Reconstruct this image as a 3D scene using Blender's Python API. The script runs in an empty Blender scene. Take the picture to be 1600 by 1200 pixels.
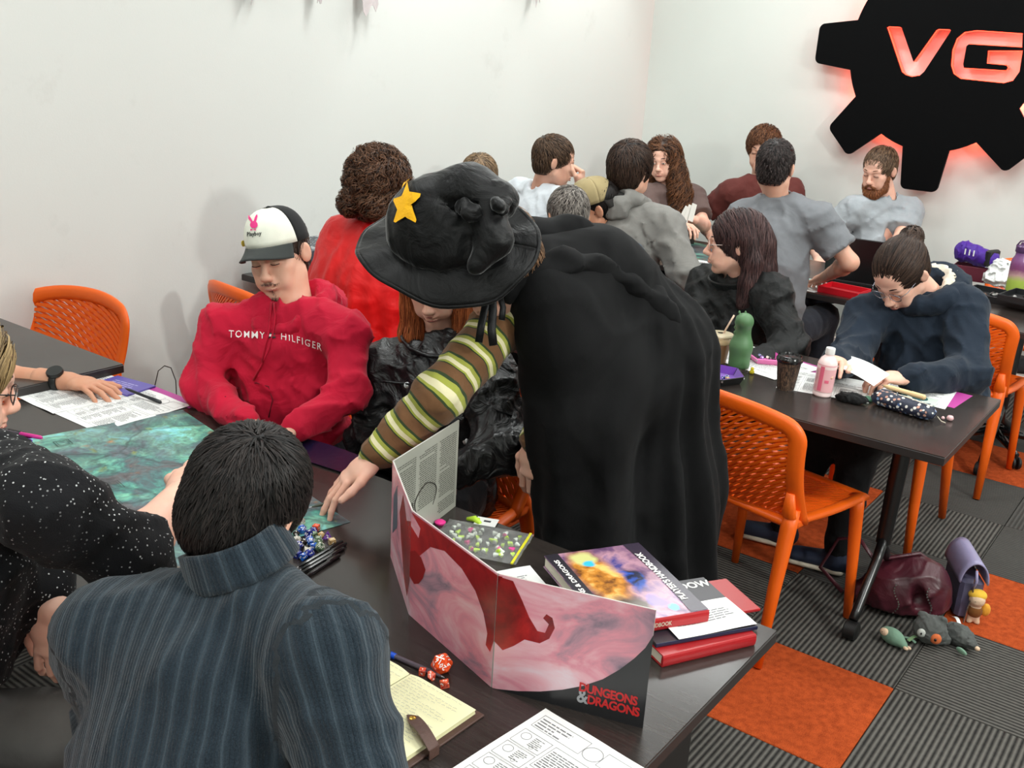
import bpy, math, random
import numpy as np
from mathutils import Vector, Matrix, noise as mnoise
from mathutils.bvhtree import BVHTree
random.seed(7); np.random.seed(7)
scene = bpy.context.scene
COL = scene.collection
R = math.radians

# ---------------------------------------------------------------- camera
CAM = np.array([0.556, -2.346, 1.758]); FPX = 1585.5
YAW, PITCH, ROLL = -0.621, 0.318, 0.060
def cam_axes():
    f = np.array([math.sin(YAW)*math.cos(PITCH), math.cos(YAW)*math.cos(PITCH), -math.sin(PITCH)])
    r = np.array([math.cos(YAW), -math.sin(YAW), 0.0]); u = np.cross(r, f)
    return math.cos(ROLL)*r+math.sin(ROLL)*u, -math.sin(ROLL)*r+math.cos(ROLL)*u, f
CR, CU, CF = cam_axes()
cd = bpy.data.cameras.new('camera'); cam = bpy.data.objects.new('camera', cd); COL.objects.link(cam)
cd.sensor_fit = 'HORIZONTAL'; cd.sensor_width = 36.0; cd.lens = 36.0*FPX/1600.0; cd.clip_start = 0.05; cd.clip_end = 60
cam.matrix_world = Matrix(((CR[0], CU[0], -CF[0], CAM[0]), (CR[1], CU[1], -CF[1], CAM[1]), (CR[2], CU[2], -CF[2], CAM[2]), (0, 0, 0, 1)))
scene.camera = cam
def ray(x, y): return CF + CR*(x-800)/FPX - CU*(y-600)/FPX
def P(x, y, d): return CAM + ray(x, y)*d                 # a real distance along the view gives the world point
def PZ(x, y, z): r = ray(x, y); return CAM + r*(z-CAM[2])/r[2]
def PY(x, y, Y): r = ray(x, y); return CAM + r*(Y-CAM[1])/r[1]
def PX(x, y, X): r = ray(x, y); return CAM + r*(X-CAM[0])/r[0]

# ---------------------------------------------------------------- world, exposure, lamps
XW, YW, HC = -3.06, 4.1, 3.3                              # left wall, back wall, ceiling
XR, YN = 4.6, -5.2
w = bpy.data.worlds.new('world'); scene.world = w; w.use_nodes = True
w.node_tree.nodes['Background'].inputs[0].default_value = (0.9, 0.95, 1.0, 1); w.node_tree.nodes['Background'].inputs[1].default_value = 0.35
scene.view_settings.view_transform = 'Standard'; scene.view_settings.look = 'None'
scene.view_settings.exposure = 0.36; scene.view_settings.gamma = 1.0; scene.view_settings.use_curve_mapping = False
def area(name, loc, sx, sy, power, col=(.97, 1, .97), rot=(0, 0, 0)):
    l = bpy.data.lights.new(name, 'AREA'); l.shape = 'RECTANGLE'; l.size = sx; l.size_y = sy; l.energy = power; l.color = col
    o = bpy.data.objects.new(name, l); COL.objects.link(o); o.location = loc; o.rotation_euler = rot; return o
PANELS = [(x, y) for x in (-1.9, 0.1, 2.1) for y in (-3.2, -0.9, 1.2, 3.0)]
for x, y in PANELS: area('panel_light', (x, y, HC-0.07), 1.1, 0.28, 15 if y < 1 else 21, (.95, 1, .985))
def spot(name, loc, tgt, power, ang, blend, size=0.03, col=(.97, 1, .97)):
    l = bpy.data.lights.new(name, 'SPOT'); l.energy = power; l.spot_size = R(ang); l.spot_blend = blend; l.shadow_soft_size = size; l.color = col
    o = bpy.data.objects.new(name, l); COL.objects.link(o); o.location = loc
    o.rotation_euler = (Vector(tgt)-Vector(loc)).to_track_quat('-Z', 'Y').to_euler(); return o
area('track_lamp', (3.3, -.3, 3.05), .28, .28, 70, (.98, 1, .95), (0, R(62), 0))
area('track_lamp', (2.6, -3.6, 3.05), .28, .28, 45, (.98, 1, .95), (R(-20), R(-125+180), R(40)))
spot('wall_washer', (-2.55, 1.9, 3.2), (-3.06, 1.9, 1.2), 34, 62, .6)
spot('wall_washer', (-2.55, 3.25, 3.2), (-3.06, 3.25, 1.2), 34, 62, .6)

# ---------------------------------------------------------------- mesh builder
class MB:
    def __init__(s): s.v = []; s.f = []; s.n = 0
    def add(s, verts, faces):
        b = s.n; verts = [tuple(map(float, q)) for q in verts]; s.v += verts; s.n += len(verts)
        s.f += [tuple(i+b for i in f) for f in faces]; return s
    def box(s, c, size, rz=0.0, M=None, bev=0.0):
        x, y, z = [q/2 for q in size]; b = min(bev, x*.49, y*.49, z*.49)
        if b > 0:
            vs = []; 
            prof = [(-z, b), (-z+b, 0), (z-b, 0), (z, b)]
            out = lambda i: [(-x+i+b*0, -y+i), (x-i, -y+i), (x-i, y-i), (-x+i, y-i)]
            pts = []
            for zz, ins in prof:
                xx, yy = x-ins, y-ins; cc = b
                pts += [(-xx+cc, -yy, zz), (xx-cc, -yy, zz), (xx, -yy+cc, zz), (xx, yy-cc, zz), (xx-cc, yy, zz), (-xx+cc, yy, zz), (-xx, yy-cc, zz), (-xx, -yy+cc, zz)]
            fs = [tuple(range(7, -1, -1)), tuple(range(24, 32))]
            for k in range(3):
                for i in range(8): fs.append((k*8+i, k*8+(i+1) % 8, k*8+8+(i+1) % 8, k*8+8+i))
        else:
            pts = [(-x, -y, -z), (x, -y, -z), (x, y, -z), (-x, y, -z), (-x, -y, z), (x, -y, z), (x, y, z), (-x, y, z)]
            fs = [(3, 2, 1, 0), (4, 5, 6, 7), (0, 1, 5, 4), (1, 2, 6, 5), (2, 3, 7, 6), (3, 0, 4, 7)]
        if M is None: M = Matrix.Rotation(rz, 3, 'Z')
        else: M = M.to_3x3()
        c = Vector(c); return s.add([M @ Vector(q)+c for q in pts], fs)
    def tube(s, path, rad, n=8, cap=True, flat=None, up=None):
        # swept section; rad a number or list; flat=(a,b) scale of the two section axes; up fixes first axis
        P_ = [Vector(q) for q in path]; m = len(P_)
        if not hasattr(rad, '__len__'): rad = [rad]*m
        vs = []; prev = None
        for i in range(m):
            t = (P_[min(i+1, m-1)]-P_[max(i-1, 0)])
            if t.length < 1e-9: t = Vector((0, 0, 1))
            t.normalize()
            if up is not None: a = Vector(up[i]) if hasattr(up[0], '__len__') else Vector(up)
            else: a = prev if prev is not None else (Vector((0, 0, 1)) if abs(t.z) < .9 else Vector((1, 0, 0)))
            a = a-t*a.dot(t)
            if a.length < 1e-6: a = t.orthogonal()
            a.normalize(); prev = a; b = t.cross(a); fa, fb = flat or (1, 1)
            for k in range(n):
                th = 2*math.pi*(k+.5)/n
                vs.append(P_[i]+a*(math.cos(th)*rad[i]*fa)+b*(math.sin(th)*rad[i]*fb))
        fs = [(i*n+k, i*n+(k+1) % n, (i+1)*n+(k+1) % n, (i+1)*n+k) for i in range(m-1) for k in range(n)]
        if cap: fs += [tuple(range(n-1, -1, -1)), tuple(range((m-1)*n, m*n))]
        return s.add(vs, fs)
    def lathe(s, prof, n=20, c=(0, 0, 0), M=None, cap=True):
        c = Vector(c); M = (M or Matrix.Identity(3)).to_3x3(); vs = []
        for r, z in prof:
            for k in range(n): vs.append(M @ Vector((r*math.cos(2*math.pi*k/n), r*math.sin(2*math.pi*k/n), z))+c)
        m = len(prof); fs = [(i*n+k, i*n+(k+1) % n, (i+1)*n+(k+1) % n, (i+1)*n+k) for i in range(m-1) for k in range(n)]
        if cap: fs += [tuple(range(n-1, -1, -1)), tuple(range((m-1)*n, m*n))]
        return s.add(vs, fs)
    def prism(s, pts, z0, z1, M=None):
        # pts ccw outline (2D) extruded z0..z1, M maps to the world
        n = len(pts); M = M or Matrix.Identity(4)
        vs = [M @ Vector((p[0], p[1], z0)) for p in pts]+[M @ Vector((p[0], p[1], z1)) for p in pts]
        fs = [tuple(range(n-1, -1, -1)), tuple(range(n, 2*n))]+[(i, (i+1) % n, n+(i+1) % n, n+i) for i in range(n)]
        return s.add(vs, fs)
    def grid(s, fn, nu, nv, thick=0.0):
        # surface patch fn(u,v)->point, u,v in 0..1, optional thickness along the normal (closed slab)
        pts = [[Vector(fn(i/nu, j/nv)) for j in range(nv+1)] for i in range(nu+1)]
        W = nv+1
        if thick == 0: return s.add([p for r in pts for p in r], [(i*W+j, (i+1)*W+j, (i+1)*W+j+1, i*W+j+1) for i in range(nu) for j in range(nv)])
        top = []; bot = []
        for i in range(nu+1):
            for j in range(nv+1):
                a = pts[min(i+1, nu)][j]-pts[max(i-1, 0)][j]; b = pts[i][min(j+1, nv)]-pts[i][max(j-1, 0)]
                nn = a.cross(b); nn = nn.normalized() if nn.length > 1e-12 else Vector((0, 0, 1))
                top.append(pts[i][j]+nn*thick/2); bot.append(pts[i][j]-nn*thick/2)
        K = len(top); fs = []
        for i in range(nu):
            for j in range(nv):
                q = (i*W+j, (i+1)*W+j, (i+1)*W+j+1, i*W+j+1); fs.append(q); fs.append(tuple(K+k for k in reversed(q)))
        for i in range(nu):
            fs.append((i*W, K+i*W, K+(i+1)*W, (i+1)*W)); j = nv; fs.append(((i+1)*W+j, K+(i+1)*W+j, K+i*W+j, i*W+j))
        for j in range(nv):
            fs.append((j+1, K+j+1, K+j, j)); i = nu; fs.append((i*W+j, K+i*W+j, K+i*W+j+1, i*W+j+1))
        return s.add(top+bot, fs)
    def mesh(s, name, mats=None, smooth=False, auto=False):
        me = bpy.data.meshes.new(name); me.from_pydata(s.v, [], s.f); me.update()
        if mats is not None:
            for m in (mats if isinstance(mats, (list, tuple)) else [mats]): me.materials.append(m)
        if smooth: me.shade_smooth()
        if auto: sharp(me, auto if auto is not True else 35)
        return me
def sharp(me, deg=35):
    me.shade_smooth()
    try: me.set_sharp_from_angle(angle=R(deg))
    except Exception: pass
def link(name, me, parent=None, base=None, label=None, cat=None, group=None, kind=None):
    o = bpy.data.objects.new(name, me); COL.objects.link(o)
    if parent is not None: o.parent = parent
    if base is not None:
        me.transform(Matrix.Translation(-Vector(base)))
        if parent is None: o.location = base
    for k, v in (('label', label), ('category', cat), ('group', group), ('kind', kind)):
        if v: o[k] = v
    return o
def build(mb, name, m, parent=None, base=None, smooth=False, auto=False, **kw):
    return link(name, mb.mesh(name, m, smooth, auto), parent, base, **kw)
def thing(name, label, cat, loc=(0, 0, 0), rz=0.0, group=None, M=None):
    o = bpy.data.objects.new(name, None); COL.objects.link(o); o['label'] = label; o['category'] = cat
    o.empty_display_size = .05
    if M is not None: o.matrix_world = M
    else: o.location = loc; o.rotation_euler = (0, 0, rz)
    if group: o['group'] = group
    return o
def dup(root, loc=None, rz=None, label=None, group=None):
    r = root.copy(); COL.objects.link(r)
    if loc is not None: r.location = loc
    if rz is not None: r.rotation_euler = (0, 0, rz)
    if label: r['label'] = label
    if group: r['group'] = group
    for ch in list(root.children):
        c = ch.copy(); COL.objects.link(c); c.parent = r
        for g in ch.children:
            d = g.copy(); COL.objects.link(d); d.parent = c
    return r

# ---------------------------------------------------------------- materials
def lin(c):
    return tuple((x/12.92 if x <= .04045 else ((x+.055)/1.055)**2.4) for x in c)
def rgb(r, g, b): return lin((r/255, g/255, b/255))
class NT:
    def __init__(s, name):
        s.m = bpy.data.materials.new(name); s.m.use_nodes = True; s.t = s.m.node_tree; s.n = s.t.nodes; s.l = s.t.links
        s.b = s.n['Principled BSDF']; s._c = None
    def node(s, typ, **kw):
        n = s.n.new(typ)
        for k, v in kw.items():
            if k[:2] == 'i_':
                key = int(k[2:]) if k[2:].isdigit() else k[2:]
                s.put(n.inputs[key], v)
            else: setattr(n, k, v)
        return n
    def put(s, inp, v):
        if hasattr(v, 'is_output') or isinstance(v, bpy.types.NodeSocket): s.l.new(v, inp)
        else:
            if inp.type == 'RGBA' and len(v) == 3: v = (*v, 1)
            inp.default_value = v
    @property
    def co(s):
        if s._c is None: s._c = s.node('ShaderNodeTexCoord').outputs['Object']
        return s._c
    def noise(s, scale, detail=3, vec=None, rough=.5, dist=0.0, out='Fac'):
        return s.node('ShaderNodeTexNoise', i_Vector=vec or s.co, i_Scale=scale, i_Detail=detail, i_Roughness=rough, i_Distortion=dist).outputs[out]
    def ramp(s, fac, stops, interp='LINEAR'):
        n = s.node('ShaderNodeValToRGB'); e = n.color_ramp; e.interpolation = interp
        while len(e.elements) < len(stops): e.elements.new(.5)
        for el, (p, c) in zip(e.elements, stops):
            el.position = p; el.color = (*c, 1) if len(c) == 3 else c
        s.l.new(fac, n.inputs[0]); return n.outputs[0]
    def mix(s, f, a, b, mode='MIX'):
        n = s.node('ShaderNodeMix', data_type='RGBA', blend_type=mode)
        s.put(n.inputs[0], f); s.put(n.inputs[6], a); s.put(n.inputs[7], b); return n.outputs[2]
    def math(s, op, a, b=0.0, c=None, clamp=False):
        n = s.node('ShaderNodeMath', operation=op, use_clamp=clamp); s.put(n.inputs[0], a); s.put(n.inputs[1], b)
        if c is not None: s.put(n.inputs[2], c)
        return n.outputs[0]
    def attr(s, name, out='Fac'): return s.node('ShaderNodeAttribute', attribute_name=name).outputs[out]
    def map(s, scale=(1, 1, 1), rot=(0, 0, 0), loc=(0, 0, 0), vec=None):
        return s.node('ShaderNodeMapping', i_Vector=vec or s.co, i_Scale=scale, i_Rotation=rot, i_Location=loc).outputs[0]
    def bump(s, h, strength=.5, dist=.01, prev=None):
        n = s.node('ShaderNodeBump', i_Height=h, i_Strength=strength, i_Distance=dist)
        if prev is not None: s.l.new(prev, n.inputs['Normal'])
        s.l.new(n.outputs[0], s.b.inputs['Normal']); return n.outputs[0]
    def set(s, **kw):
        names = dict(col='Base Color', rough='Roughness', metal='Metallic', spec='Specular IOR Level', sheen='Sheen Weight', sheen_r='Sheen Roughness', coat='Coat Weight',
                     sss='Subsurface Weight', trans='Transmission Weight', ior='IOR', emit='Emission Color', emits='Emission Strength', alpha='Alpha', sheen_t='Sheen Tint')
        for k, v in kw.items(): s.put(s.b.inputs[names[k]], v)
        return s
_mc = {}
def mat(name, col, rough=.6, var=0.0, vscale=20, bump=None, **kw):
    if name in _mc: return _mc[name]
    t = NT(name); t.set(col=col, rough=rough, **kw)
    if var > 0:
        a = tuple(max(0, c*(1-var)) for c in col[:3]); b = tuple(min(1, c*(1+var)) for c in col[:3])
        t.set(col=t.ramp(t.noise(vscale, 4), [(.3, a), (.7, b)]))
    if bump: t.bump(t.noise(bump[0], 4), bump[1], bump[2] if len(bump) > 2 else .005)
    _mc[name] = t.m; return t.m
def cloth(name, col, wr=(18, .35), weave=900, rough=.85, sheen=.08, var=.12, wd=.012, spec=.25):
    # cloth with soft wrinkles and a fine weave
    if name in _mc: return _mc[name]
    t = NT(name); a = tuple(c*(1-var) for c in col); b = tuple(min(1, c*(1+var)) for c in col)
    t.set(col=t.ramp(t.noise(9, 5), [(.3, a), (.7, b)]), rough=rough, sheen=sheen, sheen_r=.4, spec=spec)
    n1 = t.bump(t.noise(wr[0], 3, dist=1.2, rough=.45), wr[1], wd)
    t.bump(t.noise(weave, 2), .25, .0015, n1)
    _mc[name] = t.m; return t.m
# ---------------------------------------------------------------- the room
M_wall = (lambda t: (t.set(col=t.ramp(t.noise(1.3, 4), [(.3, rgb(208, 212, 207)), (.7, rgb(214, 218, 213))]), rough=.55, spec=.3), t.bump(t.noise(160, 3), .12, .002), t.m)[-1])(NT('wall_paint'))
t = NT('scuffed_wall'); n = t.noise(3.1, 6, rough=.7); k = t.ramp(n, [(.60, (0, 0, 0)), (.72, (1, 1, 1))])
t.set(col=t.mix(t.math('MULTIPLY', k, .10), rgb(208, 209, 205), rgb(140, 130, 122)), rough=.55, spec=.3); t.bump(t.noise(160, 3), .12, .002); M_wall2 = t.m
M_ceil = mat('ceiling_paint', rgb(235, 235, 232), .8)
M_skirt = mat('skirting_paint', rgb(236, 234, 228), .5)
def struct(name, mb, m, parent=None, **kw): return build(mb, name, m, parent, kind='structure', **kw)
TH = .12
struct('wall_left', MB().box((XW-TH/2, (YN+YW)/2, HC/2), (TH, YW-YN+2*TH, HC)), M_wall2)
struct('wall_back', MB().box(((XW+XR)/2, YW+TH/2, HC/2), (XR-XW, TH, HC)), M_wall)
struct('wall_right', MB().box((XR+TH/2, (YN+YW)/2, HC/2), (TH, YW-YN+2*TH, HC)), M_wall)
struct('wall_near', MB().box(((XW+XR)/2, YN-TH/2, HC/2), (XR-XW, TH, HC)), M_wall)
struct('ceiling', MB().box(((XW+XR)/2, (YN+YW)/2, HC+.05), (XR-XW+2*TH, YW-YN+2*TH, .1)), M_ceil)
sk = MB().box(((XW+XR)/2, YW-.009, .05), (XR-XW, .018, .1), bev=.004)
struct('baseboard_back', sk, M_skirt)
struct('baseboard_left', MB().box((XW+.009, (YN+YW)/2, .05), (.018, YW-YN-.04, .1), bev=.004), M_skirt)
# floor slab with carpet tiles as pieces
fl = struct('floor', MB().box(((XW+XR)/2, (YN+YW)/2, -.07), (XR-XW, YW-YN, .12)), mat('floor_screed', rgb(60, 58, 56), .9))
def carpet(name, base, dark, stripe):
    t = NT(name); c = t.noise(380, 3); f = t.noise(45, 3)
    col = t.ramp(c, [(.3, dark), (.7, base)])
    if stripe:
        sx = t.node('ShaderNodeSeparateXYZ', i_Vector=t.co).outputs[0]
        wv = t.math('SINE', t.math('MULTIPLY', sx, 2*math.pi/.0165)); st = t.math('ADD', t.math('MULTIPLY', wv, .5), .5)
        st = t.math('ADD', st, t.math('MULTIPLY', t.math('SUBTRACT', f, .5), .5), clamp=True)
        col = t.mix(t.math('MULTIPLY', st, .9), col, tuple(v*1.0 for v in stripe)); t.set(col=col, rough=.95, spec=.1)
        h = t.math('ADD', t.math('MULTIPLY', st, .7), t.math('MULTIPLY', c, .4)); t.bump(h, .9, .004)
    else:
        col = t.mix(.35, col, t.ramp(f, [(.35, tuple(v*.75 for v in dark)), (.65, base)])); t.set(col=col, rough=.95, spec=.1); t.bump(c, .9, .004)
    return t.m
M_or = carpet('orange_carpet', rgb(205, 92, 44), rgb(140, 52, 22), None)
M_dk = carpet('ribbed_charcoal_carpet', rgb(50, 48, 47), rgb(33, 32, 31), rgb(104, 101, 96))
M_gr = carpet('plain_grey_carpet', rgb(72, 70, 68), rgb(50, 49, 47), rgb(84, 82, 79))
tile = MB().box((0, 0, -.005), (.4975, .4975, .010), bev=.002)
tm = {k: tile.mesh('carpet_tile', m) for k, m in (('o', M_or), ('d', M_dk), ('g', M_gr))}
# tile layout: cell (a,b) spans x a*.5..(a+1)*.5
rnd = random.Random(3)
ORANGE = {(-1, 0), (0, 2), (-2, 3), (-2, 2), (0, 5), (-1, 5), (1, -1), (-3, 5), (-4, 1), (1, 4), (-3, -1), (-2, -3), (1, 6)}
for a in range(-6, 4):
    for b in range(-4, 9):
        k = 'o' if (a, b) in ORANGE else ('g' if (a, b) in {(-1, 2), (0, 4), (-1, 4), (1, 3), (0, 3)} or rnd.random() < .15 else 'd')
        o = bpy.data.objects.new('carpet_tile', tm[k]); COL.objects.link(o); o.parent = fl
        o['kind'] = 'structure'
        x0, y0 = a*.5+.25, b*.5+.25
        if x0-.25 < XW: continue
        o.location = (x0, y0, 0); o.rotation_euler = (0, 0, R(90) if (a+b) % 2 else 0)
# ceiling light fittings
M_alu = mat('brushed_aluminium', rgb(180, 180, 182), .35, metal=.9)
M_dif = mat('lit_diffuser', (1, 1, 1), .5, emit=(1, .97, .93, 1), emits=3.0)
for i, (x, y) in enumerate(PANELS):
    t = thing('ceiling_light', 'slim white ceiling batten light above the room', 'ceiling light', (x, y, HC), group='ceiling lights')
    if i == 0: cl = [MB().box((0, 0, -.025), (1.16, .32, .05), bev=.005).mesh('housing', M_alu), MB().box((0, 0, -.053), (1.08, .26, .006)).mesh('diffuser', M_dif)]
    for nm, me in zip(('housing', 'diffuser'), cl):
        o = bpy.data.objects.new(nm, me); COL.objects.link(o); o.parent = t

# ---------------------------------------------------------------- gear wall sign
def gear_sign():
    cy = YW-.105; c = PY(1474, 77, cy); k = (c-CAM)@CF/FPX     # metres per pixel at the sign
    root = thing('wall_sign', 'large black gear-shaped sign with cut-out VG letters and red back glow on wall', 'sign', (float(c[0]), cy, float(c[2])))
    ro, rb = 219*k*1.0, 160*k*.98; tw = 33*k; pts = []
    for i in range(8):
        a0 = math.pi/2+i*math.pi/4+math.pi
        t_, n_ = Vector((math.cos(a0), math.sin(a0))), Vector((-math.sin(a0), math.cos(a0)))
        base = math.sqrt(max(rb*rb-tw*tw*1.35, 0)); cr = .038
        wo = tw*.97; wi = tw*1.18
        L = [t_*base-n_*wi]
        for j in range(7):
            a = j/6*math.pi/2; L.append(t_*(ro-cr+cr*math.sin(a))-n_*(wo-cr+cr*math.cos(a)))
        for j in range(7):
            a = j/6*math.pi/2; L.append(t_*(ro-cr+cr*math.cos(a))+n_*(wo-cr+cr*math.sin(a)))
        L.append(t_*base+n_*wi); pts += L
        b0 = math.atan2((t_*base+n_*wi).y, (t_*base+n_*wi).x); b1 = b0+2*(math.pi/8-math.asin(min(1, wi/rb)))
        for j in range(1, 6):
            a = b0+(b1-b0)*j/6; pts.append(Vector((math.cos(a)*rb, math.sin(a)*rb)))
    pts = [Vector((p.x*.93, p.y)) for p in pts]
    # letters
    def q(px, py):
        p = PY(px, py, cy); return (float(p[0]-c[0]), float(p[2]-c[2]))
    V = [(1385, 43), (1388, 41), (1406, 42), (1409, 44), (1427, 96), (1462, 47), (1466, 45), (1484, 46), (1486, 48), (1444, 112), (1437, 118), (1424, 120), (1414, 117), (1408, 112)]
    G = [(1598, 52), (1525, 47), (1506, 50), (1494, 60), (1487, 78), (1485, 102), (1489, 115), (1500, 123), (1568, 130), (1583, 126), (1593, 112), (1598, 79), (1543, 79), (1541, 99),
         (1572, 102), (1574, 106), (1571, 110), (1506, 106), (1505, 100), (1510, 72), (1514, 69), (1597, 74)]
    me = poly_with_holes(pts, [[q(*p) for p in V], [q(*p) for p in G]], .022)
    me.materials.append(mat('sign_black', rgb(4, 4, 5), .6, spec=.08)); o = link('face_plate', me, root); o.rotation_euler = (R(90), 0, 0)
    # translucent red backing body, a little smaller, giving off the glow
    bp = []
    n = 96
    for i in range(n):
        a = 2*math.pi*i/n; bp.append((math.cos(a)*rb*.87, math.sin(a)*rb*.93))
    M_glow = mat('red_led_strip', rgb(255, 70, 40), .4, emit=(*rgb(255, 60, 40), 1), emits=5.0)
    t_ = MB(); t_.tube([(x, y, -.03) for x, y in bp]+[(bp[0][0], bp[0][1], -.03)], .007, 6, cap=False)
    for LL in (V, G):
        cc = [q(*p) for p in LL]; t_.tube([(x, y, -.022) for x, y in cc]+[(cc[0][0], cc[0][1], -.022)], .004, 5, cap=False)
    o = build(t_, 'led_strip', M_glow, root, label='red glowing strip behind the black plate'); o.rotation_euler = (R(90), 0, 0)
    # red side returns of the letters
    M_ret = mat('letter_return_acrylic', rgb(255, 120, 95), .35, emit=(*rgb(255, 85, 60), 1), emits=.55)
    for LL in (V, G):
        cc = [q(*p) for p in LL]; m_ = MB(); k_ = len(cc)
        vs = [(x, y, -.02) for x, y in cc]+[(x, y, -.075) for x, y in cc]
        m_.add(vs, [(i, (i+1) % k_, k_+(i+1) % k_, k_+i) for i in range(k_)])
        o = build(m_, 'letter_return', M_ret, root); o.rotation_euler = (R(90), 0, 0)
    hub = MB()
    for a in (.4, 2.0, 3.6, 5.2): hub.lathe([(.015, -.1), (.015, -.0)], 10, (rb*.6*math.cos(a), rb*.6*math.sin(a), -.005))
    o = build(hub, 'standoff', M_alu, root); o.rotation_euler = (R(90), 0, 0)
    l = bpy.data.lights.new('sign_glow', 'POINT'); l.energy = 1.5; l.color = (1, .12, .06); l.shadow_soft_size = .03
    for a in range(12):
        o = bpy.data.objects.new('sign_glow', l); COL.objects.link(o); an = a*math.pi/6
        o.location = (c[0]+math.cos(an)*rb*.88, cy+.055, c[2]+math.sin(an)*rb*.88)
def poly_with_holes(outer, holes, depth):
    from mathutils.geometry import tessellate_polygon
    loops = [[Vector((p[0], p[1], 0)) for p in outer]]+[[Vector((p[0], p[1], 0)) for p in h] for h in holes]
    flat = [p for l in loops for p in l]; tri = tessellate_polygon(loops); n = len(flat)
    vs = [(p.x, p.y, 0) for p in flat]+[(p.x, p.y, -depth) for p in flat]; fs = []
    for a, b, c_ in tri:
        cr_ = (flat[b]-flat[a]).cross(flat[c_]-flat[a]).z
        if cr_ < 0: a, b, c_ = c_, b, a
        fs += [(a, b, c_), (n+c_, n+b, n+a)]
    k = 0
    for l in loops:
        m = len(l)
        for i in range(m):
            a, b = k+i, k+(i+1) % m; fs.append((a, b, n+b, n+a))
        k += m
    me = bpy.data.meshes.new('plate'); me.from_pydata(vs, [], fs); me.update(); me.validate(); return me
gear_sign()

# ---------------------------------------------------------------- tables
HT = .735
t = NT('dark_table_laminate'); m_ = t.map((3, 40, 3)); g = t.noise(4, 6, m_, .6)
t.set(col=t.ramp(g, [(.3, rgb(36, 31, 29)), (.7, rgb(52, 46, 43))]), rough=t.ramp(t.noise(5, 3), [(.3, (.20,)*3), (.7, (.27,)*3)]), spec=.5); t.bump(g, .06, .001); M_tab = t.m
M_edge = mat('table_edge_band', rgb(44, 40, 39), .4); M_blk = mat('black_steel', rgb(16, 16, 17), .28, spec=.6); M_rub = mat('black_rubber', rgb(14, 14, 14), .55)
def caster(mb, x, y):
    mb.lathe([(.0, -.022), (.025, -.022), (.032, -.018), (.032, .018), (.025, .022), (0, .022)], 16, (x, y, .032), Matrix.Rotation(R(90), 3, 'Y'), cap=False)
def table(x0, x1, y0, y1, label, legs=(1, 1), z=HT):
    r = thing('table', label, 'table', ((x0+x1)/2, (y0+y1)/2, 0)); W, D = x1-x0, y1-y0
    build(MB().box((0, 0, z-.0015), (W-.003, D-.003, .003)), 'table_top', M_tab, r)
    build(MB().box((0, 0, z-.0155), (W, D, .025), bev=.0015), 'edge_band', M_edge, r)
    for s, on in ((-1, legs[0]), (1, legs[1])):
        if not on: continue
        x = s*(W/2-.2); hub = (x, -.02, .27)
        m = MB(); m.tube([(x, .03, z-.03), (x, 0, .5), (x, -.02, .27)], [.03, .028, .024], 12, flat=(1, .8)); m.box((x, .0, z-.035), (.1, min(.5, D*.7), .012))
        lg = build(m, 'leg', M_blk, r, auto=True)
        m = MB(); m.tube([(x, -.02, .29), (x, -.06, .22), (x, -D*.27, .09), (x, -D*.31, .07)], [.017, .017, .016, .015], 10)
        m.tube([(x, -.02, .28), (x, .04, .2), (x, D*.38, .09), (x, D*.44, .07)], [.017, .017, .016, .015], 10); build(m, 'foot_tube', M_blk, lg, smooth=True)
        for yy in (-D*.31, D*.44):
            m = MB(); caster(m, x, yy); build(m, 'caster', M_rub, lg, auto=True)
        m = MB()
    return r
T1 = table(-2.15, 0, -1.55, -.65, 'long dark table in the foreground, under the game map and the folding screen', (1, 0))
# the foreground table's near end stands on a flat black panel leg
build(MB().box((2.15/2-.11, 0, .353), (.05, .62, .70), bev=.004), 'panel_leg', M_blk, T1)
T1b = table(-3.04, -2.16, -1.55, -.62, 'grey topped table end by the left wall, butted against the foreground table', (1, 0), HT+.03)
T2 = table(-1.62, 0, .55, 1.26, 'dark table in the middle, under the drink cups and the floral pencil case', (1, 1))
T2b = table(-3.04, -1.64, .55, 1.26, 'dark table against the left wall, in front of the person in the red cape', (1, 0))
T3 = table(-1.55, -.02, 2.35, 3.2, 'rear dark table by the wall under the laptop and the red dice tray', (1, 1))
T3b = table(-3.04, -1.56, 2.35, 3.2, 'rear dark table in the corner, before the long-haired woman', (1, 1))

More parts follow.
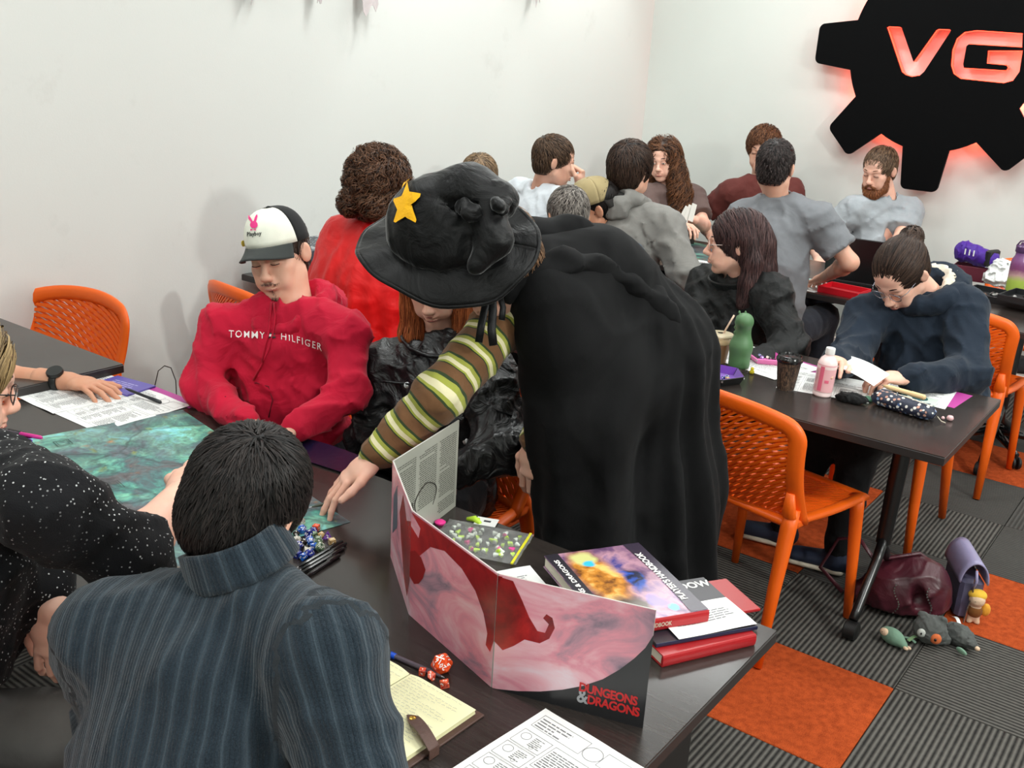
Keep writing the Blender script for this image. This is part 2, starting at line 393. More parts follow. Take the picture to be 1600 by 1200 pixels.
# ---------------------------------------------------------------- orange mesh chairs
t = NT('orange_plastic'); t.set(col=rgb(236, 98, 14), rough=.42, spec=.45); t.bump(t.noise(300, 2), .08, .001); M_och = t.m
def chair_proto():
    r = thing('mesh_chair', 'x', 'chair')
    def bw(t): return .212+.024*t
    def S(s_, t):                                  # back surface s -1..1, t 0..1
        x = s_*bw(t); return Vector((x, -.19-.085*t-.03*math.sin(t*math.pi*.5)+.055*s_*s_-.02*math.sin(math.pi*t), .44+.365*t-.012*s_*s_*t*1.5-.02*abs(s_)**3*t))
    # rim: U path with rounded top corners
    path = []; 
    for i in range(12): path.append((-1, i/11*.88))
    for j in range(1, 7): a = j/7*math.pi/2; path.append((-1+.17*(1-math.cos(a)), .88+.12*math.sin(a)))
    for i in range(0, 13): path.append((-.83+1.66*i/12, 1.0))
    for j in range(1, 7): a = (1-j/7)*math.pi/2; path.append((1-.17*(1-math.cos(a)), .88+.12*math.sin(a)))
    for i in range(12): path.append((1, .88*(1-i/11)))
    pts = [S(a, b) for a, b in path]; ups = []
    for a, b in path:
        e = .01; dx = S(a+e, b)-S(a-e, b); dz = S(a, b+e)-S(a, b-e); ups.append(dx.cross(dz).normalized())
    rim = MB().tube(pts, .023, 8, up=ups, flat=(.55, 1.25))
    rim.grid(lambda u, v: S(-1+2*u, .02+.07*v), 16, 2, .014)
    build(rim, 'back_frame', M_och, r, smooth=True)
    lat = MB(); inside = lambda a, b: abs(a) < .97 and .06 < b < .985 and not (abs(a) > .83 and b > .88 and ((abs(a)-.83)/.17)**2+((b-.88)/.12)**2 > .95)
    def strip(a0, b0, a1, b1, wid, dep, off):
        seg = []
        N = 26
        for i in range(N+1):
            a, b = a0+(a1-a0)*i/N, b0+(b1-b0)*i/N; b += .035*math.sin(a*2.2)*0
            if inside(a, b): seg.append((a, b))
            else:
                if len(seg) > 1: flush(seg, wid, dep, off)
                seg = []
        if len(seg) > 1: flush(seg, wid, dep, off)
    def flush(seg, wid, dep, off):
        pp, uu = [], []
        for a, b in seg:
            e = .01; n_ = ((S(a+e, b)-S(a-e, b)).cross(S(a, b+e)-S(a, b-e))).normalized(); pp.append(S(a, b)+n_*off); uu.append(n_)
        lat.tube(pp, 1, 4, up=uu, flat=(dep, wid))
    for i in range(-8, 24): strip(-1, i*.060-.12, 1, i*.060+.34, .0084, .0052, -.002)
    for i in range(-34, 26): strip(i*.085-1.6, -.02, i*.085+.55, 1.02, .0050, .0042, .004)
    build(lat, 'back_mesh', M_och, r)
    # seat
    def T(s_, t): return Vector((s_*(.215+.012*t), -.20+.42*t, .447+.006*math.cos(t*5)-.02*(1-s_*s_)*math.sin(math.pi*min(1, t))-.02*max(0, t-.85)*5*.5))
    sr = MB(); loop = [(-1, i/8) for i in range(9)]+[(-1+2*i/10, 1) for i in range(1, 11)]+[(1, 1-i/8) for i in range(1, 9)]+[(1-2*i/10, 0) for i in range(1, 10)]
    lp = [T(max(-.97, min(.97, a)), max(.02, min(.98, b))) for a, b in loop]; lp.append(lp[0])
    sr.tube(lp, .018, 8, up=[(0, 0, 1)]*len(lp), flat=(.8, 1.1), cap=False); build(sr, 'seat_frame', M_och, r, smooth=True)
    sl = MB()
    def sst(a0, b0, a1, b1, wid, off):
        seg = []
        for i in range(19):
            a, b = a0+(a1-a0)*i/18, b0+(b1-b0)*i/18
            if abs(a) < .98 and .02 < b < .98: seg.append(T(a, b)+Vector((0, 0, off)))
            elif len(seg) > 1: break
            else: seg = []
        if len(seg) > 1: sl.tube(seg, 1, 4, up=[(0, 0, 1)]*len(seg), flat=(.004, wid))
    for i in range(-6, 18): sst(-1, i*.072-.1, 1, i*.072+.3, .0068, 0)
    for i in range(-28, 14): sst(i*.095-1, 0, i*.095+1.1, 1, .004, .003)
    build(sl, 'seat_mesh', M_och, r)
    for sx in (-1, 1):
        build(MB().tube([(sx*.212, .185, .452), (sx*.216, .19, .40), (sx*.226, .205, .2), (sx*.236, .215, .004)], [.025, .0235, .019, .0145], 12, flat=(1, .85)), 'leg', M_och, r, smooth=True)
        build(MB().tube([(sx*.215, -.185, .50), (sx*.217, -.20, .44), (sx*.226, -.24, .25), (sx*.238, -.285, .004)], [.023, .026, .021, .015], 12, flat=(1, .85)), 'leg', M_och, r, smooth=True)
        # moulded fillet joining back leg, seat and back
        build(MB().tube([(sx*.212, -.12, .437), (sx*.214, -.175, .447), (sx*.215, -.205, .49), (sx*.216, -.215, .56)], [.012, .019, .02, .012], 10, flat=(.8, 1.2)), 'side_web', M_och, r, smooth=True)
    return r
CH = chair_proto()
CHG = None
def place(x, y, az, label, first=[1]):
    rz = -R(az)
    if first[0]:
        first[0] = 0; CH.location = (x, y, 0); CH.rotation_euler = (0, 0, rz); CH['label'] = label; CH['group'] = 'orange mesh chairs'; return CH
    return dup(CH, (x, y, 0), rz, label, 'orange mesh chairs')
place(-.53, .65, 13, 'empty orange mesh chair in the centre right, back to camera, beside the black cloak')
place(-.46, 1.60, 180, 'orange mesh chair under the woman in the navy hoodie')
place(-.375, 2.50, 4, 'orange mesh chair at the right edge with its back behind the navy hoodie sleeve')
place(-2.80, -.60, 166, 'empty orange mesh chair tucked at the far left table end by the wall')
place(-2.54, .42, 8, 'orange mesh chair by the left wall, top corner showing beside the white and black cap')
place(-1.92, -.28, 180, 'orange mesh chair under the man in the red hoodie')
place(-1.22, -.25, 176, 'orange mesh chair under the red-haired girl in the black jacket')
place(-1.25, 1.62, 196, 'orange mesh chair under the woman in glasses and black bomber jacket')
place(-.30, 3.55, 170, 'orange mesh chair by the back wall, behind the purple and green bottle')
place(-.48, -1.80, -8, 'orange mesh chair under the man in the ribbed navy jumper')
place(-1.12, -1.82, -5, 'orange mesh chair under the woman in the speckled black jumper')
# ---------------------------------------------------------------- implicit surfaces -> one continuous mesh
V3 = lambda *a: np.array(a if len(a) > 1 else a[0], dtype=np.float64)
def nrm(v): v = np.asarray(v, float); l = np.linalg.norm(v); return v/l if l > 1e-9 else v
class Fld:
    def __init__(s, lo, hi, h):
        s.h = h; s.lo = np.asarray(lo, float); s.n = np.maximum(((np.asarray(hi)-s.lo)/h).astype(int)+2, 4)
        s.D = np.full(s.n, .08, np.float32)
        s.ax = [(s.lo[i]+h*np.arange(s.n[i])).astype(np.float32) for i in range(3)]
    def sub(s, lo, hi, m):
        i0 = np.clip(((np.minimum(lo, hi)-m-s.lo)/s.h).astype(int), 0, s.n-1); i1 = np.clip(((np.maximum(lo, hi)+m-s.lo)/s.h).astype(int)+2, 1, s.n)
        sl = tuple(slice(a, b) for a, b in zip(i0, i1))
        return sl, s.ax[0][sl[0]][:, None, None], s.ax[1][sl[1]][None, :, None], s.ax[2][sl[2]][None, None, :]
    def comb(s, sl, d, k, op='add'):
        a = s.D[sl]
        if a.size == 0: return
        if op == 'add':
            if k > 0: h = np.maximum(k-np.abs(a-d), 0)/k; s.D[sl] = np.minimum(a, d)-h*h*k*.25
            else: s.D[sl] = np.minimum(a, d)
        else:
            d = -d
            if k > 0: h = np.maximum(k-np.abs(a-d), 0)/k; s.D[sl] = np.maximum(a, d)+h*h*k*.25
            else: s.D[sl] = np.maximum(a, d)
    def cone(s, a, b, ra, rb, k=.02, op='add'):
        a, b = np.asarray(a, float), np.asarray(b, float); m = max(ra, rb)+k+.03
        sl, X, Y, Z = s.sub(a, b, m); ba = (b-a).astype(np.float32); L = max(float(ba@ba), 1e-9)
        px, py, pz = X-np.float32(a[0]), Y-np.float32(a[1]), Z-np.float32(a[2])
        t = np.clip((px*ba[0]+py*ba[1]+pz*ba[2])/L, 0, 1)
        d = np.sqrt((px-t*ba[0])**2+(py-t*ba[1])**2+(pz-t*ba[2])**2)-(ra+(rb-ra)*t); s.comb(sl, d, k, op)
    def econe(s, a, b, ra, rb, side, k=.03, op='add'):
        # elliptical-section limb: ra=(along side, other), end caps rounded
        a, b = np.asarray(a, float), np.asarray(b, float); ax = nrm(b-a); u = nrm(np.asarray(side, float)-ax*np.dot(side, ax)); w_ = np.cross(ax, u)
        m = max(*ra, *rb)+k+.03; sl, X, Y, Z = s.sub(a, b, m); ba = b-a; L = max(float(ba@ba), 1e-9)
        px, py, pz = X-np.float32(a[0]), Y-np.float32(a[1]), Z-np.float32(a[2])
        t = np.clip((px*ba[0]+py*ba[1]+pz*ba[2])/L, 0, 1).astype(np.float32)
        qx, qy, qz = px-t*ba[0].astype(np.float32), py-t*np.float32(ba[1]), pz-t*np.float32(ba[2])
        f = lambda v: (qx*np.float32(v[0])+qy*np.float32(v[1])+qz*np.float32(v[2]))
        cu, cw, ca = f(u), f(w_), f(ax); ru = ra[0]+(rb[0]-ra[0])*t; rw = ra[1]+(rb[1]-ra[1])*t; rs = np.minimum(ru, rw)
        k0 = np.sqrt((cu/ru)**2+(cw/rw)**2+(ca/rs)**2)+1e-6; k1 = np.sqrt((cu/ru**2)**2+(cw/rw**2)**2+(ca/rs**2)**2)+1e-6
        s.comb(sl, k0*(k0-1)/k1, k, op)
    def ell(s, c, r, M=None, k=.02, op='add'):
        c = np.asarray(c, float); m = max(r)+k+.03; sl, X, Y, Z = s.sub(c, c, m); px, py, pz = X-np.float32(c[0]), Y-np.float32(c[1]), Z-np.float32(c[2])
        if M is None: q = (px, py, pz)
        else: q = [px*np.float32(M[i][0])+py*np.float32(M[i][1])+pz*np.float32(M[i][2]) for i in range(3)]
        k0 = np.sqrt((q[0]/r[0])**2+(q[1]/r[1])**2+(q[2]/r[2])**2)+1e-6
        k1 = np.sqrt((q[0]/r[0]**2)**2+(q[1]/r[1]**2)**2+(q[2]/r[2]**2)**2)+1e-6; s.comb(sl, k0*(k0-1)/k1, k, op)
    def plane(s, p, n, k=.005):       # cut away the side n points to
        n = nrm(n); d = (s.ax[0][:, None, None]-p[0])*n[0]+(s.ax[1][None, :, None]-p[1])*n[1]+(s.ax[2][None, None, :]-p[2])*n[2]
        d = d.astype(np.float32); h = np.maximum(k-np.abs(s.D-d), 0)/k; s.D = np.maximum(s.D, d)+h*h*k*.25
    def wrinkle(s, amp, freq, seed=0, octs=2, aniso=(1, 1, 1)):
        rs = np.random.RandomState(seed); X, Y, Z = s.ax[0][:, None, None], s.ax[1][None, :, None], s.ax[2][None, None, :]
        near = np.abs(s.D) < .03
        if not near.any(): return
        I = np.nonzero(near); x, y, z = s.ax[0][I[0]], s.ax[1][I[1]], s.ax[2][I[2]]; v = np.zeros_like(x)
        for o in range(octs):
            f = freq*(1.8**o); acc = np.zeros_like(x)
            for _ in range(3):
                d = rs.normal(size=3)*aniso; d = d/np.linalg.norm(d)*f*2*math.pi; e = rs.normal(size=3); e = e/np.linalg.norm(e)*f*math.pi*.9
                acc += np.sin(d[0]*x+d[1]*y+d[2]*z+rs.rand()*6.28+1.6*np.sin(e[0]*x+e[1]*y+e[2]*z+rs.rand()*6.28))
            v += np.clip(1-np.abs(acc)/1.1, 0, 1)**1.5*(.6**o)-.35*np.clip(np.abs(acc+.9)/1.6, 0, 1)*(.5**o)
        s.D[I] -= (amp*1.15*v).astype(np.float32)
    def fold(s, p0, p1, depth, wid):   # groove between two points
        s.cone(p0, p1, wid, wid*.7, wid*1.0, 'sub') if depth > 0 else None
    def samp(s, p):
        q = (p-s.lo)/s.h; i = np.clip(np.floor(q).astype(int), 0, s.n-2); f = np.clip(q-i, 0, 1); D = s.D; r = 0
        for dx in (0, 1):
            for dy in (0, 1):
                for dz in (0, 1):
                    r = r+D[i[:, 0]+dx, i[:, 1]+dy, i[:, 2]+dz]*(f[:, 0] if dx else 1-f[:, 0])*(f[:, 1] if dy else 1-f[:, 1])*(f[:, 2] if dz else 1-f[:, 2])
        return r
    def grad(s, p):
        e = s.h; g = np.stack([s.samp(p+np.eye(3)[i]*e)-s.samp(p-np.eye(3)[i]*e) for i in range(3)], 1)
        return g/np.maximum(np.linalg.norm(g, axis=1, keepdims=True), 1e-9)
    def mesh(s):
        # naive surface nets, vectorised
        D = s.D.copy(); big = np.float32(.05)
        D[0] = D[-1] = big; D[:, 0] = D[:, -1] = big; D[:, :, 0] = D[:, :, -1] = big
        ins = D < 0; c = ins[:-1, :-1, :-1].astype(np.int8)
        for dx, dy, dz in ((1, 0, 0), (0, 1, 0), (0, 0, 1), (1, 1, 0), (1, 0, 1), (0, 1, 1), (1, 1, 1)):
            c = c+ins[dx:D.shape[0]-1+dx, dy:D.shape[1]-1+dy, dz:D.shape[2]-1+dz]
        act = (c > 0) & (c < 8); I = np.argwhere(act); idx = np.full(act.shape, -1, np.int64); idx[act] = np.arange(len(I))
        acc = np.zeros((len(I), 3)); cnt = np.zeros(len(I)); cor = [(a, b, d) for a in (0, 1) for b in (0, 1) for d in (0, 1)]
        for a in cor:
            for ax in range(3):
                if a[ax]: continue
                b = list(a); b[ax] = 1; da = D[I[:, 0]+a[0], I[:, 1]+a[1], I[:, 2]+a[2]]; db = D[I[:, 0]+b[0], I[:, 1]+b[1], I[:, 2]+b[2]]
                cr = (da < 0) != (db < 0); t = np.where(cr, da/np.where(cr, da-db, 1), 0); p = np.tile(np.array(a, float), (len(I), 1)); p[:, ax] += t
                acc += p*cr[:, None]; cnt += cr
        vs = s.lo+(I+acc/np.maximum(cnt, 1)[:, None])*s.h; F_ = []
        for ax in range(3):
            o1, o2 = (ax+1) % 3, (ax+2) % 3; sa = [slice(None)]*3; sb = [slice(None)]*3; sa[ax] = slice(0, -1); sb[ax] = slice(1, None)
            A, B = ins[tuple(sa)], ins[tuple(sb)]; E = np.argwhere(A != B)
            ok = (E[:, o1] > 0) & (E[:, o2] > 0) & (E[:, o1] < D.shape[o1]-1) & (E[:, o2] < D.shape[o2]-1); E = E[ok]
            if not len(E): continue
            up = A[E[:, 0], E[:, 1], E[:, 2]]
            def g(d1, d2): q = E.copy(); q[:, o1] -= d1; q[:, o2] -= d2; return idx[q[:, 0], q[:, 1], q[:, 2]]
            q = np.stack([g(1, 1), g(0, 1), g(0, 0), g(1, 0)], 1); q[~up] = q[~up][:, ::-1]; F_.append(q)
        return vs, (np.concatenate(F_) if F_ else np.zeros((0, 4), int))
def np_mesh(name, vs, fs, mats, smooth=True, attrs=None, fmat=None):
    me = bpy.data.meshes.new(name); me.vertices.add(len(vs)); me.vertices.foreach_set('co', np.asarray(vs, np.float32).ravel())
    fs = np.asarray(fs); k = fs.shape[1]; me.loops.add(fs.size); me.loops.foreach_set('vertex_index', fs.ravel().astype(np.int32))
    me.polygons.add(len(fs)); me.polygons.foreach_set('loop_start', np.arange(0, fs.size, k, dtype=np.int32)); me.polygons.foreach_set('loop_total', np.full(len(fs), k, np.int32))
    for m in (mats if isinstance(mats, (list, tuple)) else [mats]): me.materials.append(m)
    if fmat is not None: me.polygons.foreach_set('material_index', np.asarray(fmat, np.int32))
    me.update(calc_edges=True); me.validate()
    if smooth: me.shade_smooth()
    for n, a in (attrs or {}).items(): at = me.attributes.new(n, 'FLOAT', 'POINT'); at.data.foreach_set('value', np.asarray(a, np.float32))
    return me
def join_np(parts):
    vs, fs, o = [], [], 0
    for v, f in parts: vs.append(v); fs.append(np.asarray(f)+o); o += len(v)
    return np.concatenate(vs), np.concatenate(fs)
def frame(fwd, up=(0, 0, 1), roll=0.0):
    # rows: right, forward, up
    f = nrm(fwd); r = nrm(np.cross(f, up)); u = np.cross(r, f)
    c, s_ = math.cos(roll), math.sin(roll); return np.array([c*r-s_*u, f, s_*r+c*u])
def adir(a, p=0.0): return np.array([math.sin(R(a))*math.cos(R(p)), math.cos(R(a))*math.cos(R(p)), math.sin(R(p))])

# ---------------------------------------------------------------- strands (hair, stubble)
def strands(fld, roots, dirfn, length, seg, width, off=.002, curl=0.0, curlf=60.0, jitter=.25, seed=0, lift=0.0, stiff=.0):
    rs = np.random.RandomState(seed); p = roots.copy(); n = len(p); g = fld.grad(p); p = p+g*off; lens = length*(.65+.6*rs.rand(n)); step = lens/seg
    d = dirfn(p, g); d = d+rs.normal(size=d.shape)*jitter*np.linalg.norm(d, axis=1, keepdims=True)/1.7; d = d-g*(d*g).sum(1, keepdims=True); d = d/np.maximum(np.linalg.norm(d, axis=1, keepdims=True), 1e-9)
    path = [p.copy()]; nor = [g.copy()]; ph = rs.rand(n)*6.28; cf = curlf*(.8+.4*rs.rand(n)); bias = rs.normal(size=(n, 3))*jitter*.6; offs = off+rs.rand(n)*off*1.6
    for i in range(seg):
        dn = dirfn(p, g)+bias; dn = dn-g*(dn*g).sum(1, keepdims=True)*(1-stiff); dn = dn/np.maximum(np.linalg.norm(dn, axis=1, keepdims=True), 1e-9); d = nrmr(.5*d+.5*dn)
        p = p+d*step[:, None]; sd = fld.samp(p); g = fld.grad(p); p = p-g*((sd-offs-lift*(i+1)/seg)*np.where(sd < .03, .9, 0))[:, None]
        q = p
        if curl > 0:
            b = np.cross(d, g); a = ph+cf*step*(i+1); q = p+b*(curl*np.sin(a))[:, None]+g*(curl*.7*(1+np.cos(a)))[:, None]
        path.append(q.copy()); nor.append(g.copy())
    A = np.stack(path, 1); N = np.stack(nor, 1); T = np.gradient(A, axis=1); S_ = np.cross(T, N); S_ = S_/np.maximum(np.linalg.norm(S_, axis=2, keepdims=True), 1e-9)
    wd = width*(.6+.8*rs.rand(n))[:, None]*np.linspace(1, .15, seg+1)[None]**.7; hgt = wd*.45
    L = A-S_*wd[..., None]*.5; Rr = A+S_*wd[..., None]*.5; C = A+N*hgt[..., None]
    vs = np.stack([L, C, Rr], 2).reshape(-1, 3); W = (seg+1)*3; b0 = (np.arange(n)*W)[:, None, None]+(np.arange(seg)*3)[None, :, None]+np.array([0, 1])[None, None]
    f = np.stack([b0, b0+1, b0+4, b0+3], -1).reshape(-1, 4); tone = np.repeat(rs.rand(n), W); return vs, f, tone
def nrmr(a): return a/np.maximum(np.linalg.norm(a, axis=1, keepdims=True), 1e-9)
def hair_mat(name, c0, c1, rough=.42, spec=.2):
    if name in _mc: return _mc[name]
    t = NT(name); t.set(col=t.ramp(t.attr('tone'), [(.1, c0), (.9, c1)]), rough=rough, spec=spec); t.bump(t.noise(350, 2), .2, .001); _mc[name] = t.m; return t.m
def skin_mat(name, c, red=.0):
    if name in _mc: return _mc[name]
    t = NT(name); a = (c[0], c[1]*.90, c[2]*.86); b = (min(1, c[0]*1.04), c[1]*1.04, c[2]*1.04)
    t.set(col=t.ramp(t.noise(22, 4), [(.35, a), (.7, b)]), rough=.48, spec=.35, sss=.12)
    t.b.inputs['Subsurface Radius'].default_value = (.012, .004, .002); t.b.inputs['Subsurface Scale'].default_value = .6
    t.bump(t.noise(420, 3), .12, .0008); _mc[name] = t.m; return t.m
M_lip = {}
M_eye = mat('eye_white', rgb(205, 198, 192), .2); M_iris = mat('eye_dark', rgb(30, 22, 18), .15); M_lash = mat('lash_dark', rgb(32, 24, 20), .7)
# ---------------------------------------------------------------- heads
def head_field(Fm, c, s, h=.0035, beard=False, female=False, nose=1.0):
    # Fm rows right/forward/up; returns a field in the world, features scaled by s
    W = lambda x, y, z: c+s*(Fm[0]*x+Fm[1]*y+Fm[2]*z)
    f = Fld(c-.165*s, c+.165*s, h*s); E = lambda p, r, k, op='add': f.ell(W(*p), tuple(q*s for q in r), Fm, k*s, op); C = lambda a, b, ra, rb, k, op='add': f.cone(W(*a), W(*b), ra*s, rb*s, k*s, op)
    j = .9 if female else 1.0
    E((0, -.014, .034), (.074, .095, .084), .02); E((0, .028, -.028), (.0605*j, .062, .088), .03)
    E((0, .058, .045), (.052, .032, .04), .03)
    for q in (-1, 1):
        C((q*.05*j, .005, -.06), (q*.018*j, .066, -.1), .021, .015, .03); E((q*.043, .06, -.026), (.021, .022, .022), .022)
        C((q*.008, .089, .017), (q*.043, .078, .02), .009, .008, .018)
        E((q*.031, .099, -.003), (.019, .014, .0135), .014, 'sub')
        E((q*.031, .0795, -.002), (.0175, .0125, .0135), .006)
        E((q*.010, .104, -.042), (.0085, .011, .0085), .007)
        E((q*.036, .07, -.062), (.02, .02, .024), .022)
    E((0, .070, -.103), (.021 if not female else .017, .018, .016), .02)
    C((0, .088, .012), (0, .111*nose, -.034), .0075, .0105, .013); E((0, .113*nose, -.038), (.0105, .011, .0095), .007)
    E((0, .084, -.066), (.026, .018, .02), .015)
    E((0, .1, -.0645), (.021, .0065, .0052), .005); E((0, .0985, -.0755), (.0185, .008, .0065), .006); C((-.023, .098, -.0698), (.023, .098, -.0698), .0022, .0022, .005, 'sub')
    E((0, .098, -.089), (.016, .008, .006), .01, 'sub')
    for q in (-1, 1):                                          # ears
        A = W(q*.073, -.008, .012); 
        f.ell(W(q*.081, -.014, -.006), (.0085*s, .019*s, .031*s), frame(Fm[1]+Fm[0]*q*-.55, Fm[2]+Fm[1]*.15), .006*s)
        f.ell(W(q*.0905, -.006, -.003), (.006*s, .010*s, .017*s), frame(Fm[1]+Fm[0]*q*-.55, Fm[2]), .005*s, 'sub')
    return f, W
SK = {}
def person(name_label, H, face, N, spec, group=None):
    """H head centre, face=(azimuth, pitch, roll), N neck base; spec holds joints and clothes"""
    s = spec.get('hs', 1.0); H = np.asarray(H, float); N = np.asarray(N, float)
    Fm = frame(adir(face[0], face[1]), roll=R(face[2])); skin = spec['skin']; base = (float(spec['pel'][0]), float(spec['pel'][1]), 0.0)
    hf, W = head_field(Fm, H, s, spec.get('hh', .0038), female=spec.get('female', False), nose=spec.get('nose', 1.0))
    hf.cone(W(0, -.028, -.045), N+(W(0, -.028, -.045)-N)*.0, .052*s*spec.get('neckw', 1), .056*s*spec.get('neckw', 1), .03*s)
    parts = [hf.mesh()]
    J = {k: np.asarray(v, float) for k, v in spec.items() if k in ('pel', 'che', 'wai', 'shL', 'shR', 'elL', 'elR', 'wrL', 'wrR', 'knL', 'knR', 'anL', 'anR')}
    pel = J['pel']; che = J.get('che', None); side = nrm(J['shR']-J['shL'])
    if che is None: che = (J['shL']+J['shR'])/2*.55+N*.1+pel*.35
    wai = J.get('wai', pel*.55+che*.45)
    B = spec.get('bulk', 1.0); hw = np.linalg.norm(J['shR']-J['shL'])/2
    hip = .085*B
    def torso(f, t, k=.05, lower=True):
        fwd = nrm(np.cross(che-pel, side))
        f.econe(che+(N-che)*.35, che-(che-wai)*.35, (hw*.83+t, .105*B+t), (hw*.78*B**.5+t, .115*B+t), side, k)
        f.econe(che-(che-wai)*.3, wai, (hw*.76*B**.5+t, .112*B+t), (.135*B+t, .11*B+t), side, k)
        if lower: f.econe(wai, pel, (.138*B+t, .11*B+t), (.16*B+t, .12*B+t), side, k)
        for q in ('L', 'R'):
            f.cone(N+(J['sh'+q]-N)*.12-np.array([0, 0, .01]), J['sh'+q], .05*B**.5+t, .052*B**.5+t, k)
            if spec.get('bust'): f.ell(che+fwd*(.085*B+t)+side*(.07 if q == 'R' else -.07)-nrm(N-pel)*.02, (.062+t*.5, .055, .06), None, .05)
    def arm(f, q, t, to=1.0, k=.03, fore=1.0):
        a, b, c_ = J['sh'+q], J['el'+q], J['wr'+q]
        f.cone(a, b, .052*B**.5+t, .042*B**.5+t, k)
        if to > 0: e = b+(c_-b)*to; f.cone(b, e, .041*B**.5+t, (.041+(.027-.041)*to)*B**.5+t*fore, k)
    def legs(f, t, k=.04, shin=1.0):
        for q in ('L', 'R'):
            if 'kn'+q not in J: continue
            hj = pel+side*(.085 if q == 'R' else -.085)+np.array([0, 0, -.01]); f.cone(hj, J['kn'+q], .082*B+t, .058*B+t, k)
            if shin: f.cone(J['kn'+q], J['an'+q], .056*B+t, .038+t, .03)
    allp = np.array([pel, che, N]+[J[k] for k in J if k[:2] in ('sh', 'el', 'wr')])
    lp = np.array([pel]+[J[k] for k in J if k[:2] in ('kn', 'an')]); lo, hi = allp.min(0)-.2, allp.max(0)+.2
    # inner body
    bh = spec.get('bh', .018); full = np.concatenate([allp, lp]); f = Fld(full.min(0)-.17, full.max(0)+.17, bh)
    torso(f, -.018, .03); legs(f, -.02); f.cone(N, W(0, -.025, -.05), .052*s, .048*s, .03)
    slv = spec.get('sleeve', 'long')
    for q in 'LR': arm(f, q, -.016)
    parts.append(f.mesh())
    if 'extra_skin' in spec: spec['extra_skin'](parts, J, locals())
    for q in 'LR':
        if spec.get('hand'+q) is False: continue
        if slv == 'short' or spec.get('bare'+q):
            g = Fld(np.minimum(J['el'+q], J['wr'+q])-.14, np.maximum(J['el'+q], J['wr'+q])+.14, .008)
            g.cone(J['sh'+q]*.35+J['el'+q]*.65, J['el'+q], .041*B**.5, .037*B**.5, .02); mid = J['el'+q]*.7+J['wr'+q]*.3
            g.cone(J['el'+q], mid, .038*B**.5, .039*B**.5, .02); g.cone(mid, J['wr'+q], .039*B**.5, .026, .02); parts.append(g.mesh())
        hd = spec.get('hd'+q); hn = spec.get('hn'+q)
        if hd is None: hd = nrm(J['wr'+q]-J['el'+q])
        if hn is None: hn = (0, 0, -1)
        parts.append(hand(J['wr'+q], hd, hn, q, J['el'+q], spec.get('curl'+q, .5), spec.get('hsz', 1.0), spec.get('hres', .0042), spec.get('spread'+q, .10), spec.get('thumb'+q, .5)))
    vs, fs = join_np(parts); root = link('person', np_mesh('person', vs, fs, skin), None, base, name_label, 'person', group)
    L = lambda nm, v, f_, m, parent=root, **kw: link(nm, np_mesh(nm, v, f_, m, attrs=kw.pop('attrs', None)), parent, base, **kw)
    # face pieces
    eo = spec.get('eyes', 'down')
    if eo:
        for q in (-1, 1):
            mb = MB(); open_ = .35 if eo == 'down' else .8
            cc = W(q*.031, .0825, -.004)
            mb2 = MB(); mb2.lathe([(0, .0098), (.005, .0085), (.0085, .005), (.0098, 0), (.0085, -.005), (0, -.0098)], 12, cc, Matrix(Fm).transposed().to_3x3(), cap=False)
            pts = []
            for i in range(9):
                a = -1+i/4; pts.append(W(q*.031+a*.0145, .0935-.006*a*a, -.0055+.0035*(1-a*a)*(1 if eo != 'down' else -.4)))
            if eo == 'open':
                e = MB(); n_ = 8
                up = [W(q*.031+(-1+2*i/n_)*.0125, .0955-.005*(-1+2*i/n_)**2, -.004+.0045*(1-(-1+2*i/n_)**2)) for i in range(n_+1)]
                dn = [W(q*.031+(-1+2*i/n_)*.0125, .0950-.005*(-1+2*i/n_)**2, -.004-.0035*(1-(-1+2*i/n_)**2)) for i in range(n_+1)]
                e.add(up+dn, [(i, i+1, n_+2+i, n_+1+i) for i in range(n_)]); eb = build(e, 'eye', M_eye, root, base, smooth=True)
                ir = MB(); ir.lathe([(.0044, 0), (.0040, .0012), (0, .0014)], 12, W(q*.031, .0958, -.0035), Matrix(np.array([Fm[0], Fm[2], Fm[1]]).T).to_3x3(), cap=False); build(ir, 'iris', M_iris, eb, base)
            e = MB(); e.tube([tuple(p) for p in pts], [.0012*s]*9, 5); build(e, 'eyelash', M_lash, root, base)
            e = MB(); bp = [W(q*(.012+.038*i/6), .0965-.015*(i/6)**1.6, .0225+.006*math.sin(i/6*2.4)) for i in range(7)]
            e.tube([tuple(p) for p in bp], [.0020*s, .0032*s, .0036*s, .0034*s, .003*s, .0024*s, .001*s], 6, flat=(1, .5), up=tuple(Fm[2]))
            build(e, 'eyebrow', spec.get('brow', M_lash), root, base)
        e = MB()
        for zz, ry, n_ in ((-.0648, .0036, 9), (-.0752, .0042, 9)):
            pp = [tuple(W((-1+2*i/8)*.021, .1028+.0012-.010*(-1+2*i/8)**2, zz+(.0015 if zz > -.07 else -.001)*(1-(-1+2*i/8)**2))) for i in range(9)]
            e.tube(pp, [ry*s*(1-.75*abs(-1+2*i/8)**2) for i in range(9)], 6)
        kk = tuple(skin.name); lipm = mat('lips_'+skin.name, spec.get('lip', rgb(178, 112, 100)), .45); build(e, 'lips', lipm, root, base, smooth=True)
    # garments
    th = spec.get('thick', .014); ch_ = spec.get('ch', .011)
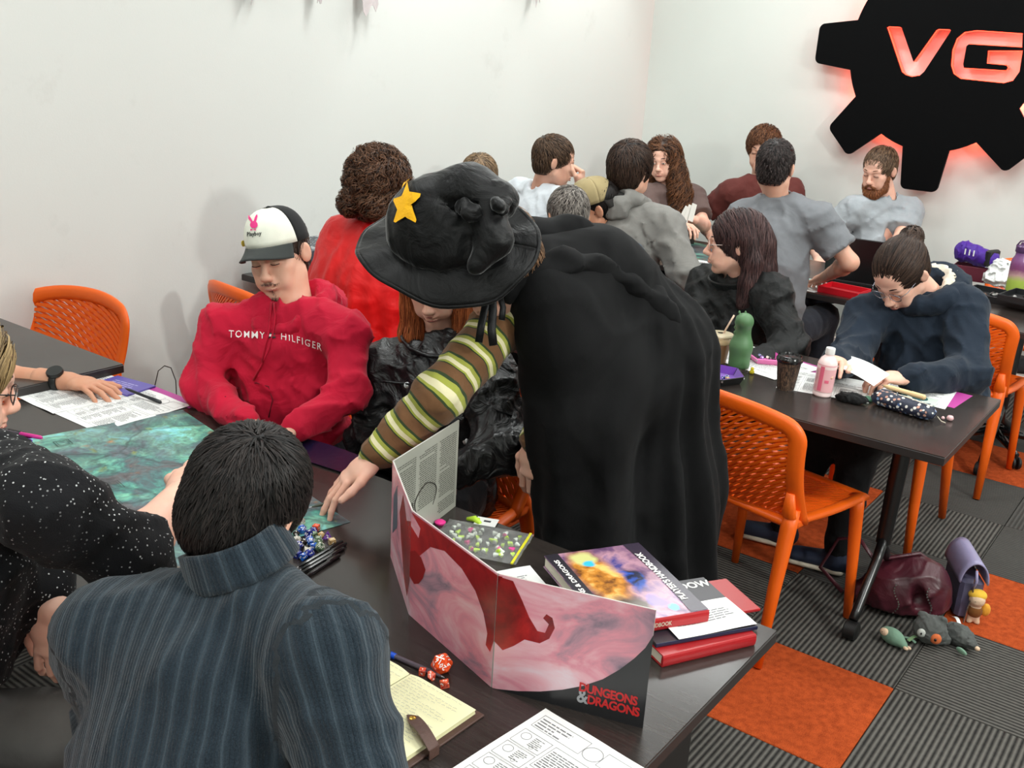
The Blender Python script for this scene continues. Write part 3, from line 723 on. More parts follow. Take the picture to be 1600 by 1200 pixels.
    if spec.get('top'):
        g = Fld(np.minimum(lo, pel-.25), np.maximum(hi, pel+.25), ch_); torso(g, th, .05)
        for q in 'LR': arm(g, q, th*.9, {'long': .93, 'short': 0}[slv] if not spec.get('bare'+q) else (.0 if slv == 'short' else spec.get('bare'+q)), .035)
        if slv == 'short':
            for q in 'LR':
                b = J['sh'+q]+(J['el'+q]-J['sh'+q])*.62; dd = nrm(J['el'+q]-J['sh'+q]); g.cone(J['sh'+q], b, .06*B**.5+.012, .062*B**.5+.014, .03); 
                # cut sleeve end flat
                g2 = b+dd*.02; sl, X, Y, Z = g.sub(g2, g2+dd*.12, .09); d = -((X-g2[0])*dd[0]+(Y-g2[1])*dd[1]+(Z-g2[2])*dd[2]).astype(np.float32)
                rr = np.sqrt((X-g2[0])**2+(Y-g2[1])**2+(Z-g2[2])**2); ax_ = -d; rad_ = np.sqrt(np.maximum(rr**2-ax_**2, 0)); m_ = (rad_ < .092) & (ax_ < .22) & (d < 0); sub = g.D[sl]; sub[m_] = np.maximum(sub[m_], -d[m_])
        if 'shape_top' in spec: spec['shape_top'](g, J, N, che, wai, W, side)
        # neckline hole
        nb = nrm(nrm(W(0, -.025, -.06)-N)*.5+nrm(N-che)*.7); nr = spec.get('neck_r', .066)*s
        if nr > 0: g.cone(N+nb*(.028), N+nb*.16, nr, nr*1.1, .012, 'sub')
        am = spec.get('fold', .006)
        g.wrinkle(am, spec.get('foldf', 5.5), spec.get('seed', 1), 2)
        if spec.get('hem', True): hm = pel+np.array([0, 0, -.10]); 
        g.plane(pel-nrm(che-pel)*spec.get('hemd', .12), -(che-pel))
        v, f_ = g.mesh(); at = {}
        fw = nrm(np.cross(side, che-pel))
        rel = v-che; lat_ = rel@side; upv = nrm(che-pel); vert = rel@upv
        st = lat_.copy(); arm_t = np.zeros(len(v))
        for q in 'LR':
            a, b, c_ = J['sh'+q], J['el'+q], J['wr'+q]; best = None
            d1, t1 = segd(v, a, b); d2, t2 = segd(v, b, c_); L1 = np.linalg.norm(b-a); L2 = np.linalg.norm(c_-b)
            lat_a = np.minimum(d1, d2); on = (lat_a < .085) & ((lat_*(1 if q == 'R' else -1) > hw*.93) | (d2 < .08) & (d2 < d1) | (t1 > .35)); u1 = (v-a)@nrm(b-a); u2 = L1+(v-b)@nrm(c_-b); wq_ = np.clip(((u1-L1)+(u2-L1))/.16+.5, 0, 1); tt = u1*(1-wq_)+u2*wq_
            # angle around the arm
            ax1 = nrm(b-a); ax2 = nrm(c_-b); ref = nrm(np.cross(ax1, [.3, .2, 1])); c1 = v-(a+np.outer(t1, b-a)); c2 = v-(b+np.outer(t2, c_-b))
            cc = np.where((d1 < d2)[:, None], c1, c2); axx = np.where((d1 < d2)[:, None], ax1, ax2); rr = nrmr(ref-axx*(axx@ref)[:, None] if False else ref-axx*(axx*ref).sum(1)[:, None]); b2 = np.cross(axx, rr)
            ang = np.arctan2((cc*b2).sum(1), (cc*rr).sum(1)); st = np.where(on, ang*.055, st); arm_t = np.where(on, tt+1.0, arm_t)
        at = {'st': st, 'vert': vert, 'armt': arm_t, 'lat': lat_}
        top = L(spec.get('topname', 'shirt'), v, f_, spec['top'], attrs=at); root['_b'] = 1; del root['_b']
    if spec.get('legs', True) and 'knL' in J:
        g = Fld(lp.min(0)-.2, lp.max(0)+.2, .014); g.econe(wai*.3+pel*.7, pel, (.15*B+.004, .12*B+.004), (.165*B, .125*B), side, .04); legs(g, .012, .05, spec.get('shin', 1)); g.wrinkle(.005, 6, 5, 2)
        v, f_ = g.mesh(); L('trousers', v, f_, spec.get('trousers') or cloth('dark_denim', rgb(34, 36, 44)))
        for q in 'LR':
            if 'an'+q in J: shoe(J['an'+q], nrm(spec.get('toe', (J['kn'+q]-pel))*np.array([1, 1, 0])), spec.get('shoe') or mat('dark_shoe', rgb(30, 30, 34), .6), root, base)
    return root, dict(W=W, Fm=Fm, J=J, base=base, s=s, hf=hf, N=N, che=che, pel=pel, side=side)
def segd(v, a, b):
    ba = b-a; t = np.clip(((v-a)@ba)/(ba@ba), 0, 1); return np.linalg.norm(v-a-np.outer(t, ba), axis=1), t
def shoe(an, fw, m, root, base):
    f = Fld(an-np.array([.26, .26, .12]), an+np.array([.26, .26, .1]), .008); z = .045; a = np.array([an[0], an[1], 0])
    M = frame(fw)
    f.ell(a-fw*.015+[0, 0, .05], (.04, .05, .045), M, .02); f.econe(a+fw*.01+[0, 0, .045], a+fw*.15+[0, 0, .035], (.042, .035), (.046, .024), M[0], .03); f.cone(a+[0, 0, .05], an+[0, 0, .01], .042, .045, .02)
    f.plane((0, 0, .012), (0, 0, -1)); v, fs = f.mesh(); sh = link('shoe', np_mesh('shoe', v, fs, m), root, base)
    f = Fld(a-.26, a+.26, .006); f.econe(a-fw*.02+[0, 0, .016], a+fw*.155+[0, 0, .016], (.047, .018), (.05, .018), M[0], .0); f.plane((0, 0, .001), (0, 0, -1)); f.plane((0, 0, .024), (0, 0, 1)); v, fs = f.mesh()
    link('sole', np_mesh('sole', v, fs, mat('cream_sole', rgb(205, 196, 178), .6)), sh, base)
def hand(w_, d, n, side, el, curl=.5, sz=1.0, h=.0042, spread=.1, thumb=.5):
    """palm from wrist w_ along d, n = palm normal (the side the fingers close to)"""
    d = nrm(d); n = nrm(np.asarray(n, float)-d*np.dot(n, d)); q = 1 if side == 'R' else -1
    t = nrm(np.cross(n, d))*q*-1.0            # towards the thumb
    # for a right hand, palm down (n=-z), pointing +y: thumb is at -x
    lo = w_-.24*sz; hi = w_+.24*sz; f = Fld(lo, hi, h); k = .008*sz; Pt = lambda a, b, c: w_+sz*(d*a+t*b+n*c)
    fore = nrm(el-w_); f.cone(w_+fore*.09, w_, .033*sz, .0255*sz, .02)
    f.econe(Pt(.0, 0, 0), Pt(.05, .002, 0), (.027*sz, .018*sz), (.037*sz, .015*sz), t, .015); f.econe(Pt(.04, 0, 0), Pt(.085, 0, .001), (.036*sz, .0155*sz), (.036*sz, .012*sz), t, .012)
    f.cone(Pt(.02, .022, .008), Pt(.055, .032, .012), .017*sz, .014*sz, .015)
    Ls = ((.045, .026, .020), (.050, .030, .022), (.047, .028, .021), (.036, .021, .018)); bs = (.029, .010, -.0095, -.028); cc = curl if hasattr(curl, '__len__') else (curl,)*4
    for i in range(4):
        ang = spread*(1.5-i)*1.0; p = Pt(.088-.004*abs(i-1.2), bs[i], .001); dd = nrm(d*math.cos(ang)+t*math.sin(ang)); a = 0.0; r0 = (.0088, .0092, .0088, .0076)[i]*sz
        for j, L in enumerate(Ls[i]):
            a += cc[i]*(.9, 1.1, .7)[j]; e = p+sz*L*(dd*math.cos(a)+n*math.sin(a)); f.cone(p, e, r0*(1-.1*j), r0*(.93-.11*j), .003*sz); p = e
    p = Pt(.025, .026, .010); dirs = [nrm(d*.75+t*(.75-.2*thumb)+n*.35*thumb), nrm(d*(.95)+t*(.42-.5*thumb)+n*(.35+.5*thumb)*thumb*1.2), nrm(d*1.0+t*(.2-.6*thumb)+n*.5*thumb)]
    for j, L in enumerate((.042, .032, .026)):
        e = p+dirs[j]*L*sz; f.cone(p, e, (.0135, .0108, .0098)[j]*sz, (.011, .0098, .0082)[j]*sz, .006*sz); p = e
    return f.mesh()
# ---------------------------------------------------------------- hair
def hair_cap(info, root, mat_, style='short', t=.010, n=2500, seed=1, wd=.0032, ln=.035, hairline=.0, extra=None, h=.0045, curl=0., top=0., flow=None, jitter=.3, lift=.004, back=-.075, name='hair', bald=False, seg=5, off=.0015, curlf=60, men=None, lump=0):
    W, Fm, s, H = info['W'], info['Fm'], info['s'], info['W'](0, 0, 0); R_ = .22 if extra else .155
    lo = H-R_*s; hi = H+R_*s
    if extra and 'box' in extra: lo = np.minimum(lo, extra['box'][0]); hi = np.maximum(hi, extra['box'][1])
    f = Fld(lo, hi, h); E = lambda p, r, k, op='add': f.ell(W(*p), tuple(q*s for q in r), Fm, k*s, op)
    E((0, -.016, .036+top/2), (.076+t, .098+t, .087+t+top/2), .01)
    men = (extra is None or 'box' not in extra) if men is None else men
    E((0, -.045, -.03), (.060+t*.5, .052+t*.6, .060) if men else (.064+t*.6, .058+t*.6, .062), .03)
    # face opening and nape
    E((0, .125+hairline, -.052), (.088, .078, .125), .008, 'sub'); E((0, .11+hairline, -.03), (.10, .055, .075), .01, 'sub')
    for q in (-1, 1): E((q*.092, -.004, -.03), (.024, .03, .048), .006, 'sub')
    E((0, .0, -.15+(-.075-back)*-1), (.14, .15, .075), .01, 'sub')
    if men:
        for q in (-1, 1): E((q*.09, .004, -.062), (.034, .045, .058), .006, 'sub')
    if lump: f.wrinkle(lump, 13, seed, 2)
    if bald: E((0, -.03, .14), (.05, .05, .03), .02, 'sub')
    if extra: extra['fn'](f, W, s)
    v, q = f.mesh(); rs = np.random.RandomState(seed); 
    def flow_default(p, g):
        crown = W(.008, -.075, .095); d = p-crown; loc = (p-H)@Fm.T/s
        d = nrmr(d)+Fm[1]*.25*(loc[:, 2:3] > .03)-np.array([0, 0, .35]); return d
    fl_ = flow or flow_default
    sel = v[rs.randint(0, len(v), n)]+rs.normal(size=(n, 3))*h*.4
    sv, sf, tone = strands(f, sel, lambda p, g: fl_(p, g), ln*s, seg, wd*s, off, curl, curlf, jitter, seed, lift)
    tt = .25+.2*np.sin(v[:, 0]*90+v[:, 2]*70); vs, fs = join_np([(v, q), (sv, sf)]); me = np_mesh(name, vs, fs, mat_, attrs={'tone': np.concatenate([tt, tone])})
    return link(name, me, root, info['base']), f
# ---------------------------------------------------------------- people
def ik(a, c, hint, l1=.285, l2=.255):
    a, c = np.asarray(a, float), np.asarray(c, float); d = c-a; L = np.linalg.norm(d); L_ = min(L, (l1+l2)*.998); x = (l1*l1-l2*l2+L_*L_)/(2*L_); hgt = math.sqrt(max(l1*l1-x*x, 0)); u = nrm(d)
    hv = np.asarray(hint, float)-u*np.dot(hint, u); return a+u*x+nrm(hv)*hgt
def seat(pel, az, spread=.09, down=0, sh=.42, knee=.10, foot=0.0):
    """knees and ankles of a seated figure"""
    f = adir(az); r = adir(az+90); o = {}
    for q, sg in (('L', -1), ('R', 1)):
        kn = pel+f*sh+r*sg*(spread+knee*.5)+np.array([0, 0, .02-down]); o['kn'+q] = kn; o['an'+q] = np.array([kn[0]+f[0]*foot, kn[1]+f[1]*foot, .09])
    return o
S_pale = skin_mat('pale_skin', rgb(226, 180, 160)); S_fair = skin_mat('fair_skin', rgb(214, 168, 146)); S_tan = skin_mat('tan_skin', rgb(192, 140, 112)); S_warm = skin_mat('warm_skin', rgb(205, 152, 124))
H_dark = hair_mat('near_black_hair', rgb(12, 10, 10), rgb(44, 38, 36)); H_brown = hair_mat('dark_brown_hair', rgb(28, 20, 18), rgb(72, 54, 44)); H_mid = hair_mat('brown_hair', rgb(70, 50, 36), rgb(128, 96, 70))
H_red = hair_mat('copper_hair', rgb(120, 58, 32), rgb(196, 112, 66)); H_grey = hair_mat('greying_hair', rgb(52, 47, 45), rgb(150, 142, 134)); H_blond = hair_mat('dark_blond_hair', rgb(104, 82, 52), rgb(198, 170, 122)); H_wine = hair_mat('deep_wine_brown_hair', rgb(34, 22, 24), rgb(84, 60, 58))
H_beard = hair_mat('auburn_beard', rgb(92, 52, 30), rgb(160, 100, 64))
def rib_mat():
    t = NT('ribbed_navy_chenille'); st = t.attr('st')
    big = t.math('ABSOLUTE', t.math('SINE', t.math('MULTIPLY', st, math.pi/.0225))); fine = t.math('ABSOLUTE', t.math('SINE', t.math('MULTIPLY', st, math.pi/.0048)))
    ridge = t.math('POWER', big, .16); f = t.math('POWER', fine, .6)
    base = t.ramp(t.noise(500, 3), [(.3, rgb(20, 28, 36)), (.75, rgb(42, 54, 63))])
    c = t.mix(t.math('SUBTRACT', 1.0, ridge), base, rgb(84, 98, 108)); c = t.mix(t.math('MULTIPLY', t.math('SUBTRACT', 1, f), .35), c, rgb(18, 26, 34))
    t.set(col=c, rough=.95, sheen=.18, spec=.1); h = t.math('ADD', t.math('MULTIPLY', ridge, 1.0), t.math('MULTIPLY', f, .35)); n = t.bump(h, .8, .003); n = t.bump(t.noise(14, 3, dist=1), .35, .02, n); t.bump(t.noise(700, 2), .6, .002, n); return t.m
M_rib = rib_mat()
def knit_collar(info, root, m, N, up, r=.068, hgt=.05, th=.007, name='collar', flare=-.12):
    up = nrm(up); M = frame(nrm(np.cross(up, info['side'])), up); mb = MB()
    mb.grid(lambda u, v: N+M[0]*r*(1+flare*v)*1.02*math.cos(u*2*math.pi)+M[1]*r*(1+flare*v)*math.sin(u*2*math.pi)+up*(hgt*v+.005*math.sin(4*math.pi*u)), 40, 6, th)
    me = mb.mesh(name, m, smooth=True); at = me.attributes.new('st', 'FLOAT', 'POINT'); vals = []
    for v in me.vertices: d = np.array(v.co)-N; vals.append(math.atan2(d@M[1], d@M[0])*.055)
    at.data.foreach_set('value', vals); return link(name, me, root, info['base'])
def hood(info, root, m, size=1.0, r=.034, back=.05, lining=None, front=.11, drop=.03, seed=3, name='hood', up=.02, h=.009):
    """soft hood lying round the neck"""
    N, s_ = info['N'], info['side']; fw = nrm(np.cross(np.array([0, 0, 1.]), s_)); u = np.array([0, 0, 1.]); f = Fld(N-.28*size, N+.28*size, h); pts = []
    for i in range(15):
        a = -math.pi*.92+i/14*math.pi*1.84; x = math.sin(a)*.098*size; y = math.cos(a); yy = -y*(.085 if y > 0 else front)*size
        z = up+(.028 if y > 0 else 0)*size*y-(drop*(-y) if y < 0 else 0); pts.append((N+s_*x+fw*yy+u*z, r*size*(1+.35*max(0, y))))
    for (a, ra), (b, rb_) in zip(pts[:-1], pts[1:]): f.cone(a, b, ra, rb_, .02)
    if back: f.ell(N-fw*(.105+back*.3)*size+u*(-.02+up), (.10*size, (.035+back)*size, .065*size), frame(fw), .04); f.ell(N-fw*.10*size+u*(.045+up), (.062*size, .028*size, .035*size), frame(fw), .015, 'sub')
    f.wrinkle(.006, 8, seed, 2); v, q = f.mesh(); return link(name, np_mesh(name, v, q, m), root, info['base'])
def glasses(info, root, m, ty='round', sub='glasses', lens=True):
    W, s_, Fm = info['W'], info['s'], info['Fm']; mb = MB()
    for q in (-1, 1):
        ring = [tuple(W(q*.033+.024*math.cos(a)*1.05, .1045-.004*abs(math.cos(a)), -.004+.019*math.sin(a))) for a in np.linspace(0, 2*math.pi, 21)]; mb.tube(ring, .0013*s_, 6, cap=False)
        mb.tube([tuple(W(q*.058, .099, .002)), tuple(W(q*.071, .075, .003)), tuple(W(q*.079, .0, .004)), tuple(W(q*.078, -.02, -.008))], .0013*s_, 6)
    mb.tube([tuple(W(-.009, .107, .0)), tuple(W(0, .112, .003)), tuple(W(.009, .107, .0))], .0012*s_, 6)
    g = build(mb, 'glasses', m, root, info['base'], smooth=True)
    if lens:
        lm = NT('spectacle_lens') if 'spectacle_lens' not in _mc else None
        if lm: lm.set(col=(1, 1, 1), rough=.02, trans=1.0, ior=1.05, alpha=.35); _mc['spectacle_lens'] = lm.m
        mb = MB()
        for q in (-1, 1): mb.add([tuple(W(q*.033+.0235*math.cos(a), .1045, -.004+.0185*math.sin(a))) for a in np.linspace(0, 2*math.pi, 17)[:-1]], [tuple(range(16))])
        build(mb, 'lens', _mc['spectacle_lens'], g, info['base'])
    return g
def bvh_of(objs):
    vs, fs = [], []
    dg = None
    for o in objs:
        b = len(vs); off = Vector((0, 0, 0)); p = o
        mw = o.matrix_basis.copy(); q = o.parent
        while q is not None: mw = q.matrix_basis @ mw; q = q.parent
        vs += [mw @ v.co for v in o.data.vertices]; fs += [tuple(b+i for i in pl.vertices) for pl in o.data.polygons]
    return BVHTree.FromPolygons(vs, fs)
def text_mesh(txt, size=1.0, ext=0.0, bold=0.0, spacing=1.0, align='CENTER', res=3):
    c = bpy.data.curves.new('txt', 'FONT'); c.body = txt; c.size = size; c.extrude = ext; c.offset = bold; c.space_character = spacing; c.align_x = align; c.align_y = 'CENTER'; c.resolution_u = res
    o = bpy.data.objects.new('txt', c); COL.objects.link(o); dg = bpy.context.evaluated_depsgraph_get(); me = bpy.data.meshes.new_from_object(o.evaluated_get(dg)); bpy.data.objects.remove(o); bpy.data.curves.remove(c); return me
def subdiv2d(vs, fs, maxlen):
    import bmesh
    bm = bmesh.new(); V_ = [bm.verts.new(v) for v in vs]
    for f in fs:
        try: bm.faces.new([V_[i] for i in f])
        except Exception: pass
    bm.normal_update(); bmesh.ops.triangulate(bm, faces=bm.faces[:])
    for _ in range(4):
        ed = [e for e in bm.edges if e.calc_length() > maxlen]
        if not ed: break
        bmesh.ops.subdivide_edges(bm, edges=ed, cuts=1); bmesh.ops.triangulate(bm, faces=[f for f in bm.faces if len(f.verts) > 3])
    bm.verts.index_update(); r = [tuple(v.co) for v in bm.verts], [tuple(v.index for v in f.verts) for f in bm.faces]; bm.free(); return r
def stick(vs2, fs, pxfn, bvh, off, name, m, parent, base, maxlen=6):
    """lay a flat print on a curved surface: 2D points -> sight lines -> points on the surface"""
    vs2, fs = subdiv2d([(x, y, 0) for x, y in vs2], fs, maxlen); out = []; last = None
    for x, y, _ in vs2:
        px, py = pxfn(x, y); d = Vector(ray(px, py)).normalized(); hit = bvh.ray_cast(Vector(CAM), d)
        if hit[0] is None: out.append(last or Vector(P(px, py, 3))); continue
        n_ = hit[1] if hit[1].dot(d) < 0 else -hit[1]; last = hit[0]+n_*off; out.append(last)
    mb = MB(); mb.add(out, fs); return build(mb, name, m, parent, base)

# -- the man in the foreground, back to the camera
N = P(385, 930, 1.46); H = P(378, 795, 1.49); sL, sR = P(172, 1000, 1.46), P(508, 1020, 1.36); pel = N+np.array([.05, -.20, -.47])
wL, wR = N+np.array([-.12, .14, -.40]), N+np.array([.22, .0, -.42])
sp = dict(skin=S_fair, pel=pel, shL=sL, shR=sR, wrL=wL, wrR=wR, elL=ik(sL, wL, (-.9, -.5, -.3)), elR=ik(sR, wR, (1, -.5, -.3)), top=M_rib, topname='jumper', ch=.009, fold=.006, foldf=4.2, thick=.022, bulk=1.08, neck_r=.06,
          che=N*.62+pel*.38+np.array([0, -.035, .0]), hs=.93, eyes=None, curlL=.6, curlR=.7, **seat(pel, -20))
p1, i1 = person('man with short black hair in a ribbed dark navy jumper, back to the camera', H, (-28, -34, 16), N, sp)
knit_collar(i1, p1, M_rib, N+np.array([-.0, .0, .034]), i1['W'](0, -.03, -.05)-N, .078, .056, .010)
hair_cap(i1, p1, H_dark, t=.010, n=8000, seed=3, wd=.004, ln=.038, back=-.085, h=.004, seg=5, jitter=.4, lift=.006, extra=dict(fn=lambda f, W, s: [f.ell(W(q*.096, -.006, -.012), (.030*s, .028*s, .038*s), i1['Fm'], .006*s, 'sub') for q in (-1, 1)]))

# -- the man in the red hoodie
M_redh = cloth('crimson_fleece', rgb(190, 20, 52), wr=(11, .55), var=.10, wd=.02)
N = P(460, 478, 2.95); H = P(436, 397, 2.93); sR, sL = P(352, 512, 2.97), P(540, 520, 2.86); pel = N+np.array([-.02, .02, -.47])
eR, eL, wR, wL = P(318, 608, 2.93), P(545, 615, 2.80), P(392, 668, 2.72), P(458, 672, 2.66)
sp = dict(skin=S_fair, pel=pel, shL=sL, shR=sR, wrL=wL, wrR=wR, elL=eL, elR=eR, top=M_redh, topname='hoodie', ch=.009, fold=.010, foldf=4.8, thick=.014, bulk=1.0, neck_r=.062, hres=.0035, curlL=.5, curlR=.6, hnL=(.3, .2, -1), lip=rgb(170, 108, 98),
          trousers=cloth('grey_sweatpants', rgb(50, 50, 56)), **seat(pel, 172), eyes='down', hs=.97, brow=H_brown)
p2, i2 = person('man in a crimson hoodie and white and black cap, looking down', H, (158, -8, 12), N, sp)
hood(i2, p2, M_redh, 1.0, .023, .05, front=.10, drop=.055, up=.005)
hair_cap(i2, p2, H_brown, t=.004, n=1200, seed=4, wd=.003, ln=.02, h=.0045)
W = i2['W']
def cap(info, root, label=None, front=None, back=None, brim=None, tilt=0.0, rev=False, height=.104):
    W = info['W']; base = info['base']; sg = -1 if rev else 1
    def dome(a, e, o=0.0):
        # a: azimuth 0 at the front, e: 0 rim .. 1 top
        el = e*math.pi/2; ca = math.cos(el)**.75; x = math.sin(a)*(.087+o)*ca; y = math.cos(a)*(.106+o)*ca-.012; z = .034+math.cos(a)*.012*(1-e)+(height+o)*math.sin(el)**.9
        return W(x, y*sg if rev else y, z)
    mb = MB(); mb.grid(lambda u, v: dome(-1.25+2.5*u, v), 22, 12, .004); c = build(mb, 'cap', front, root, base, smooth=True)
    mb = MB(); mb.grid(lambda u, v: dome(1.25+(2*math.pi-2.5)*u, v*1.0) if not (rev and False) else dome(1.25, v), 30, 12, .004); build(mb, 'mesh_panel', back, c, base, smooth=True)
    mb = MB(); mb.lathe([(.007, 0), (.006, .004), (0, .006)], 10, dome(0, 1)-i2['Fm'][2]*.0, Matrix(np.array([info['Fm'][0], info['Fm'][1], info['Fm'][2]]).T).to_3x3()); build(mb, 'button', back, c, base)
    def br(u, v):
        a = -1.05+2.1*u; b = dome(a, 0.0, .001); k = math.cos(a*1.35)
        f = .072*max(0, k)**.7*v; x = math.sin(a); 
        return b+info['Fm'][1]*sg*f-info['Fm'][2]*(.020*v*(x*x*1.9)+.010*v)+info['Fm'][0]*x*.006*v
    mb = MB(); mb.grid(br, 22, 8, .004); build(mb, 'brim', brim, c, base, smooth=True)
    if rev:   # opening above the strap of the cap worn backwards is modelled as a dark arch on the rear panel
        pass
    return c, dome
M_capw = cloth('cap_white_foam', rgb(232, 232, 218), weave=600, wr=(5, .1)); M_capb = cloth('cap_black_mesh', rgb(26, 27, 28), weave=350, wr=(5, .1)); M_brim = cloth('cap_charcoal_brim', rgb(52, 55, 54), wr=(5, .1))
c2, dome2 = cap(i2, p2, front=M_capw, back=M_capb, brim=M_brim)
# -- print on the cap and on the hoodie
bv = bvh_of([c2])
M_pink = mat('pink_embroidery', rgb(226, 50, 130), .7); M_txt = mat('black_embroidery', rgb(30, 32, 30), .7); M_wtxt = mat('white_embroidery', rgb(238, 228, 226), .7)
bunny = [(-2, -8), (2, -8.4), (4.5, -6.5), (6.2, -3), (5.6, 1), (3.5, 3), (5.6, 7.5), (6.4, 12), (5, 12.4), (2.6, 9), (1.2, 3.6), (-.8, 4), (-3.4, 8.2), (-6.6, 11.4), (-8, 10.6), (-6.6, 6.4), (-3.6, 2.6), (-4.8, .4), (-5.2, -3), (-4.2, -6)]
bunny = [(387.4, 335.3), (389.6, 336), (392.8, 340.2), (395.4, 345), (397.2, 344.6), (398.6, 339.5), (400.6, 335.6), (402.4, 334.6), (402.9, 338), (401.6, 342.6), (400.4, 345.6), (402.6, 348), (403.2, 351.4), (401.6, 354.4), (398.8, 355.9), (395, 355.7), (392.2, 353.6), (391.3, 350.6), (392.2, 347.6), (392.6, 346.4), (389.4, 342), (387.4, 337.6)]
stick(bunny, [tuple(range(len(bunny)))], lambda x, y: (x, y+1), bv, .002, 'rabbit_emblem', M_pink, c2, i2['base'], 3)
stick([(-3.5, -2), (0, -.6), (3.5, -2), (3.5, 1), (0, -.2), (-3.5, 1)], [(0, 1, 4, 5), (1, 2, 3, 4)], lambda x, y: (396.2+x*1.2, 358.6-y), bv, .002, 'rabbit_bow_tie', M_pink, c2, i2['base'], 3)
me = text_mesh('Playboy', 8.2, bold=.22, res=1); stick([(v.co.x, v.co.y) for v in me.vertices], [tuple(p.vertices) for p in me.polygons], lambda x, y: (397.5+x*.88, 365.5-y*1.1-x*.07), bv, .002, 'cap_lettering', M_txt, c2, i2['base'], 4)
mb = MB(); ty = W(.079, .045, .055); build(mb.lathe([(.0, 0), (.009, .0), (.009, .002), (0, .0025)], 10, ty, Matrix(np.array([i2['Fm'][1], i2['Fm'][2], i2['Fm'][0]]).T).to_3x3()), 'side_badge', mat('badge_gold', rgb(196, 172, 60), .4), c2, i2['base'])
hd_ = [o for o in p2.children if o.name.startswith(('hoodie', 'hood'))]; bv = bvh_of(hd_)
for txt, cx, cy, k, wd in (('TOMMY', 386, 523.5, .045, 57), ('HILFIGER', 471.5, 533, .265, 64)):
    me = text_mesh(txt, 11.5, bold=.02, spacing=1.25, res=2); xs = [v.co.x for v in me.vertices]; sc = wd/(max(xs)-min(xs))
    stick([(v.co.x, v.co.y) for v in me.vertices], [tuple(p.vertices) for p in me.polygons], lambda x, y: (cx+x*sc, cy+x*sc*k+.0012*(x*sc)**2*(1 if txt == 'HILFIGER' else 0)-y*1.35), bv, .003, 'chest_lettering', M_wtxt, p2, i2['base'], 4)
for pts, m_ in (([(-6, -3.6), (6, -3.6), (6, -1.6), (-6, -1.6)], M_txt), ([(-6, 1.6), (6, 1.6), (6, 3.6), (-6, 3.6)], M_txt), ([(-6, -1.6), (-.5, -1.6), (-.5, 1.6), (-6, 1.6)], M_wtxt), ([(-.5, -1.6), (6, -1.6), (6, 1.6), (-.5, 1.6)], mat('flag_red', rgb(150, 20, 40), .7))):
    stick(pts, [(0, 1, 2, 3)], lambda x, y: (425.5+x*.95, 524.5+x*.06-y*1.1), bv, .003, 'chest_flag_patch', m_, p2, i2['base'], 4)
def cord(pix, bvh, r, name, m, root, base, off=.004, tip=None):
    pts = []
    for px, py in pix:
        d = Vector(ray(px, py)).normalized(); hit = bvh.ray_cast(Vector(CAM), d)
        if hit[0] is None: continue
        pts.append(hit[0]-d*off)
    if len(pts) > 1: return build(MB().tube(pts, r, 6), name, m, root, base, smooth=True)
cord([(424, 472), (423, 490), (421, 510), (418, 528), (413, 545), (410, 566)], bv, .003, 'drawstring', M_redh, p2, i2['base']); cord([(428, 474), (430, 492), (428, 515), (420, 545), (408, 572), (396, 594)], bv, .003, 'drawstring', M_redh, p2, i2['base'])
cord([(352, 620), (372, 606), (400, 598), (420, 604), (426, 625), (420, 652)], bv, .002, 'pocket_seam', mat('crimson_seam', rgb(120, 12, 34), .9), p2, i2['base'], .001)
# goatee and moustache
f = i2['hf']
def facial_hair(info, root, m, spots, n, ln, wd, seed=2, name='beard'):
    f = info['hf']; rs = np.random.RandomState(seed); pts = []
    for (x, y, z), r, k in spots: c = np.array([x, y, z])+rs.normal(size=(int(n*k), 3))*np.array(r); pts.append(np.array([info['W'](*q) for q in c]))
    p = np.concatenate(pts)
    for _ in range(4): p = p-f.grad(p)*f.samp(p)[:, None]
    Fm = info['Fm']; v, q, tone = strands(f, p, lambda p_, g: np.tile(-Fm[2]+Fm[1]*.25, (len(p_), 1)), ln, 3, wd, .0008, 0, 60, .5, seed, .003, .35)
    return link(name, np_mesh(name, v, q, m, attrs={'tone': tone}), root, info['base'])
facial_hair(i2, p2, H_brown, [((0, .09, -.112), (.009, .006, .006), .5), ((.014, .11, -.058), (.012, .003, .0012), .2), ((-.014, .11, -.058), (.012, .003, .0012), .2), ((0, .1, -.090), (.003, .003, .003), .1)], 230, .006, .0008)

# -- the girl with copper hair behind the wizard's arm
M_lea = (lambda t: (t.set(col=rgb(22, 22, 24), rough=t.ramp(t.noise(8, 4), [(.3, (.30,)*3), (.7, (.5,)*3)]), spec=.5), t.bump(t.noise(260, 3), .15, .001, t.bump(t.noise(13, 4, dist=1.5), .8, .02)), t.m)[-1])(NT('black_leather'))
N = P(692, 540, 2.92); H = P(683, 436, 2.84); sR, sL = P(600, 582, 2.95), P(758, 590, 2.78); pel = N+np.array([0, .0, -.43])
eR, eL, wR, wL = P(580, 690, 2.95), P(790, 700, 2.68), P(650, 720, 2.76), P(720, 730, 2.66)
sp = dict(skin=S_pale, pel=pel, shL=sL, shR=sR, wrL=wL, wrR=wR, elL=eL, elR=eR, top=M_lea, topname='leather_jacket', ch=.009, fold=.013, foldf=5.2, thick=.026, bulk=1.0, neck_r=.07, female=True, hs=.95, hres=.004, curlL=.6, curlR=.6,
          trousers=cloth('black_jeans', rgb(20, 20, 24)), **seat(pel, 168), lip=rgb(170, 96, 88), brow=H_red)
p3, i3 = person('red-haired girl in an oversized black leather jacket, eyes hidden behind the hat brim', H, (158, -24, 4), N, sp)
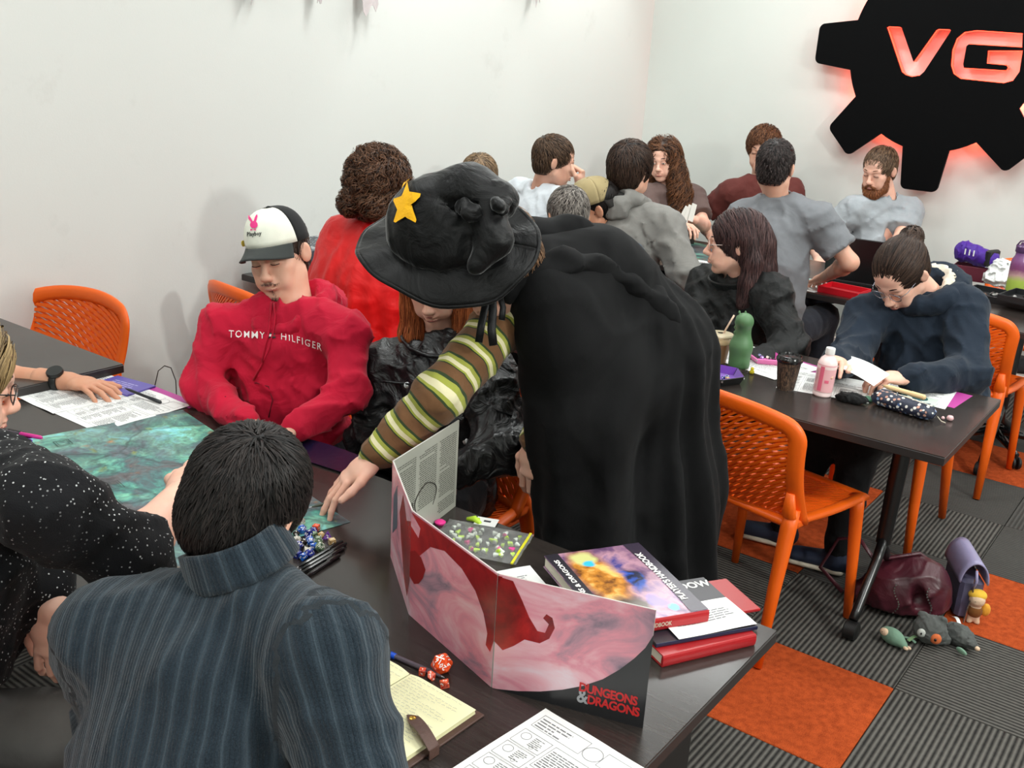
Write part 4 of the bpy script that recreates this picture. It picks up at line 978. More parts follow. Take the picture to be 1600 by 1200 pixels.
def long_hair(info, root, m, locks, n=3500, t=.012, seed=5, ln=.09, wd=.004, curl=0, h=.006, part=None, jit=.2, curlf=60, seg=7, hairline=.0, sidecut=True, name='hair', lift=.004):
    """locks: list of (list of local points, list of radii) falling from the scalp"""
    W, s = info['W'], info['s']; allw = [W(*q) if len(q) == 3 else q for L_, r_ in locks for q in L_]; lo, hi = np.min(allw, 0)-.1, np.max(allw, 0)+.1
    def fn(f, W_, s_):
        for L_, r_ in locks:
            q = [W(*a) for a in L_]
            for i in range(len(q)-1): f.cone(q[i], q[i+1], r_[i], r_[i+1], .02)
    def flow(p, g):
        loc = np.stack([(p-W(0, 0, 0))@info['Fm'][i]/s for i in range(3)], 1); top = np.clip((loc[:, 2:3]-.02)/.08, 0, 1)
        px = (loc[:, 0:1]-(part if part is not None else 0)); d = np.tile(np.array([0, 0, -1.0]), (len(p), 1)); d = d*(1-.6*top)+info['Fm'][0]*np.sign(px)*top*.9-info['Fm'][1]*top*.35; return d
    return hair_cap(info, root, m, t=t, n=n, seed=seed, wd=wd, ln=ln, h=h, curl=curl, curlf=curlf, jitter=jit, seg=seg, flow=flow, extra=dict(box=(lo, hi), fn=fn), hairline=hairline, lift=lift, name=name, off=.003)
long_hair(i3, p3, H_red, [([(.075, .02, .03), (.078, .035, -.08), (.085, .07, -.16), (.075, .11, -.23)], [.025, .026, .028, .016]), ([(-.075, .02, .03), (-.08, .03, -.08), (-.085, .06, -.16), (-.07, .10, -.24)], [.025, .028, .03, .016]),
                          ([(0, -.08, 0), (0, -.09, -.1), (0, -.08, -.17)], [.05, .055, .03])], n=4200, ln=.1, seed=8)
bv = bvh_of([o for o in p3.children if o.name.startswith('leather')])
knit_collar(i3, p3, M_lea, N+np.array([0, 0, -.005]), np.array([.1, -.25, 1]), .092, .045, .008, 'jacket_collar', .25)
for pix in ([(668, 560), (672, 600), (680, 640), (690, 690)], [(560, 600), (600, 596), (640, 600)], [(740, 620), (775, 640), (800, 650)]):
    cord(pix, bv, .003, 'jacket_seam', M_lea, p3, i3['base'], .001)
for px, py in ((636, 602), (728, 690), (690, 640)):
    d = Vector(ray(px, py)).normalized(); hit = bv.ray_cast(Vector(CAM), d)
    if hit[0]: build(MB().lathe([(.0, 0), (.010, 0), (.009, .003), (.004, .0035), (.003, .002), (0, .002)], 14, hit[0], Vector((0, 0, 1)).rotation_difference(-d).to_matrix()), 'snap_button', mat('snap_steel', rgb(170, 170, 172), .25, metal=1.0), p3, i3['base'], auto=True)
# -- the wizard: black cloak, velvet witch hat, striped shirt
def stripe_mat():
    t = NT('striped_knit'); a = t.attr('armt'); v = t.attr('vert'); lat = t.attr('lat')
    isarm = t.math('GREATER_THAN', a, .5); wob = t.math('MULTIPLY', t.math('SUBTRACT', t.noise(12, 2), .5), .012)
    u = t.math('ADD', t.math('ADD', t.math('MULTIPLY', isarm, a), t.math('MULTIPLY', t.math('SUBTRACT', 1.0, isarm), v)), wob)
    fr = t.math('FRACT', t.math('MULTIPLY', t.math('ADD', u, 2.0), 1/.058)); br, gr, cr, dk = rgb(110, 78, 52), rgb(156, 160, 70), rgb(222, 214, 176), rgb(52, 66, 42)
    c = t.ramp(fr, [(0, br), (.36, dk), (.46, gr), (.62, cr), (.80, gr), (.88, dk), (.93, br)], 'CONSTANT')
    t.set(col=c, rough=.9, sheen=.1, spec=.15); n = t.bump(t.noise(12, 3, dist=1), .35, .015); t.bump(t.noise(800, 2), .4, .0015, n); return t.m
M_str = stripe_mat()
M_clk = cloth('black_cloak_cloth', rgb(14, 14, 15), wr=(5, .25), weave=700, rough=.8, sheen=.03, spec=.14)
M_vel = (lambda t: (t.set(col=rgb(5, 5, 6), rough=.5, sheen=.32, sheen_r=.3, spec=.25), t.bump(t.noise(500, 2), .3, .001, t.bump(t.noise(9, 4, dist=2.2), .4, .02)), t.m)[-1])(NT('crushed_black_velvet'))
N = P(830, 452, 2.36); H = P(774, 410, 2.32); sR, sL = P(798, 485, 2.42), P(905, 455, 2.52); pel = P(1000, 640, 2.64); che = N*.62+pel*.38+np.array([0, 0, .03])
wR = P(585, 712, 2.30); eR = P(688, 618, 2.28); wL = P(838, 690, 2.46); eL = P(880, 590, 2.62)
sp = dict(skin=S_pale, pel=pel, che=che, shL=sL, shR=sR, wrL=wL, wrR=wR, elL=eL, elR=eR, top=M_str, topname='striped_shirt', ch=.009, fold=.006, foldf=7, thick=.016, bulk=1.0, neck_r=.06, eyes=None, hres=.0032, hdR=P(492, 785, 2.30)-wR, hnR=(0, 0, -1), curlR=(.25, .2, .25, .35), spreadR=.16, thumbR=-.2, hdL=(0, -.1, -1), curlL=.4,
          knL=P(1010, 900, 2.62), knR=P(940, 900, 2.72), trousers=cloth('black_trousers', rgb(18, 18, 20)), anL=np.array([-.52, -.05, .09]), anR=np.array([-.74, .02, .09]), toe=np.array([-.3, -1, 0]))
sp['knL'] = np.array([-.50, -.12, .50]); sp['knR'] = np.array([-.72, -.06, .50])
p4, i4 = person('standing wizard bending over the table in a black cloak, velvet hat and striped jumper', H, (226, -38, -6), N, sp)
hair_cap(i4, p4, H_mid, t=.006, n=1200, seed=4, wd=.003, ln=.03, h=.005)
# cloak: one draped surface from the collar over the back to the floor
B4 = i4['base']
f = Fld(P(930, 600, 2.5)-np.array([.62, .62, .95]), P(930, 600, 2.5)+np.array([.62, .62, .75]), .011)
bk = nrm(np.array([.45, .75, .3])); side4 = nrm(np.cross(nrm(pel-N), bk))
a0, a1, a2, a3, a4 = P(842, 428, 2.46), P(905, 455, 2.52), P(985, 560, 2.64), P(985, 760, 2.70), P(985, 1010, 2.72)
f.ell(a0, (.10, .11, .10), None, .05); f.ell(P(925, 420, 2.54), (.135, .12, .10), None, .08)
f.econe(a1, a2, (.17, .13), (.205, .19), CR, .07); f.econe(a2, a3, (.205, .19), (.222, .19), CR, .08); f.econe(a3, a4, (.222, .19), (.232, .20), CR, .08)
f.cone(sL, P(862, 590, 2.46), .09, .06, .09)
f.cone(P(880, 490, 2.40), P(945, 610, 2.46), .11, .13, .08); f.cone(P(842, 455, 2.33), P(880, 540, 2.36), .065, .075, .06); f.cone(P(880, 540, 2.36), P(905, 660, 2.42), .075, .10, .06); f.cone(P(905, 660, 2.42), P(925, 1000, 2.56), .10, .13, .06)
# long vertical drape folds, deeper towards the hem
I = np.nonzero(np.abs(f.D) < .06); x, y, z = f.ax[0][I[0]], f.ax[1][I[1]], f.ax[2][I[2]]
cx, cy = a3[0], a3[1]; ang = np.arctan2(y-cy, x-cx); amt = np.clip((1.32-z)/.6, 0.0, 1.0)
f.D[I] -= (amt*(.013*np.sin(ang*9+1.3*np.sin(ang*2+z*1.3)+.6*z)+.009*np.sin(ang*17+2*np.sin(z*2)+1))).astype(np.float32)
f.wrinkle(.004, 3.5, 9, 2)
fr = nrm(np.array([-.62, -.55, -.1])); g2 = Fld(f.lo, f.lo+(f.n-1)*f.h, f.h)
f.plane((0, 0, .14), (0, 0, -1)); v, q = f.mesh(); ck = link('cloak', np_mesh('cloak', v, q, M_clk), p4, B4, label='black floor-length cloak')
# turned-down hood and collar roll on the cloak
f = Fld(P(930, 420, 2.45)-.4, P(930, 420, 2.45)+.42, .008)
pts = [((808, 400), 2.42, .035), ((835, 372), 2.46, .045), ((890, 372), 2.50, .050), ((945, 392), 2.52, .045), ((985, 425), 2.50, .036), ((1020, 465), 2.48, .028), ((1048, 492), 2.47, .017), ((1062, 505), 2.47, .008)]
for (a, da, ra), (b, db, rb_) in zip(pts[:-1], pts[1:]): f.cone(P(*a, da), P(*b, db), ra, rb_, .03)
pts = [((795, 455), 2.30, .030), ((840, 430), 2.32, .036), ((880, 412), 2.34, .034), ((930, 418), 2.38, .028), ((985, 445), 2.42, .022), ((1030, 485), 2.45, .014)]
for (a, da, ra), (b, db, rb_) in zip(pts[:-1], pts[1:]): f.cone(P(*a, da), P(*b, db), ra, rb_, .03)
f.wrinkle(.006, 6, 12, 2); v, q = f.mesh(); link('cloak_hood', np_mesh('cloak_hood', v, q, M_clk), ck, B4)
# velvet ribbons hanging at the throat
for pix, r in (([(760, 452, 2.26), (758, 480, 2.24), (752, 508, 2.23), (748, 535, 2.23)], .007), ([(768, 452, 2.26), (770, 485, 2.24), (768, 515, 2.23), (771, 540, 2.23)], .008), ([(778, 452, 2.28), (786, 480, 2.26), (784, 500, 2.25)], .006)):
    build(MB().tube([tuple(P(*a)) for a in pix], r, 8, flat=(.35, 1.3)), 'neck_ribbon', M_vel, ck, B4, smooth=True)
# hat
hc = P(697, 372, 2.20)                          # centre of the brim
up = nrm(CU*.62-CF*.78+CR*-.10); X_ = nrm(CR*.96-CU*.26); X_ = nrm(X_-up*np.dot(X_, up)); Y_ = np.cross(up, X_)   # Y_ away from the camera
def brim(u, v):
    a = u*2*math.pi; rr = .070+(.205-.070)*v; ox = math.cos(a)*rr*.99; oy = math.sin(a)*rr*.74
    w_ = v*v; z = -.03*w_+.018*w_*math.sin(2*a+.6)+.010*w_*math.sin(3*a+2.2)+.004*v*math.sin(9*a)+.05*w_*max(0, math.sin(a))*.5
    return hc+X_*ox+Y_*oy+up*z
mb = MB(); mb.grid(brim, 72, 14, .008); hat = build(mb, 'witch_hat', M_vel, p4, B4, smooth=True, label='floppy black velvet witch hat with yellow felt stars')
rp = [brim(i/72, 1.0) for i in range(73)]; build(MB().tube([tuple(q) for q in rp], .0055, 6, cap=False), 'brim_edge', M_vel, hat, B4, smooth=True)
f = Fld(hc-.3, hc+.34, .006); L_ = lambda x, y, z: hc+X_*x+Y_*y+up*z
HM = np.array([X_, Y_, up])
f.ell(L_(-.005, .0, .01), (.118, .10, .05), HM, .03); f.ell(L_(-.02, .02, .045), (.105, .09, .065), HM, .05)
f.cone(L_(-.01, .03, .07), L_(.045, .05, .095), .062, .05, .05); f.cone(L_(.045, .05, .095), L_(.10, .03, .09), .048, .038, .035)
f.cone(L_(.07, .07, .08), L_(.125, .05, .075), .045, .034, .03); f.cone(L_(.10, -.0, .075), L_(.125, -.045, .05), .038, .036, .02); f.cone(L_(.125, -.045, .05), L_(.095, -.095, .025), .036, .022, .02)
# gathered pleats that fan from the twist
tw = L_(.085, -.005, .095)
for a, zz in ((-.10, .07), (-.11, .03), (-.09, .11), (-.06, .145), (.0, .16)):
    p0 = L_(a, -.06+abs(zz)*.3, zz); f.cone(p0+(tw-p0)*.2, tw, .002, .006, .012, 'sub')
f.wrinkle(.0025, 7, 31, 2); v, q = f.mesh(); crown = link('crown', np_mesh('crown', v, q, M_vel), hat, B4)
f = Fld(tw-.12, tw+.12, .004); rs = np.random.RandomState(4)
for i in range(7):
    a = rs.rand()*6.28; rr = .02+.025*rs.rand(); c = L_(.098+rr*math.cos(a), -.0+rr*math.sin(a)*1.2, .095+.02*rs.rand()); f.ell(c, (.026, .014, .020), frame(rs.normal(size=3)), .006)
f.wrinkle(.002, 16, 3, 2); v, q = f.mesh(); link('gathered_knot', np_mesh('gathered_knot', v, q, M_vel), hat, B4)
M_star = cloth('yellow_felt', rgb(240, 178, 28), weave=500, wr=(6, .1), rough=.9)
bvc = bvh_of([crown, hat])
def star(cx, cy, r, rot, sq=1.0, pts_=5):
    o = []
    for i in range(10):
        a = rot+i*math.pi/5; k = r if i % 2 == 0 else r*.50; o.append((math.sin(a)*k*sq, math.cos(a)*k))
    return o
st = [(640, 286), (643, 301), (659, 304), (658, 309), (645, 321), (652, 344), (650, 348), (636, 339), (621, 349), (618, 347), (624, 329), (618, 316), (619, 312), (631, 308)]
def thick_patch(pts, bvh, name, m, parent, base, off=.006):
    fs = [tuple(range(len(pts)-1, -1, -1))]; return stick(pts, fs, lambda x, y: (x, y), bvh, off, name, m, parent, base, 6)
thick_patch(st, bvc, 'felt_star', M_star, hat, B4)
thick_patch([(646, 277), (641, 279), (633, 290), (631, 297), (640, 284), (646, 281)], bvc, 'felt_star', M_star, hat, B4)
# -- the woman with glasses at the left edge, speckled jumper
def speck_mat():
    t = NT('speckled_black_knit'); v = t.node('ShaderNodeTexVoronoi', i_Vector=t.co, i_Scale=150.0); d = v.outputs['Distance']; c = t.node('ShaderNodeSeparateColor', i_Color=v.outputs['Color']).outputs[0]
    k = t.math('MULTIPLY', t.math('LESS_THAN', d, .22), t.math('GREATER_THAN', c, .45)); k2 = t.math('MULTIPLY', k, t.ramp(t.noise(7, 3), [(.35, (.1,)*3), (.65, (1,)*3)]))
    t.set(col=t.mix(k2, rgb(15, 15, 18), rgb(200, 200, 200)), rough=.85, spec=.2, sheen=.04); t.bump(t.noise(500, 2), .4, .002, t.bump(t.noise(9, 3, dist=1), .5, .02)); return t.m
M_spk = speck_mat()
H = P(-76, 592, 1.80); N = P(-45, 705, 1.72); sR, sL = P(70, 790, 1.50), P(-150, 760, 1.92); pel = np.array([-1.14, -1.84, .57])
eR, wR = P(204, 872, 1.60), P(283, 772, 1.74); eL, wL = P(50, 900, 1.74), P(84, 950, 1.68)
sp = dict(skin=S_pale, pel=pel, shL=sL, shR=sR, wrL=wL, wrR=wR, elL=eL, elR=eR, top=M_spk, topname='jumper', ch=.009, fold=.007, foldf=5.5, thick=.016, bulk=1.08, neck_r=.065, female=True, hs=.97, bareR=.12, bareL=.6, hsz=.95, hres=.0036, curlL=.35, hdL=(.02, -.1, -1), hnL=(-.5, .8, 0), curlR=.3, bust=True,
          trousers=cloth('charcoal_trousers', rgb(108, 105, 102), wr=(9, .5)), **seat(pel, 62, sh=.40))
sp.update(shR=sR, elR=eR)
p5, i5 = person('woman with ash blond hair and black glasses in a speckled black jumper, left edge', H, (22, -16, 0), N, sp)
glasses(i5, p5, mat('black_frames', rgb(14, 14, 15), .3))
long_hair(i5, p5, hair_mat('ash_blond', rgb(84, 66, 42), rgb(168, 142, 100)), [([(.078, .0, .03), (.088, .02, -.05), (.09, .02, -.12)], [.02, .022, .014]), ([(-.078, .0, .03), (-.088, .02, -.05), (-.09, .02, -.12)], [.02, .022, .014]), ([(0, -.08, 0), (0, -.1, -.12), (0, -.09, -.2)], [.06, .06, .035])], n=3500, ln=.09, seed=12)
# -- the person reaching in from beyond the left edge, black watch
wR = P(108, 596, 2.98); sR = np.array([-2.50, -1.20, 1.05]); pel = np.array([-2.45, -1.85, .52]); N = np.array([-2.55, -1.42, 1.10]); sL = np.array([-2.80, -1.50, 1.02])
eR = P(-30, 588, 3.02); wL = np.array([-2.62, -1.30, .80]); 
sp = dict(skin=S_warm, pel=pel, shL=sL, shR=sR, wrL=wL, wrR=wR, elL=ik(sL, wL, (-.5, -1, -.3)), elR=eR, top=cloth('grey_marl_tee', rgb(120, 120, 122)), topname='t_shirt', sleeve='short', hres=.0036, hdR=P(205, 612, 2.88)-wR, hnR=(.12, .0, -1), curlR=(.35, .32, .30, .34), spreadR=.13, thumbR=.2, hsz=1.08, curlL=.4, neck_r=.06, **seat(pel, 10))
p6, i6 = person('person reaching in from the left edge, bare forearm with a chunky black watch', N+np.array([.03, .10, .2]), (20, -20, 0), N, sp)
hair_cap(i6, p6, H_brown, n=900, seed=9)
d = nrm(eR-wR); wc = wR+d*.035; Mw = frame(d, (0, 0, 1)); mb = MB(); mb.tube([tuple(wc+Mw[0]*.033*math.cos(a)+Mw[2]*.029*math.sin(a)) for a in np.linspace(0, 2*math.pi, 25)], .012, 6, cap=False, flat=(.25, 1.0), up=[tuple(Mw[0]*math.cos(a)+Mw[2]*math.sin(a)) for a in np.linspace(0, 2*math.pi, 25)])
M_wat = mat('watch_black', rgb(22, 24, 24), .35); wt = build(mb, 'watch', M_wat, p6, i6['base'], smooth=True)
wM = Matrix(np.array([Mw[0], Mw[1], Mw[2]]).T).to_3x3(); nW = nrm(Mw[2]*.9+Mw[0]*-.45*np.sign(np.dot(Mw[0], -CF)+1e-9)*-1)
wq = Vector((0, 0, 1)).rotation_difference(Vector(nrm(Mw[2]*.85-CF*.45))).to_matrix()
wp = wc+nrm(Mw[2]*.85-CF*.45)*.028
build(MB().lathe([(0, 0), (.022, 0), (.0245, .003), (.0245, .009), (.0225, .012), (.019, .012)], 24, wp, wq), 'watch_case', M_wat, wt, i6['base'], auto=True)
build(MB().lathe([(.019, .0115), (0, .0115)], 24, wp, wq, cap=False), 'watch_face', mat('watch_glass', rgb(10, 12, 13), .08), wt, i6['base'])
for k in range(5):
    a = -1.9-k*.28; c = wc+Mw[0]*.0345*math.cos(a)*-1*np.sign(np.dot(Mw[0], CF))+Mw[2]*.031*math.sin(a)

# -- far people
def simple(label, H, face, N, sL, sR, eL, eR, wL, wR, pel, skin, hairf, az=0, **kw):
    sp = dict(skin=skin, pel=np.asarray(pel, float), shL=sL, shR=sR, elL=eL, elR=eR, wrL=wL, wrR=wR); sp.update(dict(hh=.005, ch=.012, hres=.005, bh=.024)); sp.update(kw)
    if kw.get('legs', True): sp.update(seat(np.asarray(pel, float), az))
    r, i = person(label, H, face, N, sp); 
    if hairf: hairf(i, r)
    return r, i
def sym(N, az, hw=.17, drop=.06, fwd=.0):
    r = adir(az+90); f = adir(az); return N-r*hw+f*fwd-np.array([0, 0, drop]), N+r*hw+f*fwd-np.array([0, 0, drop])
# curly person in the red cape
N = P(592, 356, 3.78); H = P(592, 297, 3.72); pel = N+np.array([.0, -.03, -.60]); sL, sR = sym(N, 0, .17, .07)
wL, wR = N+np.array([-.15, .36, -.38]), N+np.array([.18, .36, -.38]); M_redc = cloth('scarlet_satin', rgb(206, 22, 24), wr=(7, .6), weave=1200, rough=.42, sheen=.05, wd=.02)
M_nvb = cloth('navy_costume', rgb(36, 44, 92))
p7, i7 = simple('person with brown curls in a bright red satin cape, seen from behind', H, (-8, -12, 0), N, sL, sR, ik(sL, wL, (-1, 0, -1)), ik(sR, wR, (1, 0, -1)), wL, wR, pel, S_fair, None, 0, top=M_nvb, topname='costume', eyes=None)
hair_cap(i7, p7, hair_mat('chestnut_curls', rgb(40, 26, 20), rgb(104, 72, 52)), t=.018, n=4200, seed=21, wd=.004, ln=.05, curl=.013, curlf=170, lump=.012, h=.006, jitter=.8, back=-.13, seg=9, lift=.006, extra=dict(fn=lambda f, W, s: [f.ell(W(x, y, z), (.032, .032, .034), None, .015) for x, y, z in ((.075, -.03, -.04), (-.075, -.03, -.04), (.05, -.09, -.06), (-.05, -.09, -.06), (.07, -.04, .06), (-.07, -.04, .06), (0, -.06, .10))]))
f = Fld(N-np.array([.42, .36, .85]), N+np.array([.42, .32, .14]), .011)
f.econe(N+np.array([0, -.02, -.05]), N+np.array([0, -.05, -.22]), (.19, .10), (.25, .14), (1, 0, 0), .08); f.econe(N+np.array([0, -.05, -.2]), N+np.array([0, -.13, -.78]), (.25, .14), (.31, .17), (1, 0, 0), .08)
for q in (sL, sR): f.ell(q+np.array([0, -.01, .0]), (.095, .085, .085), None, .08)
I = np.nonzero(np.abs(f.D) < .06); x, y, z = f.ax[0][I[0]], f.ax[1][I[1]], f.ax[2][I[2]]; ang = np.arctan2(y-N[1]-.1, x-N[0]); amt = np.clip((N[2]-.04-z)/.3, 0, 1)
f.D[I] -= (amt*(.010*np.sin(ang*15+2*np.sin(ang*3)+z*2)+.006*np.sin(ang*29+z*3))).astype(np.float32); f.wrinkle(.004, 6, 2, 2)
f.cone(N+np.array([0, .0, 0]), N+np.array([0, .02, .2]), .07, .08, .01, 'sub'); f.plane(N+np.array([0, .06, 0]), (0, 1, 0)); v, q = f.mesh(); link('cape', np_mesh('cape', v, q, M_redc), p7, i7['base'], label='scarlet satin cape with soft folds')
# back of a short-haired head behind the hat
N = P(742, 335, 5.2); H = P(748, 282, 5.15); pel = N+np.array([0, -.1, -.52]); sL, sR = sym(N, 0); wL, wR = N+np.array([-.15, .34, -.36]), N+np.array([.15, .34, -.36])
simple('person with combed dark blond hair, only the head showing above the witch hat', H, (-22, -10, 5), N, sL, sR, ik(sL, wL, (-1, 0, -1)), ik(sR, wR, (1, 0, -1)), wL, wR, pel, S_fair, lambda i, r: hair_cap(i, r, hair_mat('sandy_hair', rgb(74, 58, 44), rgb(150, 124, 96)), n=1800, seed=5, wd=.004, ln=.05, h=.006, t=.012), 0, top=cloth('grey_sweatshirt', rgb(110, 108, 108)), eyes=None)
# white tee, profile, hand at the mouth
M_wht = cloth('white_tee', rgb(206, 212, 218), wr=(10, .5)); N = P(846, 296, 5.3); H = P(866, 252, 5.22); pel = N+np.array([.02, -.16, -.52]); sR, sL = P(888, 322, 5.1), P(812, 300, 5.45); eR = P(915, 352, 5.0); wR = P(906, 296, 5.0)
wL = N+np.array([.12, .25, -.35])
simple('man in a white T-shirt in profile, fist raised to his mouth', H, (45, -10, 0), N, sL, sR, ik(sL, wL, (-1, .3, -1)), eR, wL, wR, pel, S_fair, lambda i, r: hair_cap(i, r, H_mid and hair_mat('cropped_brown_hair', rgb(44, 32, 24), rgb(96, 74, 56)), n=2600, seed=5, wd=.0036, ln=.028, h=.0055, t=.008, back=-.062, hairline=-.004), 60, top=M_wht, topname='t_shirt', sleeve='short', eyes='open', hdR=(-.02, .2, 1), hnR=(-.8, -.3, .1), curlR=1.3, thumbR=.8, fold=.008)
# greying hair, low behind the cloak
N = P(890, 385, 4.5); H = P(887, 340, 4.42); pel = N+np.array([0, -.12, -.42]); sL, sR = sym(N, -10); wL, wR = N+np.array([-.15, .34, -.26]), N+np.array([.15, .34, -.26])
simple('man with short greying hair, head just above the black cloak', H, (-50, -22, 0), N, sL, sR, ik(sL, wL, (-1, 0, -1)), ik(sR, wR, (1, 0, -1)), wL, wR, pel, S_warm, lambda i, r: hair_cap(i, r, H_grey, n=3600, seed=5, wd=.0036, ln=.03, h=.0055, t=.010, jitter=.6), 0, top=cloth('dark_shirt', rgb(60, 62, 68)), eyes=None)
# backward cap, denim shirt
M_den = cloth('washed_grey_denim', rgb(86, 98, 112), wr=(12, .5)); N = P(952, 372, 4.72); H = P(930, 322, 4.66); pel = N+np.array([0, -.12, -.50]); sL, sR = P(985, 398, 4.62), P(905, 395, 4.85); wL, wR = P(945, 470, 4.55), P(880, 430, 4.7)
p12, i12 = simple('man in a khaki cap worn backwards and a blue-grey denim shirt', H, (236, -14, -8), N, sL, sR, P(1000, 460, 4.5), ik(sR, wR, (-1, 0, -1)), wL, wR, pel, S_warm, None, 250, top=M_den, eyes='open')
hair_cap(i12, p12, H_dark, t=.003, n=500, seed=4, wd=.003, ln=.012, h=.006)
M_kh = cloth('khaki_twill', rgb(158, 142, 104), weave=500, wr=(8, .2)); i2b = i2; i2 = i12
c12, d12 = cap(i12, p12, front=M_kh, back=M_kh, brim=cloth('dark_brim', rgb(40, 38, 36)), rev=True, height=.10)
i2 = i2b; W = i12['W']
build(MB().tube([tuple(W(.052*math.sin(a), .088-.004*math.cos(a)*0, .045+.052*math.cos(a)-.008)) for a in np.linspace(-1.5, 1.5, 13)], .004, 6), 'strap_opening', mat('dark_binding', rgb(50, 42, 34), .8), c12, i12['base'], smooth=True)
build(MB().tube([tuple(W(.075*math.sin(a), .012+.087*math.cos(a), .040)) for a in np.linspace(-1.0, 1.0, 13)], .006, 6, flat=(1, .5)), 'strap', M_kh, c12, i12['base'], smooth=True)
# grey hoodie, back
M_gh = cloth('grey_marl_fleece', rgb(122, 120, 116), weave=500, wr=(9, .5)); N = P(975, 322, 4.72); H = P(985, 268, 4.68); pel = N+np.array([.02, -.14, -.54]); sL, sR = P(915, 352, 4.9), P(1042, 358, 4.62); eR, wR = P(1072, 430, 4.55), P(1088, 432, 4.75); wL = N+np.array([-.2, .3, -.35])
p13, i13 = simple('man with thick dark hair in a grey hooded sweatshirt, back to the camera', H, (2, -8, 0), N, sL, sR, ik(sL, wL, (-1, 0, -1)), eR, wL, wR, pel, S_fair, lambda i, r: hair_cap(i, r, H_brown, n=3200, seed=15, wd=.0042, ln=.06, h=.006, t=.020, jitter=.4, back=-.09), 0, top=M_gh, topname='hoodie', thick=.026, bulk=1.12, fold=.010, eyes=None, curlR=.7)
hood(i13, p13, M_gh, .95, .030, .02)
# long wavy hair woman
M_tp = cloth('taupe_tee', rgb(96, 78, 74), wr=(10, .5)); N = P(1046, 292, 6.1); H = P(1036, 250, 6.05); pel = N+np.array([.0, .06, -.50]); sR, sL = P(1010, 308, 6.05), P(1082, 308, 6.15); eL, wL = P(1096, 348, 6.0), P(1086, 344, 5.78); eR, wR = P(1010, 352, 5.9), P(1062, 352, 5.75)
eL = P(1100, 352, 6.0)
p14, i14 = simple('young woman with very long wavy brown hair in a taupe T-shirt, dealing cards', H, (168, -8, 6), N, sL, sR, eL, eR, wL, wR, pel, S_pale, None, 168, top=M_tp, topname='t_shirt', sleeve='short', female=True, eyes='open', brow=H_brown, bust=True, hdL=(-.6, -.5, .1), hdR=(.5, -.3, .1), curlL=.6, curlR=.6, hs=.95, neckw=.9)
long_hair(i14, p14, hair_mat('long_brown_waves', rgb(44, 28, 20), rgb(120, 78, 50)), [([(-.07, .0, .04), (-.092, .02, -.08), (-.115, .05, -.2), (-.12, .08, -.30), (-.10, .09, -.38)], [.032, .042, .055, .052, .03]), ([(.07, .0, .04), (.084, .0, -.08), (.09, -.01, -.2), (.09, -.02, -.34)], [.03, .034, .036, .024]), ([(0, -.08, 0), (0, -.1, -.15), (0, -.09, -.32)], [.06, .06, .04])], n=4200, ln=.12, curl=.013, curlf=85, seed=14, part=-.01, h=.007, jit=.25, hairline=-.012)
# maroon tee man
M_mar = cloth('maroon_tee', rgb(92, 44, 40), wr=(10, .5)); N = P(1188, 278, 6.2); H = P(1192, 234, 6.15); pel = N+np.array([.0, .08, -.50]); sR, sL = P(1142, 300, 6.2), P(1236, 298, 6.15); wR, wL = N+np.array([-.15, -.3, -.34]), N+np.array([.15, -.3, -.34])
simple('man in a maroon T-shirt with curly hair, half hidden against the back wall', H, (170, -8, 0), N, sL, sR, ik(sL, wL, (1, 0, -1)), ik(sR, wR, (-1, 0, -1)), wL, wR, pel, S_fair, lambda i, r: hair_cap(i, r, hair_mat('auburn_curls', rgb(60, 36, 24), rgb(122, 80, 54)), n=2400, seed=5, wd=.004, ln=.035, curl=.005, curlf=150, h=.006, t=.020, jitter=.7, hairline=.0), 175, top=M_mar, topname='t_shirt', sleeve='short', eyes='down')
# grey tee man, back
M_gt = cloth('slate_grey_tee', rgb(116, 118, 122), wr=(9, .55)); N = P(1214, 312, 4.68); H = P(1211, 262, 4.62); pel = N+np.array([.06, -.12, -.60]); sL, sR = P(1160, 340, 4.78), P(1278, 345, 4.58); eR, wR = P(1328, 410, 4.55), P(1290, 432, 4.85); wL = N+np.array([-.2, .32, -.42])
simple('man in a slate grey T-shirt with a dark crew cut, back to the camera', H, (-8, -8, 0), N, sL, sR, ik(sL, wL, (-1, 0, -1)), eR, wL, wR, pel, S_fair, lambda i, r: hair_cap(i, r, hair_mat("dark_crew_cut", rgb(24, 20, 20), rgb(70, 60, 58)), n=2600, seed=5, wd=.0034, ln=.016, h=.0055, t=.004, jitter=.4, back=-.07, extra=dict(fn=lambda f, W, s: [f.ell(W(q*.09, -.01, -.015), (.022, .03, .035), None, .006, 'sub') for q in (-1, 1)])), 0, top=M_gt, topname='t_shirt', sleeve='short', eyes=None, thick=.022, bulk=1.05, fold=.008)
# bearded man
M_lg = cloth('light_grey_tee', rgb(158, 163, 168), wr=(9, .5)); N = P(1385, 312, 5.85); H = P(1374, 266, 5.78); pel = N+np.array([.0, .02, -.52]); sR, sL = P(1334, 328, 5.85), P(1422, 330, 5.9); wR, wL = N+np.array([-.20, -.40, -.34]), N+np.array([.16, -.42, -.34])
p17, i17 = simple('bearded man in a light grey T-shirt beneath the gear sign', H, (192, -16, 0), N, sL, sR, ik(sL, wL, (1, 0, -1)), ik(sR, wR, (-1, 0, -1)), wL, wR, pel, S_pale, lambda i, r: hair_cap(i, r, hair_mat('short_brown_hair', rgb(62, 46, 36), rgb(122, 96, 74)), n=2600, seed=5, wd=.0036, ln=.026, h=.005, t=.008, back=-.065, hairline=-.004), 185, top=M_lg, topname='t_shirt', sleeve='short', eyes='down', bulk=1.1, brow=H_beard, fold=.009)
f = Fld(i17['W'](0, .04, -.09)-.12, i17['W'](0, .04, -.09)+.12, .004); Wb = i17['W']
f.ell(Wb(0, .072, -.112), (.040, .034, .036), i17['Fm'], .02)
